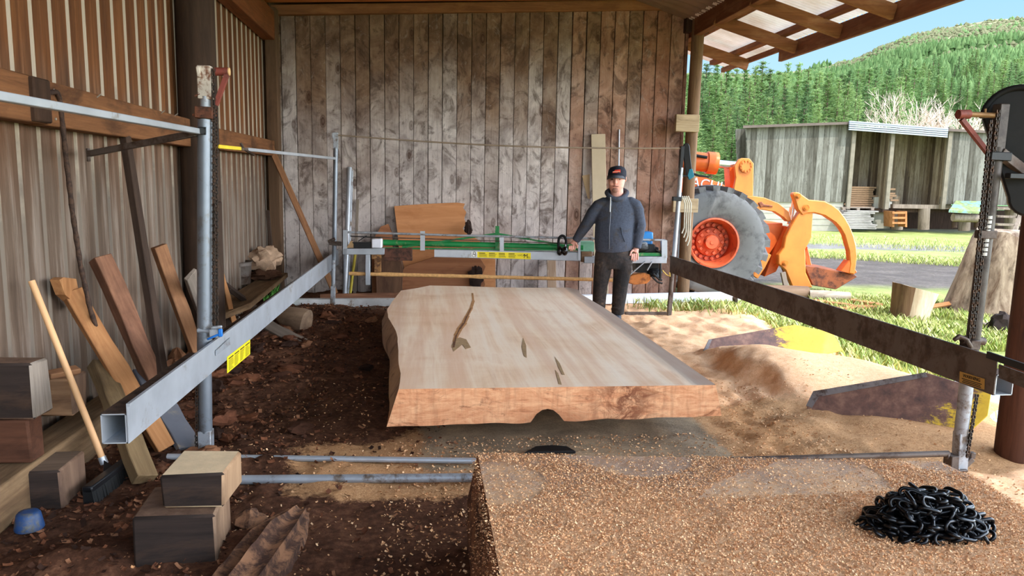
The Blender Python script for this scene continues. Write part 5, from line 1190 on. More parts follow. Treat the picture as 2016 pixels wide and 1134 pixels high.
# ------------------------------------------------------------------ steel blades in the sawdust, sheet beyond
def plate_mat(name, shift, zk_):
  plate_m, nt, b = new_mat(name); g = N(nt); v = g.coord('Object'); xyz = g.sep(v)
  f = g.noise(v, 5, 9, .75, .6); f2 = g.noise(v, 1.4, 5, .6)
  rustc = g.ramp(g.noise(v, 9, 8, .7), [(.3, srgb(66, 48, 46)), (.5, srgb(112, 78, 66)), (.7, srgb(150, 112, 92))])
  yel = g.ramp(f, [(.3, srgb(196, 150, 30)), (.7, srgb(238, 202, 60))])
  sc_ = g.noise(g.coord('Object', (1, 1, 4), rot=(0, .5, 0)), 14, 8, .75, .8)
  k_ = g.math('ADD', g.math('ADD', g.math('MULTIPLY', g.math('SUBTRACT', xyz[0], shift), .9), g.mix(.35, f, sc_)), g.math('MULTIPLY', xyz[2], zk_))
  g.l(g.mix(g.ramp(k_, [(.66, 0.0), (.72, 1.0)]), rustc, yel), b.inputs['Base Color']); b.inputs['Roughness'].default_value = .6
  g.bump(sc_, b, .3, .006)
  return plate_m
plate_near, plate_far = plate_mat('worn_yellow_blade_near', 3.16, -.8), plate_mat('worn_yellow_blade_far', 3.2, .1)
edge_m = rusty('worn_steel_edge', srgb(126, 118, 116), srgb(84, 66, 58), .45, 9, .5, .3, .15)
def blade(base0, base1, outline, edge_poly, label, lean_, plate_m):
    n0 = (pz(*base1) - pz(*base0)); n0.z = 0; n0.normalize(); nn = Vector((n0.y, -n0.x, 0)); nn = (nn + Vector((0, 0, lean_))).normalized(); o_ = pz(*base0)
    mb = MB(); mb.prism([pP(x, y, o_, nn) for x, y in outline], nn * -.02); t_ = mb.build('scraper_plate', plate_m, None, False, .003); tag(t_, label, 'steel plate')
    mb = MB(); mb.prism([pP(x, y, o_ + nn * .004, nn) for x, y in edge_poly], nn * -.012); mb.build('cutting_edge', edge_m, t_, False)
    return t_
blade((1588, 812), (1912, 862), [(1587, 798), (1601, 770), (1822, 733), (1852, 742), (1952, 772), (1945, 818), (1908, 852), (1850, 868), (1600, 830)], [(1587, 798), (1601, 770), (1822, 733), (1826, 742), (1612, 781), (1598, 803)], 'nearer rusty and yellow steel plate half buried in the sawdust', .45, plate_near)
blade((1384, 700), (1640, 700), [(1384, 693), (1396, 668), (1565, 639), (1640, 655), (1660, 690), (1520, 720), (1395, 716)], [(1384, 693), (1396, 668), (1402, 668), (1392, 692)], 'farther grey and yellow steel plate half buried in the sawdust', .45, plate_far)
mb = MB(); q_ = [pz(1812, 800, -.02), pz(1900, 735, -.02), pz(1990, 770, -.02), pz(1990, 850, -.02), pz(1880, 860, -.02)]; mb.prism(q_, (0, 0, -.02)); o = mb.build('plastic_sheet', plain('shade_blue_sheet', srgb(206, 222, 246), .3, 0, .05, 2, .05)); tag(o, 'pale bluish sheet lying on the ground beyond the yellow blade', 'sheet')  # blue of the sky-lit shade is put into the sheet's colour
lean('stub_post', 'short dark stub post in the grass behind the right rail', w_dark, pz(1448, 604, -.1), pz(1447, 585, .12) * 1.0, .06, .05, (0, -1, 0), 'post', None)
# ------------------------------------------------------------------ the man
PB = pz(1214, 634, 0.0); PN = -FH
def qm(px, py, off=0.0): return pP(px, py, PB + PN * off, PN)
pxm = (PB - CAM).dot(CF) / FPX * 1.0
def W(k): return k * pxm
skin_m = plain('skin', srgb(222, 164, 146), .6, 0, .12, 20, .1, .3)
hood_m, nt, b = new_mat('grey_blue_fleece'); g = N(nt); v = g.coord('Object')
g.l(g.mix(g.ramp(g.noise(v, 4, 9, .7, .5), [(.36, 1.0), (.5, 0.0)]), g.ramp(g.noise(v, 60, 5, .7), [(.3, srgb(50, 55, 67)), (.7, srgb(72, 78, 93))]), srgb(66, 60, 56)), b.inputs['Base Color']); b.inputs['Roughness'].default_value = .95
g.bump(g.noise(g.coord('Object', (1, 1, .7)), 5, 3, .5, .4), b, .55, .03)
trou_m, nt, b = new_mat('dirty_black_trousers'); g = N(nt); v = g.coord('Object')
f = g.noise(v, 5, 9, .7, .5); g.l(g.ramp(f, [(.42, srgb(34, 31, 31)), (.56, srgb(62, 52, 46)), (.70, srgb(132, 104, 80))]), b.inputs['Base Color']); b.inputs['Roughness'].default_value = .95
g.bump(g.noise(v, 14, 6, .7), b, .5, .02)
boot_m = plain('worn_boot', srgb(58, 62, 72), .6, 0, .25, 12, .2); cap_m = plain('navy_cap', srgb(30, 32, 44), .85, 0, .15, 10, .1); brim_m = plain('grey_brim', srgb(72, 74, 80), .85, 0, .15, 10, .1)
def remeshed(mb, name, mat, parent, vox, smooth_it=3, fac=.5):
    o = mb.build(name, mat, parent, True, 0, 180)
    r = o.modifiers.new('union', 'REMESH'); r.mode = 'VOXEL'; r.voxel_size = vox; r.use_smooth_shade = True
    if smooth_it:
        s_ = o.modifiers.new('soft', 'SMOOTH'); s_.iterations = smooth_it; s_.factor = fac
    return o
def ringtube(mb, rows, n=20):
    """rows of (px, py, half width px, half depth px, off)"""
    mb.tube([qm(r_[0], r_[1], W(r_[4])) for r_ in rows], 0, n, True, 0, [(W(r_[2]), W(r_[3])) for r_ in rows], FH)
# skeleton points (pixel, pixel, metres towards the viewer in pixels)
sh_l, el_l, wr_l = (1180, 398, 0), (1156, 440, -6), (1133, 474, -16)          # viewer's left, reaching back to the carriage
sh_r, el_r, wr_r = (1250, 398, 0), (1260, 444, 2), (1253, 488, 8)
hip_l, kn_l, an_l = (1188, 508, 0), (1181, 560, 3), (1179, 620, 0)
hip_r, kn_r, an_r = (1226, 508, 0), (1221, 562, 4), (1215, 616, 2)
body = MB()
# head
ringtube(body, [(1214, 379, 7, 8, 6), (1213, 375, 10.5, 12, 5), (1213, 369, 13.5, 15, 4), (1213.5, 361, 15.2, 17, 3), (1214.5, 353, 15.8, 18.5, 2), (1215, 345, 16, 19, 1), (1216, 337, 15.2, 18, 1), (1216, 331, 11.5, 14, 0), (1216, 328, 5, 7, 0)], 24)
body.blob(qm(1211.5, 358.5, W(19.5)), (W(3.2), W(4.6), W(4.2)), 1, 0, 12, 8)            # nose tip
body.tube([qm(1212.3, 349, W(18.5)), qm(1211.5, 358, W(21))], [W(1.8), W(2.6)], 8)      # nose ridge
body.tube([qm(1204.5, 348.5, W(16.5)), qm(1212, 349, W(19)), qm(1220, 348.5, W(17))], [W(2), W(2.2), W(2)], 8)   # brow
body.tube([qm(1206, 366.8, W(17)), qm(1211.5, 366, W(19.5)), qm(1218, 366.8, W(17.5))], [W(1.0), W(1.7), W(1.0)], 8)   # lips
body.blob(qm(1212, 374, W(14)), (W(6), W(4.5), W(4)), 2, 0, 12, 8)                       # chin
body.blob(qm(1204.5, 360, W(14)), (W(5), W(4), W(5.5)), 2, 0, 12, 8); body.blob(qm(1220.5, 360, W(14)), (W(5), W(4), W(5.5)), 2, 0, 12, 8)   # cheeks
for (ex, sg) in ((1198.5, -1), (1231.8, 1)): body.blob(qm(ex, 352.5, W(-1)), (W(1.6), W(3.6), W(5.4)), 3, .05, 10, 8)
ringtube(body, [(1214.5, 396, 15, 13, -1), (1214.5, 384, 12.5, 12.5, -1), (1214.5, 370, 12, 12.5, 0)], 18)   # neck
# trunk and limbs under the clothes
ringtube(body, [(1207, 516, 32, 17, 0), (1208, 495, 32, 19, 1), (1210, 465, 33, 20, 2), (1214, 430, 31, 16, 1), (1215, 408, 27, 12, 0), (1215, 396, 17, 11, -1)], 20)
def limb(mb, pts, rad, n=14): mb.tube([qm(p[0], p[1], W(p[2])) for p in pts], [W(r_) for r_ in rad], n)
mid = lambda a, b_, t_=.5: tuple(x + (y - x) * t_ for x, y in zip(a, b_))
limb(body, [(1186, 408, 0), mid(sh_l, el_l), el_l, mid(el_l, wr_l), wr_l], [8.5, 8.5, 8, 7, 5.2]); limb(body, [(1244, 408, 0), mid(sh_r, el_r), el_r, mid(el_r, wr_r), wr_r], [8.5, 8.5, 8, 7, 5.2])
limb(body, [hip_l, mid(hip_l, kn_l), kn_l, mid(kn_l, an_l), an_l], [16, 14, 10.5, 9, 6]); limb(body, [hip_r, mid(hip_r, kn_r), kn_r, mid(kn_r, an_r), an_r], [16, 14, 10.5, 9, 6])
for an in (an_l, an_r): body.tube([qm(an[0], an[1] + 0, W(an[2])), qm(an[0], an[1] + 10, W(an[2] + 4)), qm(an[0] - .5, an[1] + 13, W(an[2] + 22))], [W(6), W(6), W(5)], 12)
# hands: palm, four fingers, thumb
def hand(mb, wr, palm, fing, thumb):
    mb.tube([qm(*wr[:2], W(wr[2])), qm(*palm[:2], W(palm[2]))], 0, 12, True, 0, [(W(5), W(4.2)), (W(7.2), W(3.6))], FH)
    for f_ in fing: limb(mb, f_, [1.65, 1.6, 1.5, 1.25], 8)
    limb(mb, thumb, [2.3, 2.0, 1.6], 8)
px0, py0 = 1251, 497
def fingers(xs, y0, off, lens, dx, curl):
    out = []
    for i, (x, L) in enumerate(zip(xs, lens)):
        out.append([(x, y0 + .5 * abs(i - 1.4), off), (x + dx * .4, y0 + L * .45, off + curl * .8), (x + dx * .8, y0 + L * .78, off + curl), (x + dx, y0 + L, off + curl * .4)])
    return out
hand(body, wr_r, (1250, 497, 10), fingers((1256.6, 252 + 1000.4, 1248.2, 1244.4), 498.5, 10.5, (13.5, 16, 16.5, 14), -1.2, 2.5), [(1246, 492, 11), (1241.5, 497.5, 14), (1240.2, 503.5, 15)])
hand(body, wr_l, (1128.5, 482, -17), fingers((1132.6, 1128.6, 1124.8, 1121.4), 483, -15, (9.5, 11, 10.5, 8.5), -1.6, 4.5), [(1133, 479, -14), (1137, 484, -10), (1136, 489, -9)])
man = remeshed(body, 'person', skin_m, None, .0042, 1, .4)
tag(man, 'man in dark cap, grey-blue zip hoodie and muddy black trousers, one hand on the carriage', 'person')
# hoodie
hd = MB()
ringtube(hd, [(1208.5, 492, 36, 22, 1), (1208.5, 487, 36.5, 23, 2), (1208, 470, 37, 25, 4), (1209, 450, 37, 24, 4), (1212, 430, 37.5, 21, 2), (1214.5, 412, 38, 18, 0), (1215, 402, 34, 16, -1), (1215, 395, 27, 14.5, -2), (1215, 389, 21, 13, -4), (1215, 385, 16, 10, -7)], 28)
limb(hd, [(1204, 400, -2), (1190, 400.5, -2), (1179, 406, -2), (1171, 417, -3), mid(sh_l, el_l), el_l, mid(el_l, wr_l), wr_l], [9, 12.5, 13.5, 13.5, 13.0, 11.5, 10, 7.8], 18); limb(hd, [(1226, 399, -2), (1240, 399.5, -2), (1250, 405, -1), (1255, 416, 0), mid(sh_r, el_r), el_r, mid(el_r, wr_r), (1253, 489, 8)], [9, 12.5, 13.5, 13.5, 13.0, 11.8, 10.5, 8.6], 18)
hd.tube([qm(1214.5 + 20 * cos(a), 379.5 - 7 * max(0, sin(a)) + 12.5 * max(0, -sin(a)) ** 1.5 , W(-2 - (15 if sin(a) > 0 else 19) * sin(a))) for a in [2 * pi * i / 22 for i in range(23)]], [W(4.6)] * 23, 10, False)   # hood roll round the neck
hd.blob(qm(1214.5, 382, W(-16)), (W(22), W(9), W(13)), 6, .12, 16, 10)
# folds
for (p0_, p1_, r_) in (((1262, 420, 9), (1254, 450, 13), 2.4), ((1150, 445, 0), (1166, 436, 6), 2.2), ((1248, 462, 12), (1266, 455, 8), 2.2)):
    hd.tube([qm(p0_[0], p0_[1], W(p0_[2])), qm((p0_[0] + p1_[0]) / 2, (p0_[1] + p1_[1]) / 2, W((p0_[2] + p1_[2]) / 2 + 1)), qm(p1_[0], p1_[1], W(p1_[2]))], [W(r_ * .5), W(r_), W(r_ * .5)], 8)
hoodie = remeshed(hd, 'hoodie', hood_m, man, .009, 5, .5)
zipm = plain('zip_grey', srgb(92, 94, 100), .5, .4, .1, 20, 0)
mb = MB(); zp = [(1204, 388, 17.5), (1203.2, 400, 19.5), (1201.5, 425, 24.5), (1200, 450, 29.3), (1199.5, 470, 30.0), (1199.5, 490, 25.6)]
mb.tube([qm(a, b_, W(c_)) for a, b_, c_ in zp], W(.8), 6); mb.build('zip', zipm, hoodie)
mb = MB(); mb.tube([qm(1202, 388, W(18)), qm(1201.6, 400, W(20.8)), qm(1201, 417, W(24))], W(.7), 6); mb.build('drawstring', white_m, hoodie)
mb = MB(); mb.tube([qm(1222, 448, W(28.5)), qm(1224, 462, W(30)), qm(1230, 476, W(27.5))], W(.8), 6); mb.build('pocket_seam', plain('seam_dark', srgb(36, 38, 46), .95), hoodie)
# trousers
tr_ = MB()
ringtube(tr_, [(1208, 488, 34, 20, 0), (1208, 500, 36.5, 21, 0), (1208, 515, 37.5, 20, 0), (1208, 528, 36, 18, 0)], 24)
limb(tr_, [(1189, 510, 0), (1186, 535, 1), (1182, 560, 3), (1180, 585, 2), (1179, 606, 1), (1179, 618, 0)], [17.5, 17, 14.5, 13.5, 12.5, 12], 18)
limb(tr_, [(1227, 510, 0), (1225, 535, 1), (1221.5, 560, 4), (1219, 585, 3), (1217, 605, 2), (1216, 618, 1)], [18.5, 17.5, 15, 14, 12.5, 12.5], 18)
tr_.blob(qm(1238, 530, W(8)), (W(6), W(8), W(13)), 4, .1, 14, 10)             # cargo pocket
for (cx_, cy_, w_) in ((1216, 608, 12.5), (1217, 598, 12.5), (1179, 604, 12), (1221, 572, 14), (1182, 570, 13.5)): tr_.tube([qm(cx_ + w_ * cos(a), cy_ + 1.8 * sin(2 * a), W(2 + w_ * sin(a))) for a in [2 * pi * i / 16 for i in range(17)]], W(1.2), 6, False)
trousers = remeshed(tr_, 'trousers', trou_m, man, .009, 4, .5)
mb = MB(); mb.beam(qm(1233, 519, W(17)), qm(1245, 521, W(12)), W(2), W(4), (0, 0, 1)); mb.build('pocket_flap', trou_m, trousers, bevel=.004)
for an in (an_l, an_r):
    bt = MB(); x_, y_ = an[0], an[1]
    bt.tube([qm(x_, y_ - 6, W(an[2])), qm(x_, y_ + 6, W(an[2] + 1)), qm(x_, y_ + 13, W(an[2] + 2))], [W(8), W(8.4), W(8.5)], 14)
    bt.tube([qm(x_, y_ + 10, W(an[2] - 4)), qm(x_ - .5, y_ + 11, W(an[2] + 12)), qm(x_ - 1, y_ + 13, W(an[2] + 27))], 0, 14, True, 0, [(W(8), W(7)), (W(8.4), W(6.5)), (W(6), W(3.8))], (0, 0, 1))
    remeshed(bt, 'boot', boot_m, man, .008, 3, .5)
# cap, beard, eyes
cp = MB(); rows = [(1214.3, 349.5, 17.2, 20.5, 1), (1215, 343, 17.6, 21, 1), (1215.6, 336, 17, 20, .5), (1216, 330, 13.5, 16, 0), (1216, 327, 7, 9, 0), (1216, 326.2, 2, 3, 0)]
ringtube(cp, rows, 28); capo = remeshed(cp, 'cap', cap_m, man, .006, 3, .5)
mb = MB(); vs = []; nn_ = 14
for j in range(nn_ + 1):
    a = pi * j / nn_
    for (rad, dz) in ((0, 0), (1, 1)):
        ax_ = 16.5 * cos(a) * (1 + .06 * rad); d_ = 25 * max(0, sin(a)) ** .8 if rad else 10 * sin(a) + 2
        yv = (344.5 if not rad else 352.6 - 2.0 * sin(a)) + (1.6 * (1 - sin(a)))
        vs.append(qm(1213.2 + ax_, yv, W(2 + d_ + (8 * sin(a) if rad else 6 * sin(a)))))
mb.add(vs, [(2 * j, 2 * j + 1, 2 * j + 3, 2 * j + 2) for j in range(nn_)])
br = mb.build('brim', brim_m, capo); so_ = br.modifiers.new('thick', 'SOLIDIFY'); so_.thickness = .006
mb = MB(); q_ = [qm(1205, 340.8, W(21.6)), qm(1222, 340.2, W(21.4)), qm(1221.4, 333.6, W(20.6)), qm(1211, 334.4, W(21))]; mb.prism(q_, FH * .02); mb.build('badge', plain('red_badge', srgb(196, 56, 36), .7), capo, bevel=.003)
mb = MB(); mb.prism([qm(1206.5, 338.9, W(22.2)), qm(1220.5, 338.4, W(22)), qm(1220.5, 337.0, W(22)), qm(1206.5, 337.6, W(22.2))], FH * .01); mb.build('badge_line', plain('pale_orange', srgb(238, 170, 140), .7), capo)
mb = MB(); mb.blob(qm(1212, 374.5, W(15.2)), (W(6.8), W(4.6), W(4.6)), 9, .1, 14, 8); mb.build('beard', plain('grey_stubble', srgb(158, 116, 102), .95, 0, .25, 60, .3), man)
dark_eye = plain('dark_eye', srgb(40, 28, 24), .3)
for ex, eo in ((1205.4, 17.2), (1219.6, 18.6)):
    mb = MB(); mb.blob(qm(ex, 353.4, W(eo)), (W(2.6), W(1.6), W(1.2)), 1, 0, 10, 6); mb.build('eye', dark_eye, man)
mb = MB(); mb.tube([qm(1206.8, 366.9, W(18.1)), qm(1211.6, 366.2, W(21.0)), qm(1217.4, 367, W(18.6))], W(.75), 6); mb.build('mouth_line', plain('lip_line', srgb(110, 62, 56), .7), man)
hair_m = plain('short_hair', srgb(96, 84, 74), .95, 0, .2, 60, .2)
for s_ in (-1, 1):
    mb = MB(); mb.blob(qm(1214.8 + s_ * 15.4, 352, W(-2)), (W(1.2), W(8), W(4)), 3, .1, 10, 8); mb.build('hair', hair_m, man)
# ------------------------------------------------------------------ the orange loader
org = rusty('loader_orange', srgb(226, 106, 44), srgb(196, 86, 40), .36, 5, .4, 0, .08)
org_lt = rusty('loader_yellow_orange', srgb(222, 130, 56), srgb(196, 104, 46), .33, 5, .4, 0, .08)
rim_m = rusty('rim_orange', srgb(206, 92, 56), srgb(140, 62, 42), .42, 7, .5, 0, .15)
tyre_m = rusty('grey_tyre', srgb(104, 104, 104), srgb(88, 88, 88), .46, 3, .85, 0, .15)
chrome = plain('chrome_rod', srgb(210, 214, 220), .18, .9, .03, 4, 0)
LO = pz(1407, 592, -.10)
def ql(px, py, off=0.0): return pP(px, py, LO - FH * (-off), -FH) if False else pP(px, py, LO - FH * off, -FH)   # off > 0 towards the viewer
LK = (LO - CAM).dot(CF) / FPX
ld = thing('wheel_loader', 'orange wheel loader with grapple claw parked beyond the plank wall', 'loader', tuple(LO))
def lpoly(name, pts, off, thick, mat, bevel=.008, parent=None):
    mb = MB(); mb.prism([ql(x, y, off) for x, y in pts], FH * thick); return mb.build(name, mat, parent or ld, False, bevel)
def make_wheel(off):
    wc = ql(1405, 478, off); R = 112 * LK; rr_ = 47 * LK; M4 = frame(wc, R0, Vector((0, 0, 1))); wid = .58
    # local z points to the viewer
    mb = MB(); prof = [(rr_, -.02), (rr_ * 1.1, .0), (rr_ * 1.5, .035), (R * .80, .045), (R * .885, .01), (R * .91, -.06), (R * .915, -wid / 2), (R * .91, -wid + .06), (R * .885, -wid - .01), (R * .8, -wid - .04), (rr_ * 1.1, -wid), (rr_, -wid + .02)]
    mb.lathe(prof, 64, M4, 0, True)
    for k in range(24):
        for sgn, z0, z1 in ((1, .0, -wid * .52), (-1, -wid, -wid * .48)):
            a = 2 * pi * (k + (.5 if sgn < 0 else 0)) / 24; a2 = a + .16; vs = []
            for (aa, zz) in ((a, z0), (a2, z1)):
                for da in (-.062, .062):
                    for rad in ((R * .86 if zz == z0 else R * .90), R * (1.0 if zz != z0 else .985)): vs.append(M4 @ Vector((rad * cos(aa + da), rad * sin(aa + da), zz)))
            mb.add(vs, [(0, 1, 3, 2), (4, 6, 7, 5), (0, 4, 5, 1), (2, 3, 7, 6), (1, 5, 7, 3), (0, 2, 6, 4)])
    tyre = mb.build('wheel', tyre_m, ld, True, 0, 30)
    mb = MB(); mb.lathe([(0, -.34), (rr_ * .99, -.34), (rr_ * 1.03, .01), (rr_ * 1.04, .03), (rr_ * .97, .035), (rr_ * .93, -.02), (rr_ * .88, -.06), (rr_ * .82, -.25), (rr_ * .62, -.26), (rr_ * .59, -.19), (rr_ * .32, -.15), (rr_ * .29, -.09), (rr_ * .27, -.08), (.0, -.075)], 48, M4); rim = mb.build('rim', rim_m, tyre, True, 0, 30)
    if off < -1: return
    for n_b, rad, z0, z1, r_ in ((18, .71, -.26, -.215, .026), (10, .48, -.20, -.15, .028)):
        first = None
        for k in range(n_b):
            a = 2 * pi * k / n_b; c_ = M4 @ Vector((rr_ * rad * cos(a), rr_ * rad * sin(a), z0))
            if first is None: mb = MB(); mb.cyl((0, 0, 0), M4.to_3x3() @ Vector((0, 0, z1 - z0)), r_, 8 if n_b == 18 else 4); first = o = mb.build('wheel_bolt', rim_m, None)
            else: o = first.copy(); COL.objects.link(o)
            o.location = c_; o.parent = rim if False else tyre
    mb = MB(); mb.cyl(M4 @ Vector((0, 0, -.08)), M4 @ Vector((0, 0, -.065)), .03, 12); mb.build('hub_plug', rim_m, tyre)
make_wheel(0.0)
make_wheel(-2.0)
hood = lpoly('hood', [(1180, 352), (1330, 345), (1388, 349), (1422, 362), (1446, 380), (1462, 430), (1180, 430)], -.35, 1.2, org)
lpoly('rear_body', [(1020, 300), (1180, 330), (1190, 440), (1190, 520), (1020, 520)], -.4, 1.3, org)
lpoly('frame', [(1180, 425), (1462, 425), (1500, 470), (1480, 520), (1180, 520)], -.75, .5, rusty('frame_dark', srgb(120, 62, 34), srgb(70, 44, 34), .45, 5))
text_mesh('lettering', 'HITACHI', 27 * LK, frame(ql(1371, 360, -.345), ql(1472, 378, 0) - ql(1371, 360, 0), Vector((0, 0, 1))), white_m, hood, .003)
mb = MB(); mb.cyl(ql(1336, 314, -.5), ql(1411, 322, -.5), 19 * LK, 20); mb.cyl(ql(1391, 320, -.5), ql(1411, 322, -.5), 22 * LK, 20); mb.build('lift_cylinder', org, ld)
mb = MB(); mb.cyl(ql(1409, 322, -.5), ql(1452, 326, -.5), 8 * LK, 14); mb.build('cylinder_rod', chrome, ld)
mb = MB(); mb.cyl(ql(1362, 305, -.33), ql(1392, 310, -.33), 3 * LK, 8); mb.build('hose', rubber_m, ld)
for off in (-.30, -.85):
    tw = lpoly('bell_crank', [(1446, 327), (1455, 314), (1462, 311), (1476, 312), (1484, 322), (1483, 386), (1476, 394), (1460, 390), (1444, 376), (1449, 350)], off, .08, org_lt)
    if off == -.30:
        mb = MB(); M4 = frame(ql(1470, 327, off + .03), R0, Vector((0, 0, 1))); mb.lathe([(13 * LK, -.03), (13 * LK, 0), (0, 0)], 24, M4)
        for k in range(10): a = 2 * pi * k / 10; mb.cyl(M4 @ Vector((10 * LK * cos(a), 10 * LK * sin(a), -.01)), M4 @ Vector((10 * LK * cos(a), 10 * LK * sin(a), .02)), .014, 6)
        mb.build('pin_cap', org_lt, tw)
lpoly('tower_bracket', [(1436, 330), (1448, 326), (1452, 350), (1444, 372), (1438, 368)], -.45, .3, org)
lpoly('lift_arm', [(1440, 372), (1462, 386), (1483, 386), (1505, 389), (1533, 400), (1554, 417), (1559, 434), (1552, 437), (1543, 428), (1526, 417), (1497, 412), (1491, 436), (1484, 442), (1466, 420)], -.28, .16, org_lt)
lpoly('lift_arm', [(1440, 372), (1462, 386), (1483, 386), (1505, 389), (1533, 400), (1554, 417), (1559, 434), (1552, 437), (1543, 428), (1526, 417), (1497, 412), (1491, 436), (1484, 442), (1466, 420)], -1.5, .16, org_lt)
lpoly('arm_tab', [(1493, 399), (1500, 397), (1504, 402), (1522, 405), (1522, 408), (1503, 407), (1498, 409)], -.26, .05, rusty('tab_brown', srgb(150, 84, 52), srgb(110, 60, 40), .5, 8))
lpoly('cross_frame', [(1489, 441), (1541, 439), (1541, 455), (1530, 478), (1515, 500), (1492, 514), (1484, 500)], -.45, .9, org)
lpoly('link_plate', [(1483, 532), (1511, 498), (1519, 502), (1506, 528), (1492, 549), (1473, 536)], -.22, .1, org_lt)
lpoly('link_plate', [(1520, 505), (1546, 445), (1554, 446), (1545, 500), (1528, 535), (1505, 545)], -.38, .25, org)
lpoly('side_gusset', [(1583, 500), (1590, 485), (1598, 520), (1599, 525), (1588, 524)], -.5, .1, org)
fork = [(1578.6, 410), (1582, 403), (1593, 401.6), (1601, 410), (1600, 431.6), (1598, 467), (1585.6, 491.5), (1587, 537), (1600, 566), (1561, 566), (1547, 532), (1533, 520), (1533, 502), (1543, 488), (1547, 467), (1557, 446)]
claw = [(1561, 382), (1566, 378), (1573, 379), (1593, 393), (1624, 396), (1640, 404), (1653, 414), (1665, 430), (1674, 446), (1681, 464), (1686, 484), (1688, 502), (1686, 520), (1683, 541), (1671, 538), (1674, 520), (1672, 495), (1663, 463), (1655, 449), (1645.6, 438.6), (1624, 424.5), (1603, 419), (1590, 420), (1580, 424), (1571, 412), (1566, 396)]
for off in (-.15, -1.35):
    lpoly('fork_plate', fork, off, .13, org_lt, .012); lpoly('claw_arm', claw, off + .02, .14, org_lt, .014)
    for (px, py, r_) in ((1572, 386, 5), (1587.5, 409, 6), (1547, 518, 5)):
        mb = MB(); mb.cyl(ql(px, py, off + .05), ql(px, py, off - .1), r_ * LK, 14); mb.cyl(ql(px, py, off + .07), ql(px, py, off), r_ * .5 * LK, 10)
        mb.build('pivot_pin', rusty('pin_orange', srgb(226, 140, 60), srgb(150, 90, 50), .42, 12), ld)
lpoly('bucket_floor', [(1584, 523), (1610, 526), (1683, 541), (1688, 545), (1646, 570), (1600, 562)], -.2, 1.2, rusty('bucket_rust', srgb(150, 84, 50), srgb(96, 56, 40), .48, 6, .7, 0, .2))
lpoly('claw_tip', [(1655, 534), (1672, 512), (1676, 518), (1688, 536), (1680, 541)], -.14, .18, org)
mb = MB(); mb.cyl(ql(1564, 386, -.5), ql(1561, 410, -.5), 4 * LK, 10); mb.cyl(ql(1561, 408, -.5), ql(1556, 442, -.5), 6.5 * LK, 10); mb.build('claw_cylinder', chrome, ld)
mb = MB(); mb.cyl(ql(1405, 478, -.2), ql(1405, 478, -2.2), .13, 12); mb.build('axle', org, ld)
# lumps of wood in front of the loader
for (x, y, L, r_, az, m_, lab_) in ((1530, 588, .45, .11, .1, wood('yard_log', srgb(96, 74, 58), srgb(140, 114, 92), srgb(60, 46, 38), 'X', 12), 'short brown log in the grass below the loader fork'), (1632, 592, .3, .08, .5, wood('yard_log_pale', srgb(150, 134, 116), srgb(196, 182, 164), srgb(110, 92, 76), 'X', 12), 'small pale log in the grass below the loader bucket')):
    p = pz(x, y, -.02) + Vector((0, 0, r_ * .8)); d_ = Vector((cos(az), -sin(az) * .6, 0)); mb = MB(); mb.tube([p - d_ * L, p - d_ * L * .3, p + d_ * L * .4, p + d_ * L], [r_, r_ * 1.06, r_, r_ * .92], 14); tag(mb.build('yard_log', m_), lab_, 'log')
lean('split_stake', 'grey split stake standing up against the loader fork', w_grey, pz(1553, 592, -.05), pz(1545, 528, -.05) * 0 + ql(1541, 536, .15), .07, .04, (0, -1, 0), 'stake', None)
for i, (xa, ya, xb, yb, lab_) in enumerate(((1600, 592, 1705, 606, 'long pale slab offcut lying in the grass below the bucket'), (1665, 590, 1732, 600, 'short pale slab offcut lying in the grass right of the long one'), (1640, 610, 1718, 603, 'orange slab offcut lying crosswise in the grass'))):
    tag(local_board('slab_offcut', w_light, pz(xa, ya, .0), pz(xb, yb, .02), .14, .035, (0, 0, 1), jag=.01), lab_, 'offcut', 'slab offcuts in the grass')
tag(local_board('slab_offcut', w_light, pz(1832, 604, .05), pz(1880, 596, .08), .07, .03, (0, -.5, 1)), 'pale batten lying between the small stump and the big stump', 'offcut', 'slab offcuts in the grass')
# stumps
pale_split = wood('pale_split_wood', srgb(176, 150, 120), srgb(222, 202, 174), srgb(140, 112, 86), 'Z', 16, .85, .5, .4)
stump_bark = wood('stump_bark', srgb(104, 76, 56), srgb(150, 118, 90), srgb(66, 48, 36), 'Z', 14, .9, .7, .5)
sb = pz(1790, 632, -.07); s_ = (sb - CAM).dot(CF) / FPX
mb = MB(); n_ = 26; prof = [(0, 35), (.35, 36), (.75, 39), (1, 41)]; vs = []; fs = []; ms = []
for (t_, r_) in prof:
    for j in range(n_):
        a = 2 * pi * j / n_; x, y = r_ * cos(a) * s_, r_ * sin(a) * s_; k_ = 1 + .05 * mnoise.noise(Vector((x * 8, y * 8, t_))); top = (66 - 10 * cos(a + YAW)) * s_
        vs.append(tuple(Vector((x * k_ - .02 + .06 * t_, y * k_, t_ * top))))
for i in range(3):
    for j in range(n_):
        fs.append((i * n_ + j, i * n_ + (j + 1) % n_, (i + 1) * n_ + (j + 1) % n_, (i + 1) * n_ + j)); a = 2 * pi * (j + .5) / n_; ms.append(0 if pi * .6 < a < pi * 1.30 else 1)
fs.append(tuple(3 * n_ + j for j in range(n_))); ms.append(1); mb.v = vs; mb.f = fs; mb.m = ms
o = mb.build('tree_stump', [stump_bark, pale_split], None, True, 0, 50); o.location = sb; tag(o, 'small sawn stump with pale split face standing in the sunny grass', 'stump')
sb = pz(1962, 622, -.08); s_ = (sb - CAM).dot(CF) / FPX
mb = MB(); n_ = 56; rows_ = [(0, 96), (.15, 88), (.4, 80), (.7, 72), (.9, 66), (1.0, 60)]
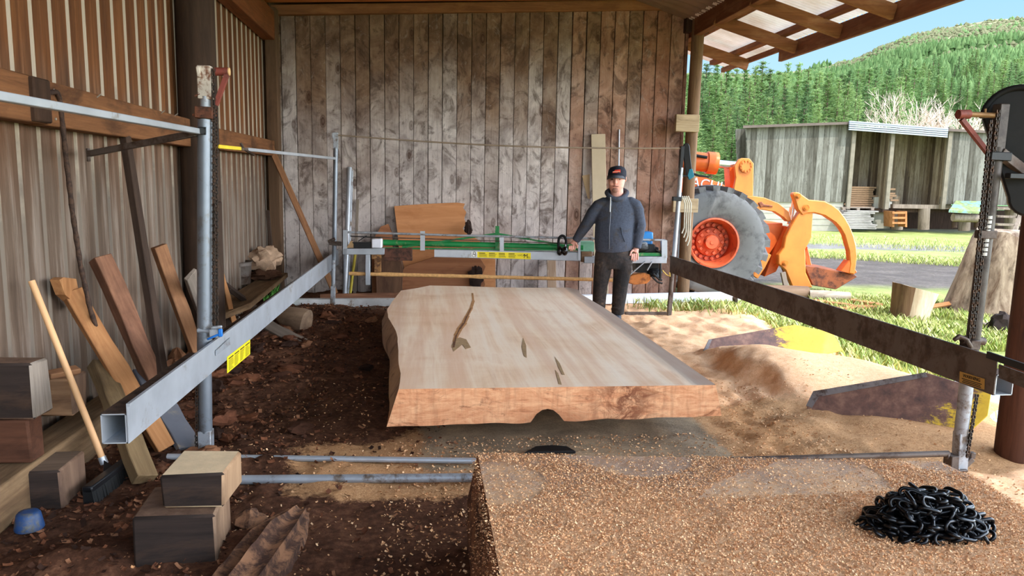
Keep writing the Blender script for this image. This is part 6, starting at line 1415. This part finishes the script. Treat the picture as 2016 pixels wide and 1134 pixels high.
for (t_, r_) in rows_:
    for j in range(n_):
        a = 2 * pi * j / n_; rid = 1 + .13 * mnoise.noise(Vector((cos(a) * 2.6, sin(a) * 2.6, 1))) + .05 * mnoise.noise(Vector((cos(a) * 9, sin(a) * 9, t_ * 2)))
        hgt = 160 + 22 * mnoise.noise(Vector((cos(a) * 2, sin(a) * 2, 7)))
        mb.v.append(((r_ * cos(a) * rid + 14 * t_) * s_, r_ * sin(a) * rid * s_, t_ * hgt * s_))
for i in range(len(rows_) - 1):
    for j in range(n_): mb.f.append((i * n_ + j, i * n_ + (j + 1) % n_, (i + 1) * n_ + (j + 1) % n_, (i + 1) * n_ + j))
mb.f.append(tuple((len(rows_) - 1) * n_ + j for j in range(n_))); mb.m = [0] * len(mb.f)
o = mb.build('tree_stump', wood('big_stump_wood', srgb(86, 62, 46), srgb(190, 170, 146), srgb(60, 42, 32), 'Z', 9, .9, .9, .85, .10), None, True, 0, 40); o.location = sb; tag(o, 'huge weathered stump with streaky pale sides, standing behind the right front mast', 'stump')
mb = MB(); mb.blob(pz(1975, 640, .05), (.16, .12, .14), 15, .5, 14, 10, 1.6); tag(mb.build('wood_chunk', plain('black_rot', srgb(40, 30, 26), .95, 0, .4, 10, .5), None, True, 0, 30), 'dark rotten wood chunk at the foot of the huge stump', 'wood chunk')
tag(local_board('slab_offcut', w_grey, pz(1935, 640, -.02), pz(2050, 650, -.02), .12, .05, (0, 0, 1)), 'grey board lying in the grass below the huge stump', 'offcut', 'slab offcuts in the grass')
# ------------------------------------------------------------------ sheds across the yard
def board_mat(name, c1, c2, c3, bw=.2, along='x'):
    m, nt, b = new_mat(name); g = N(nt); v = g.coord('Object'); sp = g.sep(v); s_ = sp[0]
    idx = g.math('FLOOR', g.math('DIVIDE', s_, bw)); wn = g.n('ShaderNodeTexWhiteNoise', noise_dimensions='1D'); g.l(idx, wn.inputs['W'])
    cb = g.n('ShaderNodeCombineXYZ'); g.l(g.math('MULTIPLY', s_, 4), cb.inputs[0]); g.l(g.math('MULTIPLY', wn.outputs[0], 20), cb.inputs[1]); g.l(g.math('MULTIPLY', sp[2], .5), cb.inputs[2])
    f = g.noise(cb.outputs[0], 1.6, 7, .7, 1.0)
    f2 = g.math('ADD', g.math('MULTIPLY', f, .7), g.math('MULTIPLY', wn.outputs[0], .3))
    c = g.ramp(f2, [(.3, c1), (.5, c2), (.66, c3)])
    fr = g.math('FRACT', g.math('DIVIDE', s_, bw)); gp = g.ramp(fr, [(0, 1.0), (.05, .0), (.95, 0.0), (1, 1.0)])
    c = g.mix(g.ramp(g.noise(cb.outputs[0], 5, 6, .7, 2.0), [(.56, 0.0), (.66, .7)]), c, tuple(x * .45 for x in c1)); c = g.mix(g.math('MULTIPLY', gp, .7), c, tuple(x * .3 for x in c1))
    g.l(c, b.inputs['Base Color']); b.inputs['Roughness'].default_value = .9; b.inputs['Specular IOR Level'].default_value = .15
    MATS[name] = m; return m
sh_b = board_mat('silvered_boards', srgb(64, 60, 52), srgb(98, 95, 87), srgb(128, 126, 118), .22)
sh_br = board_mat('brown_boards', srgb(74, 62, 50), srgb(116, 102, 82), srgb(150, 138, 118), .2)
SO = pz(1660, 452, 0.0)
def qs(px, py, off=0.0): return pP(px, py, SO - FH * off, -FH)
SK = (SO - CAM).dot(CF) / FPX
BD = Vector((SO.x, SO.y, 0)).normalized()          # depth of the shed runs this way
shed = thing('timber_shed', 'long weathered grey timber shed with two open bays across the yard', 'shed', tuple(SO))
def spoly(name, pts, off, thick, mat, bevel=0):
    """panel whose own x axis runs along its boards' spacing"""
    P_ = [qs(x, y, off) for x, y in pts]; o_ = P_[0].copy()
    M4 = Matrix((R0, FH, Vector((0, 0, 1)))).transposed().to_4x4(); M4.translation = o_; inv = M4.inverted()
    mb = MB(); mb.prism([inv @ p for p in P_], Vector((0, thick, 0))); o = mb.build(name, mat, None, False, bevel); o.matrix_world = M4
    o.parent = shed; o.matrix_parent_inverse = world_of(shed).inverted(); return o
spoly('front_wall', [(1469, 250), (1681, 243), (1663, 398), (1476, 398)], 0, .12, sh_b)
spoly('front_wall', [(1449, 254), (1470, 253), (1475, 400), (1456, 400)], -1.2, .12, sh_b)
blockm = plain('concrete_block', srgb(160, 156, 144), .9, 0, .12, 3, .2)
bw_ = spoly('base_wall', [(1478, 396), (1661, 396), (1655, 460), (1482, 462)], -.06, .2, blockm)
mb = MB()
for r_ in range(5): mb.beam(qs(1480, 407 + r_ * 12, -.05), qs(1660, 407 + r_ * 12, -.05), .01, .03)
mb.build('mortar_line', plain('mortar_grey', srgb(150, 146, 136), .95), bw_)
spoly('bay_pier', [(1722, 388), (1757, 388), (1752, 450), (1718, 450)], -.5, .5, blockm)
spoly('bay_wall', [(1679, 252), (1772, 252), (1762, 412), (1664, 412)], -1.35, .1, sh_br)
spoly('bay_wall', [(1752, 252), (1880, 258), (1872, 412), (1740, 412)], -1.45, .1, sh_br)
spoly('bay_floor', [(1664, 410), (1875, 410), (1875, 418), (1664, 418)], -.3, 3.0, w_dark)
def side_wall(x, y0, y1, name, mat):
    a, b2 = qs(x, y0, 0), qs(x, y1, 0); b2.x, b2.y = a.x, a.y
    M4 = Matrix((FH, -R0, Vector((0, 0, 1)))).transposed().to_4x4(); M4.translation = b2; mb = MB(); mb.bb((0, -.06, 0), (3.2, .06, a.z - b2.z)); o = mb.build(name, mat, None, False); o.matrix_world = M4; o.parent = shed; o.matrix_parent_inverse = world_of(shed).inverted()
side_wall(1681, 246, 400, 'side_wall', sh_br); side_wall(1758, 252, 412, 'divider_wall', sh_br); side_wall(1870, 256, 412, 'side_wall', sh_br)
for x in (1682, 1759, 1872):
    mb = MB(); a = qs(x, 250, .03); b2 = qs(x - 12, 412, .03); b2.x, b2.y = a.x, a.y; mb.beam(a, b2, .15, .12, FH); mb.build('corner_post', plain('pale_post', srgb(124, 116, 102), .9, 0, .2, 4), shed)
spoly('front_wall', [(1869, 254), (2230, 272), (2215, 408), (1852, 402)], 0, .12, sh_b)
mb = MB()
a, b2 = qs(1672, 239, .35), qs(1866, 254, .35)
for i in range(5):
    z_ = -i * .075; mb.beam(a + Vector((0, 0, z_)), b2 + Vector((0, 0, z_)), .08, .05)
mb.prism([a, b2, b2 + BD * 4.5 + Vector((0, 0, .32)), a + BD * 4.5 + Vector((0, 0, .32))], (0, 0, -.05)); mb.build('bay_roof', plain('pale_roof_iron', srgb(150, 158, 168), .4, .2, .06, 1.2, .05), shed, False)
mb = MB(); a, b2 = qs(1463, 247, .3), qs(1676, 239.5, .3); mb.prism([a, b2, b2 + BD * 5 + Vector((0, 0, .40)), a + BD * 5 + Vector((0, 0, .40))], (0, 0, -.1)); mb.build('main_roof', plain('rust_roof', srgb(96, 84, 76), .7, .1, .2, 2), shed, False)
mb = MB(); a, b2 = qs(1866, 253, .2), qs(2240, 272, .2); mb.prism([a, b2, b2 + BD * 5 + Vector((0, 0, .3)), a + BD * 5 + Vector((0, 0, .3))], (0, 0, -.1)); mb.build('far_roof', MATS['rust_roof'], shed, False)
for (x, y0, y1) in ((1820, 410, 446), (1768, 418, 446), (1900, 410, 448), (1990, 410, 450)):
    mb = MB(); mb.cyl(qs(x, y0, -.25), qs(x - 2, y1 + 6, -.25), .22, 10); mb.build('pile', w_grey, shed)
mb = MB(); mb.prism([qs(1758, 402, -.1), qs(2220, 410, -.1), qs(2220, 417, -.1), qs(1758, 410, -.1)], FH * .2); mb.build('floor_beam', w_grey, shed, False)
spoly('under_floor_shade', [(1740, 412), (2220, 416), (2220, 470), (1740, 460)], -3.4, .1, w_dark)  # dark sheet standing in for the shaded void under the floor
# stacked sawn boards in the first bay
w_stack = wood('stack_brown', srgb(110, 84, 62), srgb(160, 130, 102), None, 'X', 8); w_stackg = wood('stack_grey', srgb(122, 116, 112), srgb(176, 170, 166), None, 'X', 8)
def stack(x0, x1, y0, y1, rows_, mat, lab, grp, off):
    first = None; r_ = random.Random(int(x0 + y0)); a = qs(x0, y1, off); Lw = (x1 - x0) * SK; Ht = (y1 - y0) * SK; th = Ht / rows_
    for i in range(rows_):
        for k_ in range(3):
            if first is None:
                mb = MB(); mb.bb((-Lw / 2, -.13, -th * .4), (Lw / 2, .13, th * .4)); o = mb.build('sawn_board', mat, None, False); first = o
            else: o = first.copy(); COL.objects.link(o)
            q_ = a + R0 * (Lw / 2 + r_.uniform(-.12, .12) - (.25 * i / rows_ if r_.random() < .5 else 0)) + FH * (k_ * .29) + Vector((0, 0, th * (i + .5)))
            o.location = q_; o.rotation_euler.z = -YAW + r_.uniform(-.04, .04); tag(o, lab, 'board', grp)
stack(1664, 1718, 366, 408, 10, w_stack, 'brown sawn board in the upper stack in the first shed bay', 'boards of the upper stack', -.7)
stack(1660, 1720, 414, 450, 11, w_stackg, 'grey sawn board in the lower stack at the foot of the first shed bay', 'boards of the lower stack', .25)
stack(1744, 1760, 370, 396, 6, w_stack, 'brown sawn board in the small stack on the block pier between the bays', 'boards on the block pier', -.6)
p = thing('pallet', 'wooden pallet between the two stacks of boards in the first shed bay', 'pallet', tuple(qs(1690, 412, 0)))
mb = MB(); mb.prism([qs(1658, 408, .1), qs(1722, 408, .1), qs(1722, 410, .1), qs(1658, 410, .1)], FH * 1.0); mb.build('deck', w_grey, p, False)
mb = MB()
for x in (1662, 1690, 1718): mb.prism([qs(x - 3, 410, .1), qs(x + 3, 410, .1), qs(x + 3, 414, .1), qs(x - 3, 414, .1)], FH * 1.0)
mb.build('runners', w_grey, p, False)
tb = thing('low_bench', 'low bench with mossy blue-green sloping top beside the shed', 'bench', tuple(qs(1900, 440, .8)))
mb = MB(); mb.prism([qs(1868, 414, 1.0), qs(1930, 417, 1.0), qs(1932, 396, .0) , qs(1882, 395, .0)], (0, 0, -.08)); mb.build('top', rusty('mossy_top', srgb(108, 150, 160), srgb(124, 138, 88), .56, 2.5, .8), tb, False)
for x in (1880, 1924): mb = MB(); mb.cyl(qs(x, 414, .6), qs(x - 1, 448, .6), .1, 8); mb.build('leg', w_dark, tb)
mb = MB(); mb.cyl(qs(1876, 428, .7), qs(1924, 430, .7), .16, 8); mb.build('roller', w_grey, tb)
stp = thing('wooden_steps', 'grey wooden steps at the right end of the shed', 'steps', tuple(qs(1990, 460, 1.0)))
for i, y in enumerate((408, 424, 440)): mb = MB(); mb.prism([qs(1964, y, .4 + .4 * i), qs(2020, y + 2, .4 + .4 * i), qs(2020, y + 6, .4 + .4 * i), qs(1964, y + 4, .4 + .4 * i)], FH * .4); mb.build('tread', w_grey, stp, False)
mb = MB(); mb.beam(qs(2016, 405, .4), qs(1998, 456, 1.4), .12, .2); mb.build('stringer', w_grey, stp)
pt = thing('crate', 'small pale wooden crate under the second shed bay', 'crate', tuple(qs(1770, 440, .6)))
for y in (420, 430, 440): mb = MB(); mb.prism([qs(1757, y - 3, .6), qs(1786, y - 3, .6), qs(1786, y + 1, .6), qs(1757, y + 1, .6)], FH * .1); mb.build('slat', w_light, pt, False)
for x in (1759, 1784): mb = MB(); mb.prism([qs(x - 2, 416, .5), qs(x + 2, 416, .5), qs(x + 2, 447, .5), qs(x - 2, 447, .5)], FH * .7); mb.build('post', w_light, pt, False)

# ------------------------------------------------------------------ hill, forest, trees
RIDGE = [(1200, 146), (1500, 148), (1560, 141), (1620, 130), (1690, 116), (1740, 92), (1790, 73), (1830, 61), (1900, 48), (1960, 38), (2016, 36), (2200, 26), (2450, 48)]
def ridge_y(px):
    for (a, ya), (b_, yb) in zip(RIDGE[:-1], RIDGE[1:]):
        if a <= px <= b_: return ya + (yb - ya) * (px - a) / (b_ - a)
    return RIDGE[-1][1]
def hill_pt(px, t_):
    d0 = 190 * (900 / 190) ** t_; yb = 300 + (ridge_y(px) - 300) * min(1, t_) ** .85
    r_ = ray(px, yb); hl = sqrt(r_.x ** 2 + r_.y ** 2); p = CAM + r_ * (d0 / hl)
    if t_ > 1: p.z -= (t_ - 1) * 500
    return p
vs = []; fs = []; cols_ = list(np.arange(1150, 2460, 12)); rows_ = [i / 30 for i in range(31)] + [1.1, 1.3]
for px in cols_:
    vs.append(tuple(pP(px, 560, (0, 0, 0), (0, 0, 1)) * 1.0) if False else tuple(Vector((hill_pt(px, 0).x * .38, hill_pt(px, 0).y * .38, -.2))))
    for t_ in rows_:
        p = hill_pt(px, t_); p.z += 0 if t_ > .97 else 6 * mnoise.noise(p * .012); vs.append(tuple(p))
k = len(rows_) + 1
for i in range(len(cols_) - 1):
    for j in range(k - 1): fs.append((i * k + j, i * k + j + 1, (i + 1) * k + j + 1, (i + 1) * k + j))
hm_, nt, b = new_mat('hill_scrub'); g = N(nt); v = g.coord('Object'); sp = g.sep(v)
f = g.noise(v, .02, 8, .7); f2 = g.noise(v, .12, 6, .7)
lowc = g.ramp(f2, [(.3, srgb(70, 104, 66)), (.6, srgb(112, 148, 100))]); hic = g.ramp(f2, [(.3, srgb(92, 96, 66)), (.5, srgb(134, 130, 98)), (.7, srgb(176, 168, 144))])
kk = g.math('ADD', g.math('MULTIPLY', sp[2], .0075), g.math('MULTIPLY', g.math('SUBTRACT', f, .5), .8))
g.l(g.mix(g.ramp(kk, [(.66, 0.0), (.86, 1.0)]), lowc, hic), b.inputs['Base Color']); b.inputs['Roughness'].default_value = 1; b.inputs['Specular IOR Level'].default_value = 0
me = bpy.data.meshes.new('hill'); me.from_pydata(vs, [], fs); me.materials.append(hm_); me.polygons.foreach_set('use_smooth', [True] * len(fs)); o = link('hill', me); o['kind'] = 'structure'
def foliage(name, c1, c2, s_=1.5):
    m, nt, b = new_mat(name); g = N(nt); oi = g.n('ShaderNodeObjectInfo'); f = g.noise(g.coord('Object'), s_, 5, .7)
    c = g.ramp(g.math('ADD', g.math('MULTIPLY', f, .75), g.math('MULTIPLY', oi.outputs['Random'], .25)), [(.3, c1), (.7, c2)])
    g.l(c, b.inputs['Base Color']); b.inputs['Roughness'].default_value = .9; b.inputs['Specular IOR Level'].default_value = .05
    tr = g.n('ShaderNodeBsdfTranslucent'); g.l(c, tr.inputs[0]); mx = g.n('ShaderNodeMixShader'); mx.inputs[0].default_value = .3
    on = [n for n in nt.nodes if n.type == 'OUTPUT_MATERIAL'][0]; g.l(b.outputs[0], mx.inputs[1]); g.l(tr.outputs[0], mx.inputs[2]); g.l(mx.outputs[0], on.inputs[0]); return m
far_g = [foliage('far_green_%d' % i, a, b_, .2) for i, (a, b_) in enumerate(((srgb(76, 106, 62), srgb(116, 144, 90)), (srgb(94, 122, 74), srgb(138, 164, 108)), (srgb(104, 108, 76), srgb(152, 148, 116))))]
rt_ = np.random.RandomState(5)
V = []; F = []; MI = []
def far_tree(p, h, r_, m_):
    o = len(V); n_ = 6
    a0 = rt_.rand() * 6.28
    for (zz, rr_) in ((.12, 1.0), (.55, .62), (.50, .8), (1.0, .03)):
        for j in range(n_):
            a = a0 + 2 * pi * j / n_; q_ = rr_ * r_ * (1 + rt_.uniform(-.3, .3)); V.append((p.x + q_ * cos(a), p.y + q_ * sin(a), p.z + h * (zz + rt_.uniform(-.05, .05) * (zz < .9))))
    for (l0, l1) in ((0, 1), (2, 3)):
        for j in range(n_): F.append((o + l0 * n_ + j, o + l0 * n_ + (j + 1) % n_, o + l1 * n_ + (j + 1) % n_, o + l1 * n_ + j)); MI.append(m_)
for i in range(15000):
    px = rt_.uniform(1330, 2120); t_ = .22 + .78 * rt_.rand() ** .8
    p = hill_pt(px, t_); p.z += 6 * mnoise.noise(p * .012) - 1
    scr = p.z * .0075 + .8 * (mnoise.noise(p * .01) * .5) > .72
    if scr: far_tree(p, rt_.uniform(2, 5), rt_.uniform(1.8, 3.0), 2 if rt_.rand() < .72 else 1)
    else: far_tree(p, rt_.uniform(6, 11), rt_.uniform(1.6, 2.6), 0 if rt_.rand() < .6 else 1)
o = link('hillside_forest', raw_mesh('hillside_forest', V, F, far_g, MI)); tag(o, 'forest of conifers and pale scrub covering the far hillside', 'forest', None, 'stuff')
# nearer pines, one object each
pine_g = [foliage('pine_green_%d' % i, a, b_, .6) for i, (a, b_) in enumerate(((srgb(92, 122, 72), srgb(154, 180, 116)), (srgb(106, 132, 78), srgb(170, 190, 128)), (srgb(84, 112, 72), srgb(138, 164, 112))))]
trunk_m = plain('pine_trunk', srgb(116, 98, 82), .95, 0, .3, 2, .3)
def pine_crown(seed):
    r_ = np.random.RandomState(seed); V = []; F = []; lev = 24
    for L in range(lev):
        z0 = .14 + .84 * L / lev; rad = .19 * (1 - (z0 - .14) / .87) ** .85 * r_.uniform(.8, 1.15) + .006
        nb_ = 8 if L < 16 else 6
        for k in range(nb_):
            a = r_.rand() * 6.28; tip = rad * r_.uniform(.7, 1.2); lift = r_.uniform(.02, .30)
            for s_ in range(4):
                q_ = (s_ + .7) / 4; cx_ = tip * q_
                for w_ in range(2):
                    aa = a + r_.uniform(-.5, .5); d1 = np.array([cos(aa), sin(aa), lift + r_.uniform(-.35, .45)]); d1 /= np.linalg.norm(d1)
                    d2 = np.array([-sin(aa), cos(aa), r_.uniform(-.5, .5)]); c2 = np.array([cos(a) * cx_, sin(a) * cx_, z0 + lift * cx_ * .8]) + r_.randn(3) * .008
                    l1 = (.034 - .012 * q_) * (1.1 - .55 * z0); w1 = l1 * .34; o = len(V)
                    V += [tuple(c2 - d1 * l1), tuple(c2 + d2 * w1), tuple(c2 + d1 * l1 * 1.2), tuple(c2 - d2 * w1)]; F.append((o, o + 1, o + 2, o + 3))
    return V, F
protos = []
for s_ in range(5):
    Vp, Fp = pine_crown(s_ + 1); protos.append(raw_mesh('crown', Vp, Fp, [pine_g[s_ % 3]]))
tmb = MB(); tmb.tube([(0, 0, -.03), (0, 0, .5), (0, 0, .97)], [.014, .010, .002], 7); tme = tmb.build('trunk', trunk_m); tmesh = tme.data; bpy.data.objects.remove(tme)
def pine(p, h, var, lab, grp, wide=1.0):
    e = bpy.data.objects.new('pine_tree', None); COL.objects.link(e); e.location = p; tag(e, lab, 'tree', grp); e.empty_display_size = .5
    e.scale = (h * wide, h * wide, h); e.rotation_euler.z = rt_.rand() * 6.28
    for nm, me_ in (('crown', protos[var]), ('trunk', tmesh)):
        o = bpy.data.objects.new(nm, me_); COL.objects.link(o); o.parent = e
def ground_at(px, d):
    r_ = ray(px, 400); hl = sqrt(r_.x ** 2 + r_.y ** 2); return Vector((r_.x / hl * d, r_.y / hl * d, 0))
cnt = 0
for row, (d, ytop, jit) in enumerate(((118, 128, 16), (104, 150, 16), (90, 165, 18), (78, 190, 20), (66, 220, 22))):
    x = 1300
    while x < 1790 - row * 20:
        x += rt_.uniform(16, 30) * 90 / d
        dd = d + rt_.uniform(-5, 5); p = ground_at(x, dd); p.z = (dd - 45) * .045
        yt = ytop + rt_.uniform(-jit, jit) + (10 if x > 1650 else 0); rr_ = ray(x, yt); hl = sqrt(rr_.x ** 2 + rr_.y ** 2); top = H + rr_.z / hl * dd
        pine(p, top - p.z, rt_.randint(5), 'green pine in the dense stand behind the timber shed', 'pines of the stand behind the shed', rt_.uniform(.9, 1.25)); cnt += 1
for i in range(170):
    px = rt_.uniform(1620, 2060); t_ = rt_.uniform(.0, .34); p = hill_pt(px, t_); p.z += 6 * mnoise.noise(p * .012) - 1
    pine(p, rt_.uniform(12, 17), rt_.randint(5), 'conifer on the lower slope of the hill above the shed roofs', 'conifers on the lower slope', rt_.uniform(.9, 1.3)); cnt += 1
print('pines', cnt)
# bare winter trees
bark_w = plain('pale_bare_wood', srgb(206, 188, 172), .9, 0, .12, 1, .1)
def bare_tree(base, h, seed, label):
    r_ = random.Random(seed); mbt = MB(); mbb = MB()
    def grow(p, d, L, rad, dep):
        if dep > 6: return
        n_ = 3; pts = [p]; dd = d.copy()
        for i in range(n_):
            dd = (dd + Vector((r_.uniform(-.16, .16), r_.uniform(-.16, .16), r_.uniform(-.02, .14)))).normalized(); pts.append(pts[-1] + dd * L / n_)
        (mbt if dep == 0 else mbb).tube(pts, [rad * (1 - .4 * i / n_) for i in range(n_ + 1)], 5 if dep < 3 else 3, False)
        for k in range(r_.choice((2, 2, 3)) if dep else 8):
            t_ = r_.uniform(.35, 1.0) if dep else r_.uniform(.5, 1.0); q_ = pts[min(n_, int(t_ * n_))]
            a = r_.uniform(0, 6.28); sp_ = r_.uniform(.55, 1.1) if dep < 2 else r_.uniform(.4, .9); x = dd.orthogonal().normalized(); y = dd.cross(x)
            nd = (dd + (x * cos(a) + y * sin(a)) * sp_ + Vector((0, 0, .12))).normalized(); grow(q_, nd, L * r_.uniform(.6, .8), max(rad * .58, .0055), dep + 1)
    grow(Vector((0, 0, -.2)), Vector((0, 0, 1)), h * .30, h * .010, 0)
    k_ = h / max(v_[2] for v_ in mbb.v)
    for m_ in (mbt, mbb): m_.v = [(a_ * k_, b_ * k_, c_ * k_) for a_, b_, c_ in m_.v]
    e = thing('bare_tree', label, 'tree', tuple(base)); o = mbt.build('trunk', bark_w, None); o.parent = e; o = mbb.build('branches', bark_w, None); o.parent = e
def top_h(px, py, d): r_ = ray(px, py); hl = sqrt(r_.x ** 2 + r_.y ** 2); return H + r_.z / hl * d
bare_tree(ground_at(1778, 50), top_h(1778, 172, 50), 3, 'smaller leafless pale tree behind the shed roof, left of the other bare tree')
bare_tree(ground_at(1852, 50), top_h(1852, 162, 50), 8, 'larger leafless pale tree behind the shed, right of the other bare tree')
# grass in the yard
gb = [plain('grass_%d' % i, c, .8, 0, .15, 20, 0) for i, c in enumerate((srgb(156, 166, 84), srgb(184, 186, 114), srgb(124, 146, 70), srgb(196, 190, 140)))]
V = []; F = []; MI = []
def blade_at(x, y, z, h, w_, m_):
    a = rt_.rand() * 6.28; l_ = h * rt_.uniform(.2, .8); o = len(V); dx, dy = cos(a), sin(a)
    V.extend([(x - dy * w_, y + dx * w_, z), (x + dy * w_, y - dx * w_, z), (x + dx * l_ * .5 + dy * w_ * .7, y + dy * l_ * .5 - dx * w_ * .7, z + h * .7), (x + dx * l_, y + dy * l_, z + h)]); F.append((o, o + 1, o + 2, o + 3)); MI.append(m_)
n_ = 0
while n_ < 30000:
    px = rt_.uniform(1330, 2120); d = rt_.uniform(5.4, 12.4) if rt_.rand() < .8 else (rt_.uniform(19.0, 20.8) if rt_.rand() < .6 else rt_.uniform(23.5, 28.5)); p = ground_at(px, d)
    if p.x < 4.05 or (p.x < 4.6 and p.y < 7 and rt_.rand() < .7): continue
    if p.y > 9.9 and p.x < 4.4: continue
    if d < 13 and mnoise.noise(Vector((p.x * .7, p.y * .7, 4))) < -.22: continue
    z = float(yard_h(p.x, p.y)); blade_at(p.x, p.y, z - .01, rt_.uniform(.05, .15), rt_.uniform(.004, .009), rt_.choice([0, 1, 2, 3], p=[.35, .3, .2, .15])); n_ += 1
for i in range(1600):     # tufts at the edge of the sawdust by the right back mast
    c_ = [(1380, 600), (1420, 606), (1350, 596), (1300, 606), (1460, 612)][rt_.randint(5)]; p = pz(c_[0] + rt_.normal(0, 26), c_[1] + rt_.normal(0, 5), 0)
    if p.y > 10.0: continue
    blade_at(p.x, p.y, float(floor_h(p.x, p.y)) - .01 if p.x < 4 else -.09, rt_.uniform(.04, .16), .005, rt_.choice([0, 1, 2, 3]))
o = link('yard_grass', raw_mesh('yard_grass', V, F, gb, MI)); tag(o, 'short sunlit grass growing over the yard', 'grass', None, 'stuff')

for o in [o for o in bpy.data.objects if o.name.startswith('bare_tree')]: print('BARE', o.name, tuple(o.location), [(c.name, len(c.data.vertices), tuple(c.dimensions)) for c in o.children])
